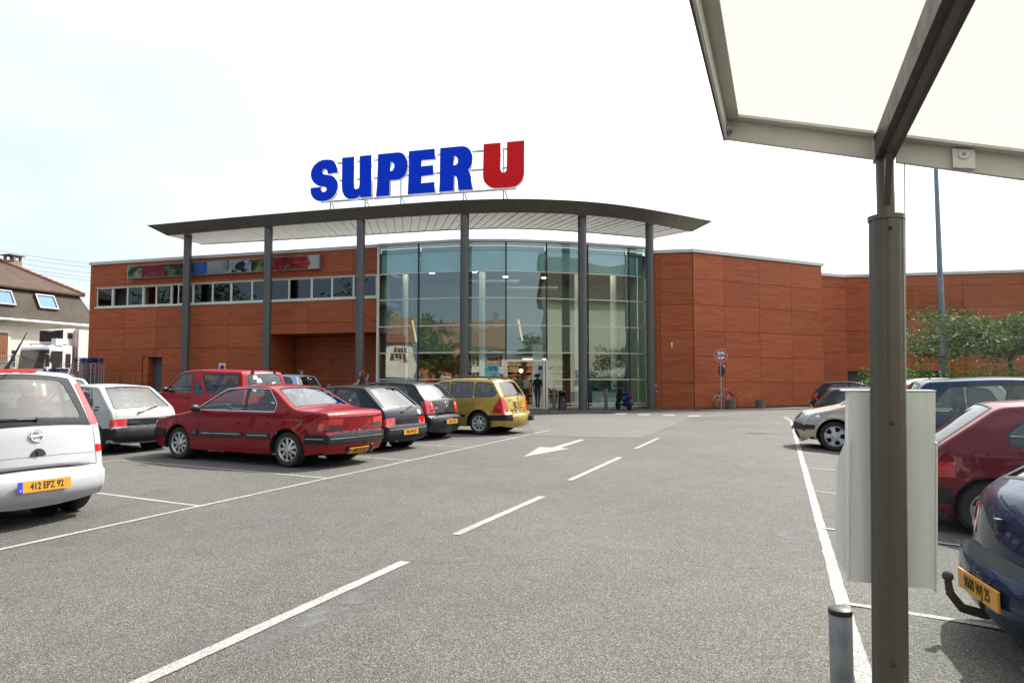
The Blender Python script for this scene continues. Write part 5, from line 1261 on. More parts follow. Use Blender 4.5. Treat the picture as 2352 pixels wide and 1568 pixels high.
def SCENIC():
    p = paint('paint_champagne', (.50, .45, .36), .45, .32, .03)
    side = win([(.60, 1.05), (.08, 1.42), (-.22, 1.47), (-.26, 1.04)], .05) + win([(-.34, 1.04), (-.30, 1.48), (-1.0, 1.46), (-1.02, 1.04)], .05) + win([(-1.09, 1.05), (-1.08, 1.45), (-1.45, 1.40), (-1.62, 1.10)], .05) + win([(1.15, 1.03), (.74, 1.03), (.74, 1.20)], .02)
    side += [('headlight', LWHITE, .006, rpoly([(2.4, .60), (1.70, .62), (1.36, .85), (1.42, .89), (2.4, .82)], .03)), ('bumper_guard', GREYPL, .012, rpoly([(2.5, .42), (1.74, .44), (1.72, .54), (2.5, .54)], .03)), ('tail_light', LRED, .005, [(-2.4, .9), (-1.9, .9), (-1.8, 1.3), (-2.4, 1.3)])]
    front = [('headlight', LWHITE, .006, [(.60, .55), (.60, 1.02), (.82, 1.02), (.72, .58)], {'both': True, 'wrap': True}), ('bumper_guard', GREYPL, .012, [(.42, -1.05), (.42, 1.05), (.54, 1.05), (.54, -1.05)], {'wrap': 'both'}), ('lower_grille', M['black'], -.01, [(.26, -.62), (.26, .62), (.40, .66), (.40, -.66)], {'skirt': True}), ('grille', M['black'], -.008, [(.585, .08), (.585, .5), (.70, .52), (.68, .08)], {'both': True, 'skirt': True})]
    rear = [('tail_light', LRED, .005, [(.9, .8), (.9, 1.02), (1.3, 1.02), (1.3, .86)], {'both': True, 'wrap': True})]
    top = glass_top('windscreen', .02, .96, .86, .93) + [('rear_window', M['carglass'], -.006, [(-1.70, -.8), (-1.70, .8), (-1.92, .85), (-1.92, -.85)], {'round': .05})]
    s = dict(outline=[(1.90, .2), (1.97, .32, .08), (1.99, .55, .10), (1.90, .72, .15), (1.72, .82, .2), (1.05, .99, .3), (-.02, 1.50, .35), (-.55, 1.615, .6), (-1.62, 1.55, .15), (-1.98, 1.0, .12), (-2.08, .6, .1), (-2.10, .35, .08), (-2.0, .23)],
             W=1.81, belt=1.02, wheels=(1.33, -1.35), wr=.32, sill=.22, tum=.17, side=side, rear=rear, top=top, front=front, paint=p, spokes=5, open=(.42, .86, .5), rim=.215, af=.24, lf=1.2, cf=.22, flare=.022, zseat=.62, seath=.66, dashx=.95, rimmat=simple('hub_champagne', (.55, .56, .57), .35, .5))
    c = Car('champagne_people_carrier', 'champagne people carrier nosing towards the lane behind the white box', s, (8.49, 15.25), HR_IN)
    c.ribbon('wing_seam', M['dark'], [(1.78, .60), (1.55, .50), (1.42, .36)]); c.ribbon('bonnet_seam', M['dark'], [(1.45, .90), (1.0, .98)], .008); c.mirrors(.86, 1.04, M['black']); c.ribbon('door_seam', M['dark'], [(-.3, 1.0), (-.32, .32)]); c.ribbon('door_seam', M['dark'], [(.84, 1.0), (.80, .32)])
    for sg in (1, -1):
        q = MB(); q.sphere(c.side(1.66, .70, sg, -.005), .075, 14, sc=(1, .35, .8)); q.obj('headlight_reflector', M['chrome'], c.root, smooth=True, local=True)
    c.plate('2207 ZB 25', .44, front=True, blue=False, off=.03); c.wiper
    q = MB()
    for k in range(3):
        a = c.strip(c.l_front(.29 + .04 * k), -.55, .0); b = c.strip(c.l_front(.29 + .04 * k), .55, .0); m_ = c.strip(c.l_front(.29 + .04 * k), 0, .0); q.bar(a, m_, .012); q.bar(m_, b, .012)
    q.obj('grille_bar', GREYPL, c.root, local=True)
    q = MB(); q.bar(c.strip(c.l_top(1.2), .85, .02), c.strip(c.l_top(1.05), .1, .03), .02, .02); q.bar(c.strip(c.l_top(1.2), -.1, .02), c.strip(c.l_top(1.05), -.8, .03), .02, .02); q.obj('wiper', M['black'], c.root, local=True)
SCENIC()
def PICASSO():
    p = paint('paint_navy', (.018, .035, .085), .3, .28, .03)
    c = hatch('navy_people_carrier', 'navy blue rounded people carrier behind the dark red hatchback', p, (7.65, 10.05), HR_OUT, 4.28, 1.75, 1.63, 1.05, .42, 'carglass', 6, .31, more=dict(zseat=.62, seath=.64))
    c.aerial(-1.4, 0, -.2, .16)
PICASSO()
wine = paint('paint_wine', (.14, .006, .016), .3, .3, .03)
c = hatch('wine_red_hatchback', 'wine red hatchback with black bumper behind the shelter glass', wine, (6.18, 7.25), HR_OUT, 3.68, 1.61, 1.38, .90, .62, 'carglass', 6, .285, 'low', bumper=BUMPBLACK, rimmat=simple('hub_wine', (.42, .43, .44), .4, .4), mirror=M['black'])
c.ribbon('rub_strip', BUMPBLACK, [(.86, .50), (-.82, .51)], .16, .0, th=.012)
q = MB(); q.tube([c.side(-1.25 + .085 * math.cos(a), .80 + .085 * math.sin(a), -1, .002) for a in [2 * math.pi * k / 24 for k in range(25)]], .003, 5, cap=False); q.obj('fuel_flap_seam', M['dark'], c.root, local=True)
for sg in (1, -1): c.box('reversing_light', LWHITE, c.strip(c.l_rear(.735), sg * .88, .012), (.02, .16, .05))
def P306():
    p = paint('paint_deep_blue', (.010, .018, .060), .35, .25, .03)
    side = win([(.74, .95), (.24, 1.28), (-.22, 1.30), (-.27, .95)], .05) + win([(-.34, .95), (-.30, 1.30), (-.80, 1.27), (-1.12, 1.0), (-1.10, .95)], .06)
    side += [('rear_bumper', p, .030, [(-2.3, .28), (-1.66, .28), (-1.64, .505), (-2.3, .505)], {'join': True}), ('tail_light', LRED, .006, [(-2.3, .66), (-1.70, .66), (-1.72, .80), (-2.3, .80)])]
    rear = [('rear_bumper', p, .022, [(.24, -1.1), (.24, 1.1), (.505, 1.1), (.505, -1.1)], {'join': True, 'wrap': 'both'}), ('tail_light', LRED, .006, [(.64, .60), (.64, 1.02), (.81, 1.02), (.81, .62)], {'both': True, 'wrap': True})]
    top = glass_top('windscreen', .26, .88, .84, .92) + glass_top('rear_window', -1.12, -1.70, .80, .86)
    s = dict(outline=[(1.95, .2), (2.03, .42, .1), (1.97, .62, .12), (1.75, .74, .2), (.95, .92, .25), (.24, 1.335, .25), (-.40, 1.385, .5), (-1.06, 1.345, .14), (-1.74, .935, .14), (-1.83, .86, .10), (-1.875, .66, .08), (-1.88, .555, .02), (-1.93, .535, .04), (-1.95, .36, .10), (-1.85, .24)],
             W=1.69, belt=.92, wheels=(1.29, -1.29), wr=.295, sill=.21, tum=.19, side=side, rear=rear, top=top, front=std_front(.56, .70, .5), paint=p, spokes=7, ar=.15, cr=.15, seatx=-.05, rearx=-.85, shelfx=-1.3, flare=.015)
    c = Car('deep_blue_hatchback', 'deep blue hatchback with a tow bar at the lower right corner', s, (4.70, 3.54), math.atan2(-.22, .975))
    l = c.l_rear(.575); c.ribbon('tailgate_seam', M['dark'], [(l, -.7), (l, .7)], .008, .002, (1,), where='top'); c.ribbon('tailgate_seam', M['dark'], [(c.l_rear(.93), .86), (c.l_rear(.60), .62)], .007, .002, (1, -1), where='top')
    l = c.l_rear(.515); c.ribbon('bumper_strip', GREYPL, [(l, -.99), (l, .99)], .05, .012, (1,), th=.012, where='top')
    c.plate('9600 WJ 25', .415, 0, off=.03, blue=False); c.badge('306', .60, -.42, .07, M['chrome']); c.wiper(.955, .05, 1.02, -.55); c.mirrors(.74, .94, p)
    q = MB(); q.box(c.strip(c.l_rear(.74), 0, .01), (.03, .05, .07)); q.obj('boot_lock', M['black'], c.root, local=True)
    rust = simple('rusty_steel', (.06, .045, .035), .8, .2, var=.4, scale=30)
    q = MB(); q.tube([(-1.80, .18, .24), (-2.02, .18, .22), (-2.14, .18, .25), (-2.20, .18, .33), (-2.21, .18, .40)], [.026, .028, .027, .024, .02], 10); q.sphere((-2.21, .18, .43), .032, 12); q.obj('tow_ball', rust, c.root, smooth=True, local=True)
P306()

# ------------------------------------------------------------------ trolley shelter in the foreground
UV = Vector((.361, .9326, 0)); VV = Vector((.9326, -.361, 0)); PP = Vector((1.63, 3.0, 0))
def S3(s_, t_, z): return PP + VV * s_ + UV * t_ + Vector((0, 0, z))
def sbox(mb, s0, s1, t0, t1, z0, z1, sl=0.0, m=0):
    """box in shelter axes; sl = fall of its height along s (the roof pitch)"""
    vs = [S3(a, b, c - sl * a) for a in (s0, s1) for b in (t0, t1) for c in (z0, z1)]
    return mb.add(vs, [(0, 1, 3, 2), (4, 6, 7, 5), (0, 4, 5, 1), (2, 3, 7, 6), (0, 2, 6, 4), (1, 5, 7, 3)], m)
shl = empty('trolley_shelter', tuple(PP), 0, 'trolley shelter with brown post, white roof frame and glass side', 'shelter')
BROWN = simple('brown_post_paint', (.105, .092, .070), .38, .2, var=.06, scale=8); OFFW = simple('shelter_white', (.62, .61, .55), .45, var=.06, scale=5)
q = MB(); prof = []
for k in range(48):
    a = 2 * math.pi * k / 48; r = .069 - (.005 if k % 8 in (0,) else 0); prof.append((r * math.cos(a), r * math.sin(a)))
q.add([(PP.x + x - .021 * (2.19 - z), PP.y + y, z) for z in (-.05, 2.19) for x, y in prof], [(i, (i + 1) % 48, 48 + (i + 1) % 48, 48 + i) for i in range(48)] + [tuple(range(48, 96))])
post = q.obj('post', BROWN, shl, smooth=True, angle=70)
q = MB(); q.lathe([(.0, 0), (.074, 0), (.074, .02), (.0, .02)], (PP.x, PP.y, 2.19), 32); q.obj('collar', BROWN, post, smooth=True)
q = MB(); q.tube([(PP.x, PP.y, 2.2), (PP.x, PP.y, 2.56)], .036, 20); q.obj('post_top', BROWN, post, smooth=True, angle=60)
for z in (1.62 - .3, .33, 2.145):
    q = MB(); q.sphere((PP.x - .02 - .021 * (2.19 - z), PP.y - .068, z), .009, 8); q.obj('bolt', M['black'], post)
q = MB(); q.add([S3(.012, -.03, 2.24), S3(.012, -.16, 2.46), S3(.012, -.30, 2.47), S3(.012, -.03, 2.52), S3(-.012, -.03, 2.24), S3(-.012, -.16, 2.46), S3(-.012, -.30, 2.47), S3(-.012, -.03, 2.52)], [(0, 1, 2, 3), (7, 6, 5, 4), (0, 4, 5, 1), (1, 5, 6, 2), (2, 6, 7, 3)]); q.obj('gusset', BROWN, shl)
for z in (2.30, 2.40):
    q = MB(); q.sphere((PP.x - .01, PP.y - .036, z), .011, 8); q.obj('bolt', M['galv'], shl)
q = MB(); sbox(q, -.04, .04, -4.2, .05, 2.46, 2.56); q.obj('purlin', simple('purlin_brown', (.04, .035, .027), .45), shl)
q = MB(); sbox(q, -.012, .012, -4.2, .02, 2.445, 2.459); q.obj('purlin_flange', BROWN, shl)
SL = .272
q = MB(); sbox(q, -.655, -.045, -.012, .012, 2.455, 2.56, SL); sbox(q, -.655, -.045, -.07, -.012, 2.548, 2.56, SL); q.obj('eave_beam', OFFW, shl)
q = MB(); sbox(q, .045, 3.0, -.012, .012, 2.455, 2.56, SL); sbox(q, .045, 3.0, -.07, -.012, 2.548, 2.56, SL); q.obj('eave_beam', OFFW, shl)
q = MB(); sbox(q, -.655, -.60, -4.2, -.071, 2.55, 2.562, SL); sbox(q, -.667, -.655, -4.2, .012, 2.452, 2.575, SL); q.obj('verge_beam', OFFW, shl)
q = MB(); sbox(q, -.675, -.668, -4.2, .016, 2.45, 2.58, SL); q.obj('verge_trim', M['black'], shl)
q = MB(); sbox(q, -.648, -.63, -.06, -.02, 2.485, 2.50, SL); sbox(q, -.652, -.645, -.07, -.01, 2.475, 2.51, SL); q.obj('bolt', M['galv'], shl)
t = NT('polycarbonate'); v = t.pos((1, 1, 1), 'Object'); wv = t.n("TexWave", Scale=28.0); wv.bands_direction = 'Y'
mpx = t.n("Mapping"); mpx.inputs['Rotation'].default_value = (0, 0, math.atan2(.361, .9326)); tcx = t.n("TexCoord"); t.l(tcx.outputs['Object'], mpx.inputs[0]); t.l(mpx.outputs[0], wv.inputs[0])
cc = t.ramp(wv.outputs[1], [(.2, (.385, .378, .345)), (.6, (.435, .427, .392))]); dirt_ = t.ramp(t.noise(v, 3.0, 6, .7), [(.4, .92), (.8, 1.0)]); cc = t.mix(1.0, cc, dirt_, 'MULTIPLY')
tl = t.n("BsdfTranslucent"); df = t.n("BsdfDiffuse"); gl_ = t.n("BsdfGlossy", Roughness=.25); t.l(cc, tl.inputs[0]); t.l(cc, df.inputs[0])
m1 = t.n("MixShader"); m1.inputs[0].default_value = .3; t.l(tl.outputs[0], m1.inputs[1]); t.l(df.outputs[0], m1.inputs[2])
m2 = t.n("MixShader"); m2.inputs[0].default_value = .04; t.l(m1.outputs[0], m2.inputs[1]); t.l(gl_.outputs[0], m2.inputs[2]); t.l(m2.outputs[0], t.out.inputs[0])
q = MB(); vs = [S3(a, b, 2.575 - SL * a) for a in (-.655, 3.0) for b in (-4.2, .0)]; q.add(vs, [(0, 1, 3, 2)]); q.obj('roof_sheet', t.m, shl)
q = MB(); q.lathe([(0, 0), (.055, 0), (.055, .006)], tuple(S3(-.01, .0, 2.566)), 24); q.obj('top_plate', OFFW, shl)
q = MB(); vs = [S3(a - .0225 * (2.19 - z), 0, z - (SL * a if z > 1 else 0)) for a in (.072, 2.6) for z in (.18, 2.475)]; q.add(vs, [(0, 2, 3, 1)]); q.obj('glass_pane', M['shelterglass'], shl)
q = MB(); q.tube([S3(.0715 - .0225 * 2.01, 0, .18), S3(.0715 + .0225 * .26, 0, 2.45)], .0025, 6); q.obj('pane_edge', simple('glass_edge', (.25, .42, .36), .2), shl)
q = MB(); sbox(q, .25, .33, -.034, -.02, 2.435, 2.515, .18); cl_o = q.obj('clamp', M['white'], shl)
q = MB(); c_ = S3(.29, -.036, 2.44); Mx = frame_M(c_, VV, (0, 0, 1)); q.lathe([(0, .006), (.02, .005), (.021, 0)], (0, 0, 0), 24); o = q.obj('washer', M['white'], cl_o, local=True); o.data.transform(Matrix.Translation(-root_loc(cl_o)) @ Mx)
q = MB(); q.sphere(tuple(c_ - UV * .008), .007, 8); q.obj('bolt', M['galv'], cl_o)
q = MB(); q.tube([S3(.05, -.03, .20), S3(2.4, -.03, .20)], .024, 16); q.obj('guard_rail', M['galv'], shl, smooth=True)
# white box fixed behind the post
wb = empty('white_metal_box', tuple(S3(0, .1, .6)), 0, 'tall white sheet metal box fixed behind the brown shelter post', 'box')
t = NT('streaky_white'); v = t.pos((14, 14, .5), 'Object'); st_ = t.ramp(t.noise(v, 1.0, 5, .65), [(.3, (.78, .77, .70)), (.6, (.92, .91, .87))]); t.principled(st_, .5); STRK = t.m
q = MB(); sbox(q, -.161, .178, .075, .235, .615, 1.447); q.obj('case', STRK, wb)
q = MB(); sbox(q, -.185, .18, .072, .245, 1.449, 1.455); q.obj('lid', STRK, wb)
q = MB(); pts = [(-.162, .64), (-.205, .70), (-.205, 1.12), (-.162, 1.245)]
q.add([S3(a, .115, z) for a, z in pts] + [S3(a, .121, z) for a, z in pts], [(3, 2, 1, 0), (4, 5, 6, 7), (0, 1, 5, 4), (1, 2, 6, 5), (2, 3, 7, 6)]); q.obj('side_flap', STRK, wb)
q = MB(); sbox(q, .1785, .186, .07, .12, .60, 1.232); sbox(q, -.162, -.155, .062, .0745, .62, 1.24); q.obj('edge_strip', STRK, wb)
for o in wb.children:      # the box hangs a little out of plumb, like its post
    for v_ in o.data.vertices: v_.co.x -= .035 * (.85 - v_.co.z)
# bollard beside the post
def bollard(name, label, x, y, h, r, mat, cap=None, group=None):
    b = empty(name, (x, y, gz(x, y)), 0, label, 'bollard', group); z = gz(x, y)
    q = MB(); q.lathe([(r, -.05), (r, h - .015), (r - .006, h), (0, h)], (x, y, z), 20); q.obj('tube', mat, b, smooth=True, angle=50)
    q = MB(); q.lathe([(r + .001, h - .02), (r + .002, h + .004), (r - .01, h + .012), (0, h + .012)], (x, y, z), 20); q.obj('cap', cap or mat, b, smooth=True, angle=50)
    return b
bollard('galvanised_bollard', 'short galvanised steel bollard with black cap beside the brown post', 1.525, 3.30, .435, .051, simple('galv_bollard', (.27, .29, .30), .45, .5, var=.25, scale=9), M['black'])
BB = simple('bollard_taupe', (.10, .093, .082), .5)
for x, y, l_ in ((2.06, 34.15, 'grey brown bollard left of the litter bin'), (4.62, 34.3, 'grey brown bollard between the two right columns'), (-21.97, 37.3, 'leftmost of the three bollards by the left wall corner'), (-21.08, 37.3, 'middle of the three bollards by the left wall corner'), (-20.2, 37.3, 'rightmost of the three bollards by the left wall corner'), (-8.25, 31.4, 'dark bollard beyond the midnight blue hatchback')):
    bollard('bollard', l_, x, y, 1.05, .085, BB, group='bollards along the shop front')
# litter bin
b = empty('litter_bin', (2.47, 34.35, 0), 0, 'grey plastic litter bin with domed top by the entrance', 'litter bin'); BING = simple('bin_grey', (.035, .038, .042), .45)
q = MB(); q.lathe([(.0, .03), (.20, .03), (.205, .25), (.195, .27), (.195, .68), (.205, .70), (.205, .72)], (2.47, 34.35, 0), 24); q.obj('drum', BING, b, smooth=True, angle=40)
q = MB()
for k in range(24):
    a0, a1 = 2 * math.pi * k / 24, 2 * math.pi * (k + 1) / 24
    if abs((a0 + .13 + math.pi / 2 + math.pi) % (2 * math.pi) - math.pi) < .75: continue
    q.add([(2.47 + .2 * math.cos(a), 34.35 + .2 * math.sin(a), z) for z in (.72, .90) for a in (a0, a1)], [(0, 1, 3, 2)])
q.lathe([(.205, .90), (.20, .94), (.14, .985), (0, 1.0)], (2.47, 34.35, 0), 24); q.obj('hood', BING, b, smooth=True, angle=40)
q = MB(); q.lathe([(0, .75), (.17, .75)], (2.47, 34.35, 0), 16); q.obj('liner', M['dark'], b)
q = MB(); q.lathe([(0, 0), (.05, 0)], (0, 0, 0), 16); o = q.obj('emblem', simple('emblem_ochre', (.35, .25, .05), .5), b, local=True); o.data.transform(Matrix.Translation(-Vector((2.47, 34.35, 0))) @ frame_M((2.52, 34.155, .53), (1, .25, 0), (0, 0, 1)))
# planters
AGG = simple('exposed_aggregate', (.14, .135, .11), .9, var=.5, scale=60, bump=.6, bscale=80)
for x, y, l_ in ((11.10, 35.45, 'round concrete planter under the bicycle'), (12.75, 35.95, 'round concrete planter standing alone before the right wall')):
    q = MB(); q.lathe([(0, 0), (.215, 0), (.235, .48), (.20, .48), (.19, .40), (0, .40)], (x, y, 0), 24); tag(q.obj('concrete_planter', AGG, None, smooth=True, angle=40), l_, 'planter', 'concrete planters')
# height limit sign
sg = empty('height_limit_sign', (10.45, 34.9, 0), 0, 'round red and white height limit sign on a grey post', 'road sign')
SNN = Vector((-.25, -.97, 0)).normalized(); SRR = Vector((.97, -.25, 0)).normalized(); sx_, sy_ = 10.45, 34.9
q = MB(); q.tube([(sx_, sy_, 0), (sx_, sy_, 3.02)], .035, 12); q.obj('post', M['galv'], sg, smooth=True)
def disc(name, mat, c, r, parent, d, n=SNN, rr=SRR, seg=36, back=.0):
    q = MB(); q.lathe([(0, d), (r, d), (r, back)], (0, 0, 0), seg); o = q.obj(name, mat, parent, local=True); o.data.transform(Matrix.Translation(-root_loc(parent)) @ frame_M(c, rr, (0, 0, 1))); return o
SREDM = simple('sign_red', (.52, .015, .018), .4, var=.04); cS = Vector((sx_, sy_ - .05, 2.72)) + SNN * .02
d0 = disc('sign_rim', M['white'], cS, .325, sg, .012); disc('sign_ring', SREDM, cS, .305, d0, .015); disc('sign_face', M['white'], cS, .215, d0, .018)
text_obj('sign_text', '2,2m', .20, INK, d0, frame_M(cS + SNN * .0195, SRR, (0, 0, 1)), .001, local=False, bold=.010, sx=1.0)
for s_ in (1, -1):
    q = MB(); q.add([(-.035, s_ * .20, 0), (.035, s_ * .20, 0), (0, s_ * .135, 0)], [(0, 1, 2)]); o = q.obj('sign_arrow', INK, d0, local=True); o.data.transform(Matrix.Translation(-root_loc(d0)) @ frame_M(cS + SNN * .0205, SRR, (0, 0, 1)))
GBK = simple('sign_back', (.16, .18, .18), .5, .5)
q = MB(); n2 = Vector((.75, .66, 0)).normalized(); r2 = Vector((.66, -.75, 0)); cT = Vector((sx_ + .12, sy_ + .06, 2.66)); q.add([cT + r2 * a + Vector((0, 0, z)) + n2 * o_ for o_ in (0, .01) for a, z in ((-.36, .32), (.36, .32), (0, -.32))], [(0, 1, 2), (5, 4, 3), (0, 3, 4, 1), (1, 4, 5, 2), (2, 5, 3, 0)]); q.obj('give_way_plate', GBK, sg)
q = MB(); q.lathe([(0, .006), (.29, .006), (.29, -.006), (0, -.006)], (0, 0, 0), 28); o = q.obj('rear_plate', GBK, sg, local=True); o.data.transform(Matrix.Translation(-Vector((sx_, sy_, 0))) @ frame_M((sx_ + .06, sy_ + .05, 1.95), (.35, -.94, 0), (0, 0, 1)))
# small no-parking plate on the facade
np_ = empty('no_parking_plate', tuple(wpt(FL, 9.6, 2.2, .05)), 0, 'small square no parking plate on the left facade', 'sign')
q = MB(); wbox(q, FL, 9.38, 9.82, 2.0, 2.42, .045, .055); q.obj('plate', M['white'], np_)
cN = wpt(FL, 9.6, 2.18, .056); d1 = disc('ring', SREDM, cN, .15, np_, .003, FL[2], FL[1]); disc('disc', simple('sign_blue', (.02, .05, .35), .4), cN, .115, d1, .005, FL[2], FL[1])
# street lamp
lp = empty('street_lamp', (16.1, 26, 0), 0, 'tall grey street lamp mast behind the shelter glass', 'street lamp')
q = MB(); q.tube([(16.1, 26, -.2), (16.1, 26, 3), (16.05, 26, 12)], [.12, .11, .06], 14); q.obj('mast', simple('mast_grey', (.20, .23, .26), .45, .5), lp, smooth=True)
for s_ in (-1, 1):
    q = MB(); q.tube([(16.05, 26, 11.95), (16.05 + s_ * 1.0, 26 - s_ * .2, 12.25)], .04, 8); q.obj('arm', M['galv'], lp)
    q = MB(); q.sphere((16.05 + s_ * 1.3, 26 - s_ * .26, 12.27), .35, 12, sc=(1, .5, .25)); q.obj('lamp_head', M['galv'], lp, smooth=True)
# ------------------------------------------------------------------ house on the left
HA, HB = Vector((-34.9, 33.6, 0)), Vector((-29.3, 48.6, 0)); HFR = wallframe(HA, HB); HIN = -HFR[2]; hl = HFR[3]; HD = 9.0
# wallframe's normal points right of travel: towards the shop yard
house = empty('mansard_house', tuple(HA), 0, 'cream rendered house with a brown tiled mansard roof left of the shop', 'house')
t = NT('render_cream'); v = t.pos((1, 1, 1), 'World'); t.principled(t.ramp(t.noise(v, .8, 6, .6), [(.3, (.62, .58, .49)), (.7, (.76, .72, .62))]), .9, 0, t.bump(t.noise(v, 14, 5, .7), .8, .05)); CREAM = t.m
def tile_mat(name, a, b, sc=4.0):
    t = NT(name); v = t.pos((1, 1, 1), 'World'); br = t.n("TexBrick", Scale=sc); br.inputs['Color1'].default_value = (*a, 1); br.inputs['Color2'].default_value = (*b, 1); br.inputs['Mortar'].default_value = (a[0] * .35, a[1] * .35, a[2] * .35, 1); br.inputs['Mortar Size'].default_value = .035
    cb = t.n("CombineXYZ"); sp = t.n("SeparateXYZ"); t.l(v, sp.inputs[0]); ad = t.n("Math", operation='ADD'); t.l(sp.outputs[0], ad.inputs[0]); t.l(sp.outputs[1], ad.inputs[1]); t.l(ad.outputs[0], cb.inputs[0]); t.l(sp.outputs[2], cb.inputs[1]); t.l(cb.outputs[0], br.inputs[0])
    c = t.mix(1.0, br.outputs[0], t.ramp(t.noise(v, .9, 5, .7), [(.3, .6), (.7, 1.25)]), 'MULTIPLY'); t.principled(c, .85, 0, t.bump(br.outputs[1], -.8, .05)); return t.m
TILE = tile_mat('tile_brown', (.062, .032, .020), (.095, .052, .034)); SLATE = tile_mat('shingle_brown', (.048, .036, .026), (.07, .053, .036), 5.0); TILER = tile_mat('tile_red', (.17, .065, .035), (.24, .10, .055), 3.0)
def hp(k, inn, z): return HFR[0] + HFR[1] * k + HIN * inn + Vector((0, 0, z))
q = MB(); q.add([hp(0, 0, -.5), hp(hl, 0, -.5), hp(hl, HD, -.5), hp(0, HD, -.5), hp(0, 0, 5.35), hp(hl, 0, 5.35), hp(hl, HD, 5.35), hp(0, HD, 5.35)], [(0, 1, 5, 4), (1, 2, 6, 5), (2, 3, 7, 6), (3, 0, 4, 7)]); hw = q.obj('wall', CREAM, house)
mi_ = 1.0; q = MB()
lo = [hp(-.3, -.35, 5.25), hp(hl + .3, -.35, 5.25), hp(hl + .3, HD + .35, 5.25), hp(-.3, HD + .35, 5.25)]; up_ = [hp(mi_, mi_ - .1, 7.5), hp(hl - mi_ + .4, mi_ - .1, 7.5), hp(hl - mi_ + .4, HD - mi_, 7.5), hp(mi_, HD - mi_, 7.5)]
q.add(lo + up_, [(i, (i + 1) % 4, 4 + (i + 1) % 4, 4 + i) for i in range(4)]); mans = q.obj('mansard', SLATE, house)
ov = [hp(.4, mi_ - .45, 7.42), hp(hl - .25, mi_ - .45, 7.42), hp(hl - .25, HD - mi_ + .4, 7.42), hp(.4, HD - mi_ + .4, 7.42)]; rg = [hp(4.2, HD / 2, 9.75), hp(hl - 4.2, HD / 2, 9.75)]
q = MB(); q.add(ov + rg + [p - Vector((0, 0, .12)) for p in ov], [(0, 1, 5, 4), (1, 2, 5), (2, 3, 4, 5), (3, 0, 4), (6, 7, 1, 0), (7, 8, 2, 1), (8, 9, 3, 2), (9, 6, 0, 3)]); roof_ = q.obj('roof', TILE, house)
q = MB()
for i in range(17):   # ridge tiles along the visible hip
    a = ov[1].lerp(rg[1], i / 17) + Vector((0, 0, .05)); b_ = ov[1].lerp(rg[1], (i + .92) / 17) + Vector((0, 0, .03)); q.tube([a, b_], [.13, .11], 8)
q.obj('ridge_tiles', simple('ridge_terracotta', (.26, .12, .075), .85, var=.3, scale=3), roof_)
q = MB(); q.tube([hp(-.3, -.42, 5.22), hp(hl + .3, -.42, 5.22)], .08, 8); q.obj('gutter', M['white'], house)
ch_ = hp(hl - 3.0, 4.0, 0); q = MB(); q.box((ch_.x, ch_.y, 8.9), (.75, .75, 1.4), R(-20)); chm = q.obj('chimney', simple('chimney_brick', (.26, .18, .13), .9, var=.3, scale=9), roof_)
q = MB(); q.box((ch_.x, ch_.y, 9.95), (1.05, 1.05, .07), R(-20))
for a, b_ in ((-1, -1), (1, -1), (1, 1), (-1, 1)): q.box((ch_.x + a * .3, ch_.y + b_ * .3, 9.75), (.14, .14, .36), R(-20))
q.obj('chimney_cap', simple('chimney_cap', (.2, .17, .14), .9), roof_)
def skylight(k0, k1, z0, z1):
    f = lambda k, z, o: hp(k, (z - 5.25) / 2.25 * (mi_ + .25) - .35 - o * .86, z + o * .5)
    q = MB()
    for (a, b_, c, d) in ((k0, k0 + .09, z0, z1), (k1 - .09, k1, z0, z1), (k0 + .09, k1 - .09, z0, z0 + .09), (k0 + .09, k1 - .09, z1 - .09, z1)):
        vs = [f(k, z, o) for k in (a, b_) for o in (.0, .16) for z in (c, d)]; q.add(vs, [(0, 1, 3, 2), (4, 6, 7, 5), (0, 4, 5, 1), (2, 3, 7, 6), (0, 2, 6, 4), (1, 5, 7, 3)])
    w_ = q.obj('skylight', simple('skylight_frame', (.10, .06, .05), .5), mans)
    q = MB(); q.add([f(k0 + .09, z0 + .09, .1), f(k1 - .09, z0 + .09, .1), f(k1 - .09, z1 - .09, .1), f(k0 + .09, z1 - .09, .1)], [(0, 1, 2, 3)]); q.obj('skylight_pane', simple('sky_pane', (.16, .26, .50), .9, spec=0.0), mans)  # matt blue pane: the sky's reflection is put into its base colour
skylight(12.2, 13.5, 6.1, 7.05); skylight(9.4, 10.7, 6.1, 7.05)
SHUT = simple('shutter_brown', (.13, .05, .025), .6)
def wopen(fr, k0, k1, z0, z1, parent, shut=True, glass='winglass', fm=None):
    q = MB(); wbox(q, fr, k0, k1, z0, z1, .01, .03); w_ = q.obj('window', fm or M['white'], parent)
    n_ = 2 if k1 - k0 > .7 else 1
    for i in range(n_):
        a = k0 + .07 + (k1 - k0 - .07) / n_ * i; b_ = k0 + (k1 - k0 - .07) / n_ * (i + 1) ; q = MB(); wbox(q, fr, a, b_, z0 + .07, z1 - .07, .031, .036); q.obj('pane', simple('dark_pane_%d' % random.randint(0, 10**6), (.03, .035, .04), .05, 0, .5), w_)
    if shut:
        for a, b_ in ((k0 - (k1 - k0) * .55, k0 - .03), (k1 + .03, k1 + (k1 - k0) * .55)):
            q = MB(); wbox(q, fr, a, b_, z0, z1, .02, .06)
            for z in (z0 + .25, z1 - .3): wbox(q, fr, a + .03, b_ - .03, z, z + .09, .06, .085)
            q.obj('shutter', SHUT, w_)
wopen(HFR, 14.1, 15.0, 3.0, 4.6, hw); wopen(HFR, 6.0, 7.0, 2.75, 4.35, hw)
q = MB(); wbox(q, HFR, 8.9, 10.35, 0, 4.55, .01, .07); dw = q.obj('door_surround', M['white'], hw); q = MB(); wbox(q, HFR, 9.05, 10.2, 0, 4.4, .071, .10); q.obj('door', simple('door_wood', (.22, .09, .035), .5), hw)
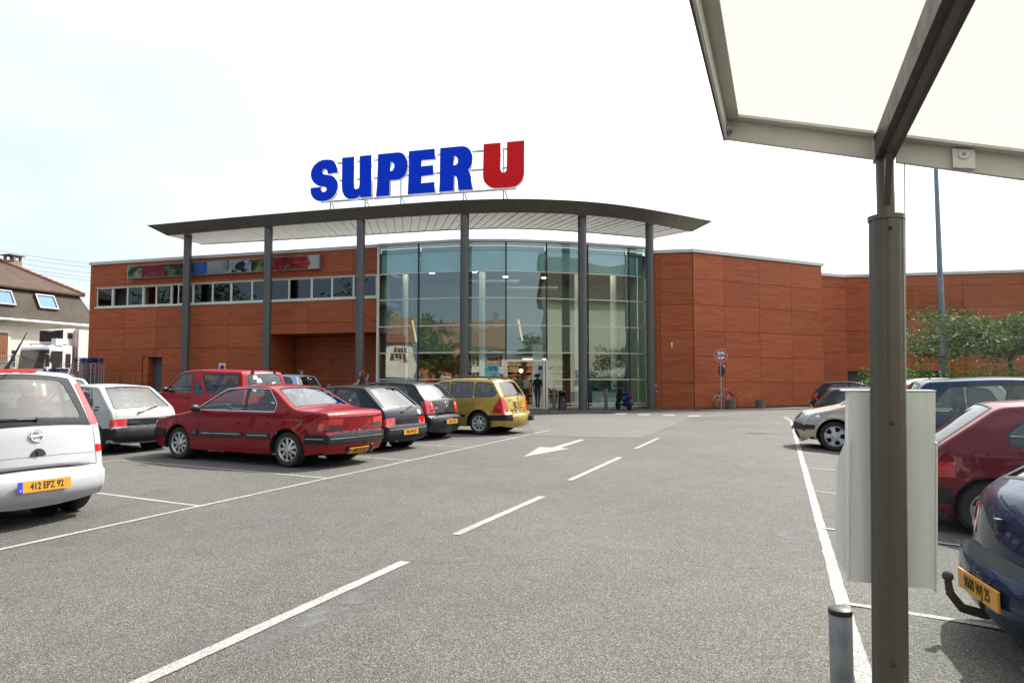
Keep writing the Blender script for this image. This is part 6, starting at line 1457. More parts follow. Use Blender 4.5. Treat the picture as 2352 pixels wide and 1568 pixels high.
# garden fence on a low wall
fen = empty('garden_fence', (-28.5, 39.5, .4), 0, 'wrought iron garden fence on a low wall before the house', 'fence')
FF = wallframe((-32.0, 36.5), (-29.2, 44.0)); q = MB(); wbox(q, FF, 0, FF[3], .2, 1.55, -.1, .1); q.obj('low_wall', simple('low_wall_brick', (.24, .13, .09), .9, var=.3, scale=5), fen)
q = MB()
for z in (1.7, 2.9): wbox(q, FF, 0, FF[3], z, z + .04, -.02, .02)
q.obj('rail', M['galv'], fen)
for i in range(56):
    q = MB(); k = .1 + i * .13; q.tube([wpt(FF, k, 1.55), wpt(FF, k, 3.0 + .05 * math.sin(i * 1.3))], .011, 5); q.obj('picket', M['galv'], fen)
q = MB(); q.box((-27.9, 38.3, 1.45), (.75, .55, 2.0), R(30)); q.box((-27.9, 38.3, 2.48), (.85, .65, .08), R(30)); tag(q.obj('gate_pillar', simple('pillar_cream', (.62, .58, .46), .8)), 'cream gate pillar in front of the garden fence', 'pillar')
# overhead cables
for i, (z0, z1) in enumerate(((13.41, 11.2), (13.02, 10.9), (12.64, 10.35), (12.22, 10.0), (11.96, 9.7))):
    q = MB(); pts = []
    for k in range(13):
        t_ = k / 12; pts.append((-56 + 26 * t_, 60, z0 + (z0 - z1) * .75 + (z1 - z0) * 1.9 * t_ - 1.1 * math.sin(math.pi * t_) * .5)); 
    q.tube(pts, .011, 5); tag(q.obj('overhead_cable', M['black']), ('topmost', 'second', 'third', 'fourth', 'lowest')[i] + ' of the five overhead cables above the mansard house', 'cable', 'overhead cables')

# ------------------------------------------------------------------ refrigerated lorry
th = math.atan2(-.954, -.30); lor = empty('refrigerated_lorry', (-28.7, 42.9, gz(-28.7, 42.9)), th, 'white refrigerated lorry parked beside the shop corner', 'lorry')
LW = simple('lorry_white', (.80, .80, .78), .35, var=.05); LB = simple('lorry_box', (.80, .79, .77), .45, var=.03)
def rbox(mb, x0, x1, w0, w1, z0, z1, top=0.0, m=0):
    vs = []
    for x, ww in ((x0, w0), (x1, w1)):
        for z, k in ((z0, 1.0), (z1, 1.0 - top)): vs += [(x, ww / 2 * k, z), (x, -ww / 2 * k, z)]
    return mb.add(vs, [(0, 1, 3, 2), (4, 6, 7, 5), (0, 4, 5, 1), (2, 3, 7, 6), (0, 2, 6, 4), (1, 5, 7, 3)], m)
q = MB(); pf = [(.95, .55), (1.0, 1.55), (.78, 2.95), (.6, 3.1), (-.85, 3.1), (-.85, .75), (.2, .55)]
n_ = len(pf); vs = [(x, y, z) for y in (1.15, -1.15) for x, z in pf]; q.add(vs, [tuple(range(n_)), tuple(reversed(range(n_, 2 * n_)))] + [(i, n_ + i, n_ + (i + 1) % n_, (i + 1) % n_) for i in range(n_)]); cab = q.obj('cab', LW, lor, local=True)
bv = cab.modifiers.new('bevel', 'BEVEL'); bv.width = .09; bv.segments = 3
DG = simple('lorry_glass', (.03, .04, .04), .05, 0, 1.0)
q = MB(); q.add([(1.0, 1.05, 1.68), (1.0, -1.05, 1.68), (.815, -1.0, 2.82), (.815, 1.0, 2.82)], [(0, 1, 2, 3)]); q.obj('windscreen', DG, cab, local=True)
for s_ in (1, -1):
    q = MB(); y = s_ * 1.158; q.add([(.55, y, 1.15), (.55, y, 2.0), (.72, y, 2.1), (.60, y, 2.75), (-.15, y, 2.75), (-.15, y, 1.75), (.25, y, 1.72), (.3, y, 1.15)], [tuple(range(8))] if s_ < 0 else [tuple(reversed(range(8)))]); q.obj('side_window', DG, cab, local=True)
    q = MB(); q.box((1.02, s_ * 1.38, 2.15), (.12, .2, .75)); q.box((1.02, s_ * 1.36, 2.68), (.12, .2, .22)); q.bar((.95, s_ * 1.15, 2.75), (1.02, s_ * 1.38, 2.72), .03); q.obj('mirror', M['black'], cab, local=True)
    q = MB(); q.add([(-.35, s_ * 1.159, 1.75), (-.35, s_ * 1.159, 2.6), (-.7, s_ * 1.159, 2.6), (-.7, s_ * 1.159, 1.75)], [(0, 1, 2, 3)]); q.obj('side_window', DG, cab, local=True)
    for x in (.25, -3.4):
        q = MB(); q.lathe([(.3, -.15), (.46, -.15), (.5, -.1), (.5, .1), (.46, .15), (.28, .15), (.2, .08), (0, .08)], (x, s_ * 1.02, .5), 24, axis='Y'); q.obj('wheel', M['rubber'], lor, smooth=True, local=True)
    q = MB(); q.box((1.0, s_ * .85, .95), (.06, .35, .22)); q.obj('headlight', LWHITE, cab, local=True)
q = MB()
for i in range(5): q.box((1.0, 0, 1.12 + .07 * i), (.05, 1.3, .045))
q.obj('grille', M['black'], cab, local=True)
q = MB(); q.box((1.03, 0, .72), (.18, 2.3, .35)); q.obj('bumper', LW, lor, local=True)
text_obj('badge', 'VOLVO', .13, simple('badge_red', (.5, .1, .05), .5), cab, frame_M((1.02, -.15, 1.57), (0, 1, 0), (0, 0, 1)), .003)
q = MB(); q.box((1.015, .45, 1.57), (.01, .22, .12)); q.obj('badge', PLBLUE, cab, local=True)
q = MB(); q.bar((.3, .95, 3.2), (.3, -.95, 3.2), .05); q.bar((.3, .9, 3.08), (.3, .9, 3.2), .05); q.bar((.3, -.9, 3.08), (.3, -.9, 3.2), .05); q.obj('roof_bar', M['galv'], cab, local=True)
q = MB(); q.box((.1, 1.0, 3.3), (.5, .35, .42)); q.obj('vent_box', LW, cab, local=True)
q = MB(); rbox(q, -1.1, -7.2, 2.5, 2.5, 1.05, 4.15); q.obj('cargo_box', LB, lor, local=True)
q = MB()
for x in (-1.098,):
    for y in (1.22, -1.22): q.bar((x, y, 1.05), (x, y, 4.15), .06)
    q.bar((x, 1.22, 4.1), (x, -1.22, 4.1), .06)
q.obj('box_trim', M['silver'], lor, local=True)
q = MB(); pu = [(-1.08, 3.05), (-.45, 3.2), (-.3, 3.35), (-.3, 4.1), (-1.08, 4.2)]; n_ = len(pu); vs = [(x, y, z) for y in (.98, -.98) for x, z in pu]; q.add(vs, [tuple(range(n_)), tuple(reversed(range(n_, 2 * n_)))] + [(i, n_ + i, n_ + (i + 1) % n_, (i + 1) % n_) for i in range(n_)]); fu = q.obj('cooling_unit', LB, lor, local=True)
q = MB(); q.box((-.29, 0, 3.72), (.03, 1.9, .68))
for i in range(8): q.box((-.27, 0, 3.42 + .08 * i), (.03, 1.6, .03))
q.obj('cooling_grille', M['black'], fu, local=True)
text_obj('unit_name', 'CARRIER', .17, M['silver'], fu, frame_M((-.25, 0, 4.0), (0, 1, 0), (0, 0, 1)), .003)
q = MB(); q.box((-.75, .985, 3.75), (.35, .02, .35)); q.obj('control_window', M['black'], fu, local=True)
q = MB()
for y in (.85, 1.2):
    q.bar((-.95, y, .9), (-.95, y, 3.3), .04)
for i in range(7): q.bar((-.95, .85, 1.1 + .33 * i), (-.95, 1.2, 1.1 + .33 * i), .03)
q.obj('ladder', M['silver'], lor, local=True)
q = MB(); q.box((-3.4, 0, .9), (7.2, 1.0, .2)); q.box((-.9, 0, .9), (.5, 2.2, .2)); q.obj('chassis', M['dark'], lor, local=True)

# ------------------------------------------------------------------ pallets and roll cages in the delivery yard
PB = simple('pallet_blue', (.008, .032, .17), .6); PR = simple('pallet_red', (.35, .03, .025), .6)
def pallet(x, y, z, rz, mat, label):
    e = empty('pallet', (x, y, z), rz, label, 'pallet', 'stacked pallets')
    for yy in (-.34, 0, .34):
        q = MB(); q.box((0, yy, .012), (1.2, .1, .022)); q.obj('bottom_board', mat, e, local=True)
        for xx in (-.53, 0, .53):
            q = MB(); q.box((xx, yy, .066), (.12, .1, .082)); q.obj('block', mat, e, local=True)
    for i in range(5):
        q = MB(); q.box((0, -.36 + .18 * i, .130), (1.2, .13, .022)); q.obj('top_board', mat, e, local=True)
g0 = gz(-24.6, 38); ords = ('lowest', 'second', 'third', 'fourth', 'fifth', 'sixth', 'seventh', 'eighth', 'ninth', 'tenth', 'eleventh', 'twelfth', 'thirteenth', 'fourteenth', 'fifteenth')
for i in range(11): pallet(-24.75 + random.uniform(-.02, .02), 38.0 + random.uniform(-.02, .02), g0 + i * .148, R(-12 + random.uniform(-1, 1)), PB, ords[i] + ' blue pallet of the stack before the lorry cab')
for i in range(15): pallet(-23.45 + random.uniform(-.02, .02), 38.6 + random.uniform(-.02, .02), g0 + i * .148, R(-14 + random.uniform(-1, 1)), PR if 9 <= i < 13 else PB, ords[i] + ' pallet of the taller red and blue stack by the wall corner')
q = MB(); q.box((-23.3, 37.6, g0 + .9), (.5, .35, 1.1), R(-10)); tag(q.obj('cardboard_stack', simple('cardboard', (.16, .10, .055), .9)), 'brown cardboard stack inside the roll cages', 'cardboard')
def cage(x, y, rz, label):
    z = gz(x, y); e = empty('roll_cage', (x, y, z), rz, label, 'roll cage', 'roll cages by the delivery yard'); WM = M['galv']
    q = MB(); q.box((0, 0, .18), (.78, .68, .05)); q.obj('base', WM, e, local=True)
    for sx2 in (-1, 1):
        q = MB(); pts = [(sx2 * .38, -.32, .2), (sx2 * .38, -.32, 1.78), (sx2 * .38, -.27, 1.85), (sx2 * .38, .27, 1.85), (sx2 * .38, .32, 1.78), (sx2 * .38, .32, .2)]; q.tube(pts, .016, 6)
        for k in range(6): q.bar((sx2 * .38, -.27 + .108 * k, .2), (sx2 * .38, -.27 + .108 * k, 1.84), .006)
        for k in range(5): q.bar((sx2 * .38, -.32, .45 + .32 * k), (sx2 * .38, .32, .45 + .32 * k), .007)
        q.obj('side_frame', WM, e, local=True)
        for sy2 in (-1, 1):
            q = MB(); q.lathe([(0, -.02), (.06, -.02), (.065, 0), (.06, .02), (0, .02)], (sx2 * .32, sy2 * .28, .066), 12, axis='Y'); q.bar((sx2 * .32, sy2 * .28, .066), (sx2 * .32, sy2 * .28, .17), .03); q.obj('castor', M['black'], e, local=True)
    q = MB()
    for k in range(7): q.bar((-.36 + .12 * k, .32, .2), (-.36 + .12 * k, .32, 1.7), .006)
    q.bar((-.38, .32, 1.2), (.38, .32, 1.2), .01); q.obj('back_frame', WM, e, local=True)
for x, y, r_, l_ in ((-22.85, 36.2, -15, 'leftmost wire roll cage before the pallets'), (-22.0, 36.6, -8, 'middle wire roll cage in the row'), (-21.75, 36.0, -20, 'rightmost wire roll cage against the wooden wall')): cage(x, y, R(r_), l_)
# ------------------------------------------------------------------ bicycle
bk = empty('bicycle', (10.95, 35.85, 0), math.atan2(.464, .886) + math.pi, 'silver ladies bicycle leaning by the height limit sign', 'bicycle')
BS = simple('bike_silver', (.45, .46, .47), .35, .6); WR = .335
for x in (.52, -.52):
    q = MB(); q.tube([(x + WR * math.cos(a), 0, WR + WR * math.sin(a)) for a in [2 * math.pi * k / 32 for k in range(33)]], .018, 6, cap=False); w_ = q.obj('wheel', M['rubber'], bk, smooth=True, local=True)
    q = MB()
    for k in range(14): q.bar((x, 0, WR), (x + (WR - .02) * math.cos(k * math.pi / 7), 0, WR + (WR - .02) * math.sin(k * math.pi / 7)), .003)
    q.tube([(x, -.04, WR), (x, .04, WR)], .02, 8); q.obj('spokes', M['silver'], w_, local=True)
    q = MB(); a0, a1 = (.2, 2.5) if x > 0 else (.5, 3.1); q.tube([(x + (WR + .03) * math.cos(a), 0, WR + (WR + .03) * math.sin(a)) for a in [a0 + (a1 - a0) * k / 14 for k in range(15)]], .014, 6); q.obj('mudguard', BS, bk, smooth=True, local=True)
bbk = (-.05, 0, .28); sp_t = (-.22, 0, .78); hd_b = (.38, 0, .66); hd_t = (.33, 0, .84)
q = MB(); 
for a, b_ in (((-.52, 0, WR), bbk), (bbk, sp_t), (bbk, hd_b), ((-.12, 0, .48), hd_t), ((-.52, 0, WR), (-.19, 0, .68)), (hd_b, hd_t), (hd_b, (.52, 0, WR))): q.tube([a, b_], .016, 8)
q.obj('frame', BS, bk, smooth=True, local=True)
q = MB(); q.tube([hd_t, (.31, 0, .95)], .013, 6); q.tube([(.18, .27, 1.0), (.27, .2, 1.01), (.33, 0, .97), (.27, -.2, 1.01), (.18, -.27, 1.0)], .012, 6); q.obj('handlebar', M['chrome'], bk, smooth=True, local=True)
q = MB(); q.sphere((.44, 0, .82), .05, 10); q.obj('front_lamp', M['black'], bk, local=True)
q = MB(); q.tube([sp_t, (-.24, 0, .86)], .013, 6); q.sphere((-.26, 0, .89), .13, 12, sc=(1, .6, .3)); q.obj('saddle', M['black'], bk, smooth=True, local=True)
q = MB(); q.box((-.52, 0, .74), (.36, .14, .015)); 
for y in (-.06, .06): q.bar((-.52, y, WR), (-.55, y, .74), .01)
q.obj('carrier', M['black'], bk, local=True)
q = MB(); q.box((-.52, 0, .79), (.30, .16, .08)); q.obj('red_bag', SREDM, bk, local=True)
q = MB(); q.lathe([(0, -.004), (.09, -.004), (.09, .004), (0, .004)], (-.05, .03, .28), 16, axis='Y'); q.tube([(-.05, .06, .28), (.08, .06, .18)], .01, 6); q.tube([(-.05, -.06, .28), (-.18, -.06, .38)], .01, 6); q.box((.1, .1, .18), (.09, .08, .02)); q.box((-.2, -.1, .38), (.09, .08, .02)); q.obj('crankset', M['black'], bk, local=True)
# ------------------------------------------------------------------ scooter
sc_ = empty('scooter', (5.45, 34.15, 0.03), math.atan2(.95, -.30), 'parked black scooter with blue tail and red rear lamp', 'scooter')
BLK = paint('scooter_black', (.015, .016, .018), .1, .3, .02); BLU = paint('scooter_blue', (.012, .09, .30), .3, .3, .02)
for x in (.62, -.60):
    q = MB(); q.lathe([(.11, -.05), (.2, -.05), (.225, -.03), (.23, 0), (.225, .03), (.2, .05), (.11, .05)], (x, 0, .23), 24, axis='Y'); q.lathe([(0, .03), (.12, .03)], (x, 0, .23), 12, axis='Y'); q.lathe([(0, -.03), (.12, -.03)], (x, 0, .23), 12, axis='Y'); q.obj('wheel', M['rubber'], sc_, smooth=True, local=True)
def loft(mb, secs, n=10):
    """secs: (x, z, half width, half height)"""
    rings = [[(x, hw * math.cos(2 * math.pi * k / n), z + hh * math.sin(2 * math.pi * k / n)) for k in range(n)] for x, z, hw, hh in secs]
    vs = [v for r in rings for v in r]; fs = [(i * n + k, i * n + (k + 1) % n, (i + 1) * n + (k + 1) % n, (i + 1) * n + k) for i in range(len(rings) - 1) for k in range(n)]
    return mb.add(vs, fs + [tuple(range(n)), tuple((len(rings) - 1) * n + k for k in reversed(range(n)))])
q = MB(); loft(q, [(.66, .45, .05, .07), (.5, .5, .13, .12), (.42, .62, .2, .24), (.38, .8, .18, .2), (.32, .95, .1, .08)]); q.obj('leg_shield', BLK, sc_, smooth=True, local=True)
q = MB(); loft(q, [(.42, .28, .13, .07), (.15, .26, .16, .04), (-.15, .3, .15, .06)]); q.obj('footboard', M['black'], sc_, smooth=True, local=True)
q = MB(); loft(q, [(-.08, .5, .13, .2), (-.3, .56, .16, .18), (-.6, .66, .14, .12), (-.78, .72, .06, .05)]); q.obj('tail_body', BLU, sc_, smooth=True, local=True)
q = MB(); loft(q, [(.0, .74, .1, .04), (-.2, .77, .15, .05), (-.5, .82, .15, .05), (-.7, .84, .09, .04)]); q.obj('seat', M['black'], sc_, smooth=True, local=True)
q = MB(); q.box((-.77, 0, .72), (.05, .2, .06)); q.obj('tail_lamp', LRED, sc_, local=True)
q = MB(); q.box((-.84, 0, .48), (.02, .18, .26), M=Matrix.Rotation(.3, 3, 'Y')); q.box((-.78, 0, .6), (.16, .12, .03)); q.obj('mudflap', M['black'], sc_, local=True)
q = MB(); q.box((-.855, 0, .42), (.012, .1, .04)); q.obj('reflector', LRED, sc_, local=True)
q = MB(); loft(q, [(.42, .98, .06, .06), (.34, 1.02, .16, .06), (.24, 1.0, .1, .04)]); q.obj('headlamp_cowl', BLK, sc_, smooth=True, local=True)
q = MB(); q.tube([(.27, .32, 1.03), (.32, 0, 1.0), (.27, -.32, 1.03)], .018, 8)
for s_ in (1, -1): q.tube([(.3, s_ * .2, 1.03), (.28, s_ * .32, 1.18)], .008, 6); q.sphere((.27, s_ * .36, 1.2), .065, 10, sc=(.3, 1.1, .7))
q.obj('handlebar', M['black'], sc_, smooth=True, local=True)
q = MB(); q.tube([(.62, .06, .23), (.46, .06, .55)], .022, 8); q.tube([(.62, -.06, .23), (.46, -.06, .55)], .022, 8); q.box((-.35, .1, .26), (.5, .1, .14)); q.tube([(-.3, -.12, .2), (-.75, -.14, .3)], [.03, .05], 10); q.tube([(-.05, .1, .2), (.0, .24, .02)], .012, 6); q.obj('engine', M['dark'], sc_, smooth=True, local=True)

# ------------------------------------------------------------------ people
def person(label, loc, rz, h, top, legs, hair, hairlen=0, skin=(.45, .26, .18), pose='stand', z=None, bag=None, arm=None):
    k = h / 1.70; root = empty('person', (loc[0], loc[1], gz(*loc) if z is None else z), rz, label, 'person')
    V = []; E_ = []; Rr = []
    def v(x, y, zz, r, par=None):
        V.append((x * k, y * k, zz * k)); Rr.append(r * k)
        if par is not None: E_.append((par, len(V) - 1))
        return len(V) - 1
    pel = v(0, 0, .93, .135); ab = v(0, 0, 1.08, .125, pel); ch = v(.01, 0, 1.27, .145, ab); nk = v(.0, 0, 1.44, .06, ch); hb = v(.02, 0, 1.53, .078, nk); hm = v(.025, 0, 1.60, .092, hb); ht = v(.01, 0, 1.665, .07, hm)
    nose = v(.105, 0, 1.575, .018, hm)
    st_ = .16 if pose == 'walk' else .03
    for s_ in (1, -1):
        hp_ = v(0, s_ * .09, .87, .10, pel); kn = v(.03 + s_ * st_ * .5, s_ * .10, .49, .068, hp_); an = v(s_ * st_ - .03, s_ * .10, .09, .043, kn); v(s_ * st_ + .11, s_ * .115, .04, .036, an)
        sh = v(0, s_ * .175, 1.37, .062, ch)
        ax, az_ = arm[0 if s_ > 0 else 1] if arm else (.04, 0)
        el = v(ax * .5 - .02, s_ * .23, 1.09 + az_ * .3, .045, sh); wr_ = v(ax + .06, s_ * .23, .86 + az_, .032, el); pm = v(ax + .09, s_ * .225, .79 + az_, .036, wr_)
        for i in range(4): f1 = v(ax + .10 + .012 * i, s_ * (.225 - .008), .735 + az_ + .006 * i, .011, pm); v(ax + .115 + .012 * i, s_ * .205, .70 + az_ + .01 * i, .009, f1)
        t1 = v(ax + .14, s_ * .205, .77 + az_, .012, pm); v(ax + .155, s_ * .20, .74 + az_, .010, t1)
    me = bpy.data.meshes.new('body'); me.from_pydata(V, E_, []); o = bpy.data.objects.new('body', me); COL.objects.link(o)
    md = o.modifiers.new('skin', 'SKIN'); md.use_smooth_shade = True
    for i, sv in enumerate(me.skin_vertices[0].data): sv.radius = (Rr[i] * (1.0 if i not in (1, 2) else .85), Rr[i] * (1.0 if i not in (0, 1, 2) else 1.15)); sv.use_root = (i == 0)
    sb = o.modifiers.new('sub', 'SUBSURF'); sb.levels = 1; sb.render_levels = 1
    m2 = bpy.data.meshes.new_from_object(o.evaluated_get(bpy.context.evaluated_depsgraph_get())); bpy.data.objects.remove(o)
    nm = '%s_%d' % ('cl', int(random.random() * 1e6)); m2.materials.clear()
    for mt in (simple('skin' + nm, skin, .55), simple('top' + nm, top, .85, var=.2), simple('legs' + nm, legs, .85, var=.2), simple('shoe' + nm, (.02, .02, .02), .6)): m2.materials.append(mt)
    for p in m2.polygons:
        c = p.center / k; p.use_smooth = True
        if c.z > 1.445: i = 0
        elif abs(c.y) > .19 and c.z < 1.12 + (0 if arm is None else .35) and (c.x > .02 or c.z < 1.1): i = 0
        elif c.z > .93 or (abs(c.y) > .19 and c.z > .8): i = 1
        elif c.z > .08: i = 2
        else: i = 3
        p.material_index = i
    m2.name = 'body'; b = bpy.data.objects.new('body', m2); COL.objects.link(b); b.parent = root
    q = MB(); HM = simple('hair' + nm, hair, .6, var=.35, scale=40, bump=.8, bscale=70)
    q.sphere((-.012 * k, 0, 1.625 * k), .108 * k, 14, sc=(1.0, .95, 1.0))
    if hairlen:
        for i in range(40):
            a = random.uniform(1.3, 5.0); zz = random.uniform(1.63 - hairlen, 1.66); r_ = random.uniform(.085, .13); q.sphere((r_ * math.cos(a) * k - .01, r_ * math.sin(a) * k, zz * k), random.uniform(.03, .05) * k, 6)
    hair_o = q.obj('hair', HM, root, smooth=True, local=True)
    # trim the hair off the face
    bm = bmesh.new(); bm.from_mesh(hair_o.data); kill = [vv for vv in bm.verts if vv.co.x > .045 * k and vv.co.z < 1.655 * k]; bmesh.ops.delete(bm, geom=kill, context='VERTS'); bm.to_mesh(hair_o.data); bm.free()
    q = MB()
    for s_ in (1, -1): q.sphere((.104 * k, s_ * .032 * k, 1.60 * k), .012 * k, 6)
    q.obj('eyes', M['black'], root, local=True)
    if bag:
        q = MB(); q.box((0, -.25 * k, .86 * k), (.30 * k, .09, .34 * k)); q.bar((.05, -.2 * k, 1.02 * k), (.02, -.12 * k, 1.43 * k), .025); q.obj('shoulder_bag', simple('bag' + nm, bag, .8), root, local=True)
    return root
person('woman with curly red hair and black top pushing a trolley', (-6.6, 30.6), R(175), 1.70, (.02, .02, .022), (.03, .03, .04), (.20, .035, .012), .20, arm=((.30, .22), (.30, .22)))
person('dark-haired person just behind the red-haired woman', (-6.55, 31.4), R(10), 1.60, (.10, .10, .22), (.03, .03, .04), (.012, .010, .009), .05)
person('grey-haired person behind the ice blue city car', (-10.35, 34.3), R(-60), 1.60, (.25, .22, .2), (.05, .05, .06), (.10, .09, .085), .03)
person('woman in black top and blue jeans with a pale bag in the doorway', (1.32, 36.1), R(70), 1.78, (.012, .012, .013), (.035, .06, .13), (.012, .010, .010), .06, z=.025, pose='walk', bag=(.5, .45, .35))
person('shopper in green jacket deep in the shop doorway', (.35, 38.4), R(90), 1.72, (.10, .14, .09), (.02, .02, .02), (.09, .07, .05), .05, z=.025)
person('shopper in dark coat at the left of the doorway', (-.15, 37.9), R(-80), 1.66, (.02, .025, .035), (.02, .02, .02), (.02, .015, .012), .04, z=.025)
person('shopper in light shirt near the till shelves', (.85, 41.2), R(-100), 1.75, (.35, .36, .38), (.03, .03, .03), (.03, .02, .02), 0, z=.025)
person('customer at the photo counter behind the right glass', (4.3, 39.0), R(20), 1.72, (.03, .07, .04), (.02, .02, .03), (.015, .012, .010), 0, z=.025)
cp = wpt(FL, 4.45, 5.62, -1.3); person('worker with a pale cap at the open strip window', (cp.x, cp.y), R(-60), 1.45, (.05, .05, .06), (.03, .03, .03), (.35, .37, .45), 0, z=5.0)
# shop trolley pushed by the woman
tr_ = empty('shopping_trolley', (-7.4, 30.65, gz(-7.4, 30.65)), R(175), 'wire shopping trolley pushed by the red-haired woman', 'trolley')
q = MB()
for y in (-.25, .25):
    for z0, z1 in ((.5, .55), (.95, .9)): q.bar((-.4, y, z1), (.4, y * .8, z0), .012)
for k in range(9): 
    x = -.4 + .1 * k; q.bar((x, -.24, .52), (x, -.25, .93), .006); q.bar((x, .24, .52), (x, .25, .93), .006); q.bar((x, -.24, .52), (x, .24, .52), .006)
q.obj('basket', M['galv'], tr_, local=True)
q = MB(); q.bar((-.45, -.27, 1.0), (-.45, .27, 1.0), .03); q.bar((-.45, -.25, 1.0), (-.3, -.25, .2), .02); q.bar((-.45, .25, 1.0), (-.3, .25, .2), .02); q.bar((-.3, -.25, .2), (.4, -.2, .15), .02); q.bar((-.3, .25, .2), (.4, .2, .15), .02)
for x, y in ((-.3, -.25), (-.3, .25), (.4, -.2), (.4, .2)): q.lathe([(0, -.015), (.06, -.015), (.06, .015), (0, .015)], (x, y, .06), 12, axis='Y')
q.obj('chassis', M['galv'], tr_, local=True)

# ------------------------------------------------------------------ inside the shop: shelves, posters, photo counter
GOODS = []
for i, c_ in enumerate(((.42, .12, .04), (.50, .20, .06), (.30, .06, .03), (.55, .35, .15))): GOODS.append(simple('goods_%d' % i, c_, .6, var=.4, scale=5))
for n_, (x0, x1) in enumerate(((-3.0, .55), (.9, 3.2))):
    sh_ = empty('shop_shelves', ((x0 + x1) / 2, 43.5, 0), 0, ('left' if n_ == 0 else 'right') + ' run of shop shelves with orange goods seen through the door', 'shelves')
    for z in (.15, .62, 1.08, 1.54, 2.0, 2.4):
        q = MB(); q.box(((x0 + x1) / 2, 43.5, z), (x1 - x0, .5, .04)); q.obj('shelf_board', M['white'], sh_)
        q = MB(); x = x0 + .05
        while x < x1 - .15:
            w_ = random.uniform(.08, .16); hh = random.uniform(.22, .36); q.box((x + w_ / 2, 43.4, z + .02 + hh / 2), (w_ - .01, .3, hh)); x += w_
        q.obj('goods', GOODS[int(random.random() * 4)], sh_)
    q = MB(); q.box(((x0 + x1) / 2, 43.7, 1.3), (x1 - x0, .04, 2.6)); q.obj('back_panel', simple('shelf_back%d' % n_, (.10, .05, .03), .8), sh_)
q = MB(); q.box((1.4, 42.2, 2.75), (1.5, .08, .05)); tag(q.obj('strip_light', M['lampwarm']), 'warm strip light above the shop shelves', 'lamp')
q = MB(); q.sphere((.55, 42.4, 2.05), .11, 14); tag(q.obj('globe_lamp', M['lampwarm'], None, smooth=True), 'small glowing globe lamp before the shelves', 'lamp')
q = MB(); q.box((1.45, 39.6, 1.8), (.6, .3, 3.4)); q.obj('hall_pillar', M['white'], store)
ps_ = empty('sale_poster', (-.9, 34.85, 1.5), 0, 'turquoise sale poster reading minus 50% behind the glass', 'poster'); frp = wallframe(G[2], G[3])
q = MB(); wbox(q, frp, 1.15, 1.85, 1.56, 2.45, .026, .030); q.obj('sheet', simple('poster_turquoise', (.16, .48, .50), .6), ps_)
q = MB(); wbox(q, frp, 1.15, 1.85, 2.28, 2.45, .031, .033); q.obj('header', simple('poster_orange', (.65, .30, .14), .6, var=.5, scale=12), ps_)
text_obj('poster_text', '-50%', .27, INK, ps_, frame_M(wpt(frp, 1.5, 2.05, .033), frp[1], (0, 0, 1)), .002, local=False, bold=.006)
text_obj('poster_text', 'SOLDES', .12, simple('poster_yellow', (.7, .6, .2), .6), ps_, frame_M(wpt(frp, 1.5, 2.36, .036), frp[1], (0, 0, 1)), .002, local=False, bold=.002)
text_obj('poster_text', 'a saisir', .09, INK, ps_, frame_M(wpt(frp, 1.6, 1.75, .033), frp[1] + Vector((0, 0, .25)), (0, 0, 1)), .002, local=False)
pp_ = empty('photo_poster', (1.75, 36.2, 1.2), 0, 'blue and white photo service poster just inside the door', 'poster')
q = MB(); q.box((1.75, 36.6, 1.65), (.75, .04, 1.15)); q.obj('sheet', M['white'], pp_); q = MB(); q.box((1.75, 36.575, 2.12), (.75, .01, .22)); q.obj('header', PLBLUE, pp_)
text_obj('poster_text', 'Vos photos', .15, simple('poster_red', (.5, .03, .05), .6), pp_, frame_M((1.75, 36.572, 1.85), (1, 0, 0), (0, 0, 1)), .002, local=False, bold=.002); text_obj('poster_text', 'photo', .10, M['white'], pp_, frame_M((1.75, 36.565, 2.12), (1, 0, 0), (0, 0, 1)), .002, local=False); text_obj('poster_text', '10', .32, INK, pp_, frame_M((1.85, 36.572, 1.5), (1, 0, 0), (0, 0, 1)), .002, local=False)
pk = empty('photo_kiosk', (4.6, 38.6, 0), 0, 'blue photo kiosk with counter behind the right glass', 'kiosk'); KB = simple('kiosk_blue', (.015, .04, .22), .5)
q = MB(); q.box((4.35, 38.2, 1.1), (.2, .3, 2.2)); q.box((6.3, 38.6, 1.1), (.16, .3, 2.2)); q.obj('frame', KB, pk); q = MB(); q.box((5.3, 38.9, 1.3), (1.8, .1, 1.7)); q.obj('screen_wall', simple('kiosk_dark', (.03, .04, .035), .5), pk); q = MB(); q.box((5.2, 38.0, .45), (1.7, .6, .9)); q.obj('counter', M['white'], pk); q = MB(); q.box((5.2, 38.0, .93), (1.8, .7, .05)); q.obj('counter_top', KB, pk)
q = MB(); q.box((2.95, 37.4, .55), (.5, .4, 1.1)); tag(q.obj('red_vending_unit', simple('unit_red', (.35, .03, .02), .5)), 'red vending unit behind the litter bin', 'vending unit')

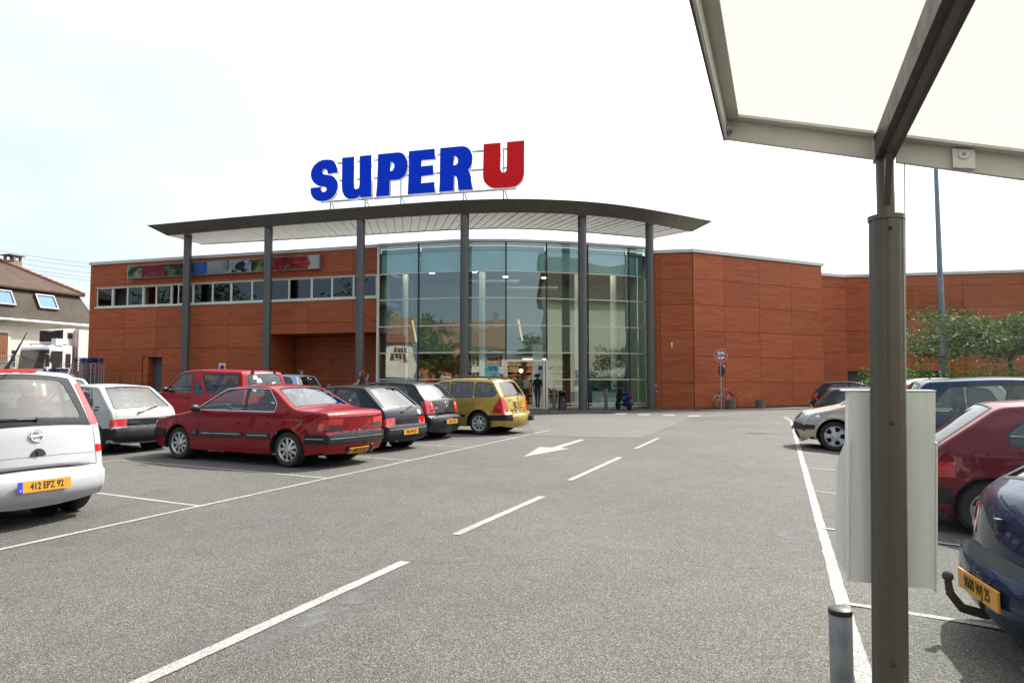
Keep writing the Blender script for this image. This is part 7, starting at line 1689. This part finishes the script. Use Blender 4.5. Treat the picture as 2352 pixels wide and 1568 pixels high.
# ------------------------------------------------------------------ vegetation
def leafm(name, a, b, c):
    t = NT(name); oi = t.n("NewGeometry"); nz = t.noise(t.pos((1, 1, 1), 'World'), 2.2, 4); rp = t.ramp(oi.outputs['Random Per Island'], [(0, a), (.6, b), (1, c)]); cc = t.mix(1.0, rp, t.ramp(nz, [(.3, .7), (.7, 1.25)]), 'MULTIPLY')
    p = t.principled(cc, .6, 0, None, 0, .2); tl = t.n("BsdfTranslucent"); t.l(cc, tl.inputs[0]); ms = t.n("MixShader"); ms.inputs[0].default_value = .3; t.l(p.outputs[0], ms.inputs[1]); t.l(tl.outputs[0], ms.inputs[2]); t.l(ms.outputs[0], t.out.inputs[0]); return t.m
LF1 = leafm('leaf_cherry', (.035, .070, .018), (.060, .105, .027), (.10, .135, .04)); LF2 = leafm('leaf_hedge', (.07, .14, .018), (.11, .19, .03), (.16, .24, .05)); LF3 = leafm('leaf_dark', (.03, .055, .018), (.05, .085, .025), (.08, .11, .04)); BARK = simple('bark', (.07, .055, .045), .9, var=.3, scale=12, bump=.6, bscale=30)
def leaves(mb, c, n, r, sx, size, droop=.3):
    for _ in range(n):
        d = Vector((random.gauss(0, 1), random.gauss(0, 1), random.gauss(0, 1))).normalized() * (random.random() ** .5) * r
        p = Vector(c) + Vector((d.x * sx[0], d.y * sx[1], d.z * sx[2])); a = Vector((random.gauss(0, 1), random.gauss(0, 1), random.gauss(0, .5) - droop)).normalized(); b_ = a.cross(Vector((random.gauss(0, 1), random.gauss(0, 1), random.gauss(0, 1)))).normalized(); s_ = size * random.uniform(.6, 1.3)
        mb.add([p - a * s_, p + b_ * s_ * .42, p + a * s_, p - b_ * s_ * .42], [(0, 1, 2, 3)])
def tree(name, label, x, y, h, r, mat, nb=26, nl=90, size=.07, spread=1.0, z0=.45, trunk=.12, flat=.6, group=None, cl=.22, elo=-.12, ehi=.95):
    e = empty(name, (x, y, gz(x, y)), 0, label, 'tree', group); z = gz(x, y); rng = random.Random(int(x * 31 + y * 7)); q = MB(); lm = MB()
    top = Vector((x, y, z + h * z0)); q.tube([(x, y, z - .1), (x + .05, y, z + h * z0 * .5), top], [trunk, trunk * .8, trunk * .7], 8)
    for i in range(nb):
        a = 2 * math.pi * i / nb * 2.4 + rng.uniform(-.3, .3); el = rng.uniform(elo, ehi); rr = r * rng.uniform(.55, 1.05); d = Vector((math.cos(a) * math.cos(el) * spread, math.sin(a) * math.cos(el) * spread, math.sin(el) * (h * (1 - z0)) / r))
        tip = top + d * rr; mid = top + d * rr * .5 + Vector((rng.uniform(-.2, .2), rng.uniform(-.2, .2), rng.uniform(0, .25) * r * .3)); q.tube([top - Vector((0, 0, .2)), mid, tip], [trunk * .45, trunk * .25, trunk * .06], 5, cap=False)
        for t_ in (.45, .62, .78, .92, 1.02):
            c = (top.lerp(mid, t_ * 2) if t_ < .5 else mid.lerp(tip, (t_ - .5) * 2)) + Vector((rng.uniform(-.12, .12), rng.uniform(-.12, .12), rng.uniform(-.05, .15))) * r * .5
            leaves(lm, c, nl // 5, r * cl, (1.15, 1.15, flat), size)
    q.obj('trunk', BARK, e, smooth=True); lm.obj('crown', mat, e); return e
tree('cherry_tree', 'low spreading cherry tree behind the shelter glass before the brown wall', 18.6, 26.0, 4.6, 4.2, LF1, 46, 280, .085, 1.0, .58, .12, .5, None, .17, -.35, 1.05)
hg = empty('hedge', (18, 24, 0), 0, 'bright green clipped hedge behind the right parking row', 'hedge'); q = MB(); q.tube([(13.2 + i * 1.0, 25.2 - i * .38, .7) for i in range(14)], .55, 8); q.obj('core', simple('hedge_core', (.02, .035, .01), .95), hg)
q = MB()
for i in range(78): leaves(q, (13.0 + i * .17, 25.28 - i * .065, 1.32 + .12 * math.sin(i * .9) + .10 * math.sin(i * .37)), 150, .78, (.7, .7, .95), .07, -.4)
for i in range(78): leaves(q, (13.0 + i * .17, 25.28 - i * .065, .65), 60, .72, (.75, .75, .9), .08, 0)
q.obj('foliage', LF2, hg)
# places across the street: only seen mirrored in the glass front and the car windows
def town_house(name, label, x, y, rz, w_, d_, eave, ridge, wallm, roofm, floors=3, cols=4, shut=True):
    e = empty(name, (x, y, 0), rz, label, 'house'); q = MB(); X, Y = w_ / 2, d_ / 2
    q.add([(-X, -Y, -.5), (X, -Y, -.5), (X, Y, -.5), (-X, Y, -.5), (-X, -Y, eave), (X, -Y, eave), (X, Y, eave), (-X, Y, eave), (-X, 0, ridge - .1), (X, 0, ridge - .1)], [(0, 1, 5, 4), (2, 3, 7, 6), (1, 2, 6, 9, 5), (3, 0, 4, 8, 7)]); wl_ = q.obj('wall', wallm, e, local=True)
    o_ = .5; q = MB(); q.add([(-X - o_, -Y - o_, eave - .2), (X + o_, -Y - o_, eave - .2), (X + o_, Y + o_, eave - .2), (-X - o_, Y + o_, eave - .2), (-X - o_, 0, ridge), (X + o_, 0, ridge), (-X - o_, -Y - o_, eave - .4), (X + o_, -Y - o_, eave - .4), (X + o_, Y + o_, eave - .4), (-X - o_, Y + o_, eave - .4), (-X - o_, 0, ridge - .2), (X + o_, 0, ridge - .2)], [(0, 1, 5, 4), (2, 3, 4, 5), (7, 6, 10, 11), (9, 8, 11, 10), (0, 6, 7, 1), (2, 8, 9, 3)]); rf = q.obj('roof', roofm, e, local=True)
    q = MB(); q.box((X * .5, 0, ridge + .3), (.7, .7, 1.4)); q.obj('chimney', MATS['chimney_brick'], rf, local=True)
    for f in range(floors):
        for c_ in range(cols):
            xx = -X + w_ * (c_ + .5) / cols; zz = 1.0 + (eave - .6) * f / floors; q = MB(); q.box((xx, Y + .01, zz + .75), (1.0, .06, 1.5)); w2 = q.obj('window', M['white'], wl_, local=True)
            for s_ in (-1, 1):
                q = MB(); q.box((xx + s_ * .23, Y + .045, zz + .75), (.40, .02, 1.36)); q.obj('pane', DG, w2, local=True)
                if shut: q = MB(); q.box((xx + s_ * .78, Y + .03, zz + .75), (.48, .05, 1.5)); q.obj('shutter', SHUT, w2, local=True)
    return e
ORNG = simple('render_orange', (.55, .19, .055), .9, var=.1, scale=1); WHT = simple('render_white', (.68, .67, .62), .9, var=.06, scale=1); SAND = simple('render_sand', (.56, .54, .40), .9, var=.08, scale=1)
town_house('sand_house', 'tall sand coloured house mirrored in the right panes of the hall', 38, -13, R(10), 32, 12, 12, 18, SAND, TILE, 1, 4, False)
town_house('orange_house', 'orange rendered house mirrored in the left panes of the hall', -47, -31, R(-25), 12, 9, 8.0, 11.5, ORNG, TILER, 2, 3)
town_house('white_house', 'white gabled house mirrored in the middle of the hall glass', -6, -26, R(4), 10, 9, 6.0, 9.5, WHT, TILER, 2, 3)
town_house('beige_house', 'beige house with red roof mirrored at the left edge of the hall', -60, -14, R(-50), 12, 9, 7.0, 11.0, CREAM, TILER, 2, 3)
for i, (x, y, h, r) in enumerate(((-42, -16, 12, 5), (-20, -24, 10, 4.5), (-14, -34, 14, 6), (14, -30, 12, 5), (-58, 14, 17, 7), (-68, 28, 18, 7), (-50, 0, 16, 6.5), (6, -40, 15, 6), (60, -20, 12, 5), (-38, -20, 8, 4.5), (-30, -28, 7, 4), (24, -22, 9, 4))):
    tree('street_tree', ('first', 'second', 'third', 'fourth', 'fifth', 'sixth', 'seventh', 'eighth', 'ninth', 'tenth', 'eleventh', 'twelfth')[i] + ' broad tree across the street mirrored in the glass', x, y, h, r, LF3, 30, 150, .32, 1.0, .35, .25, .8, 'trees across the street')
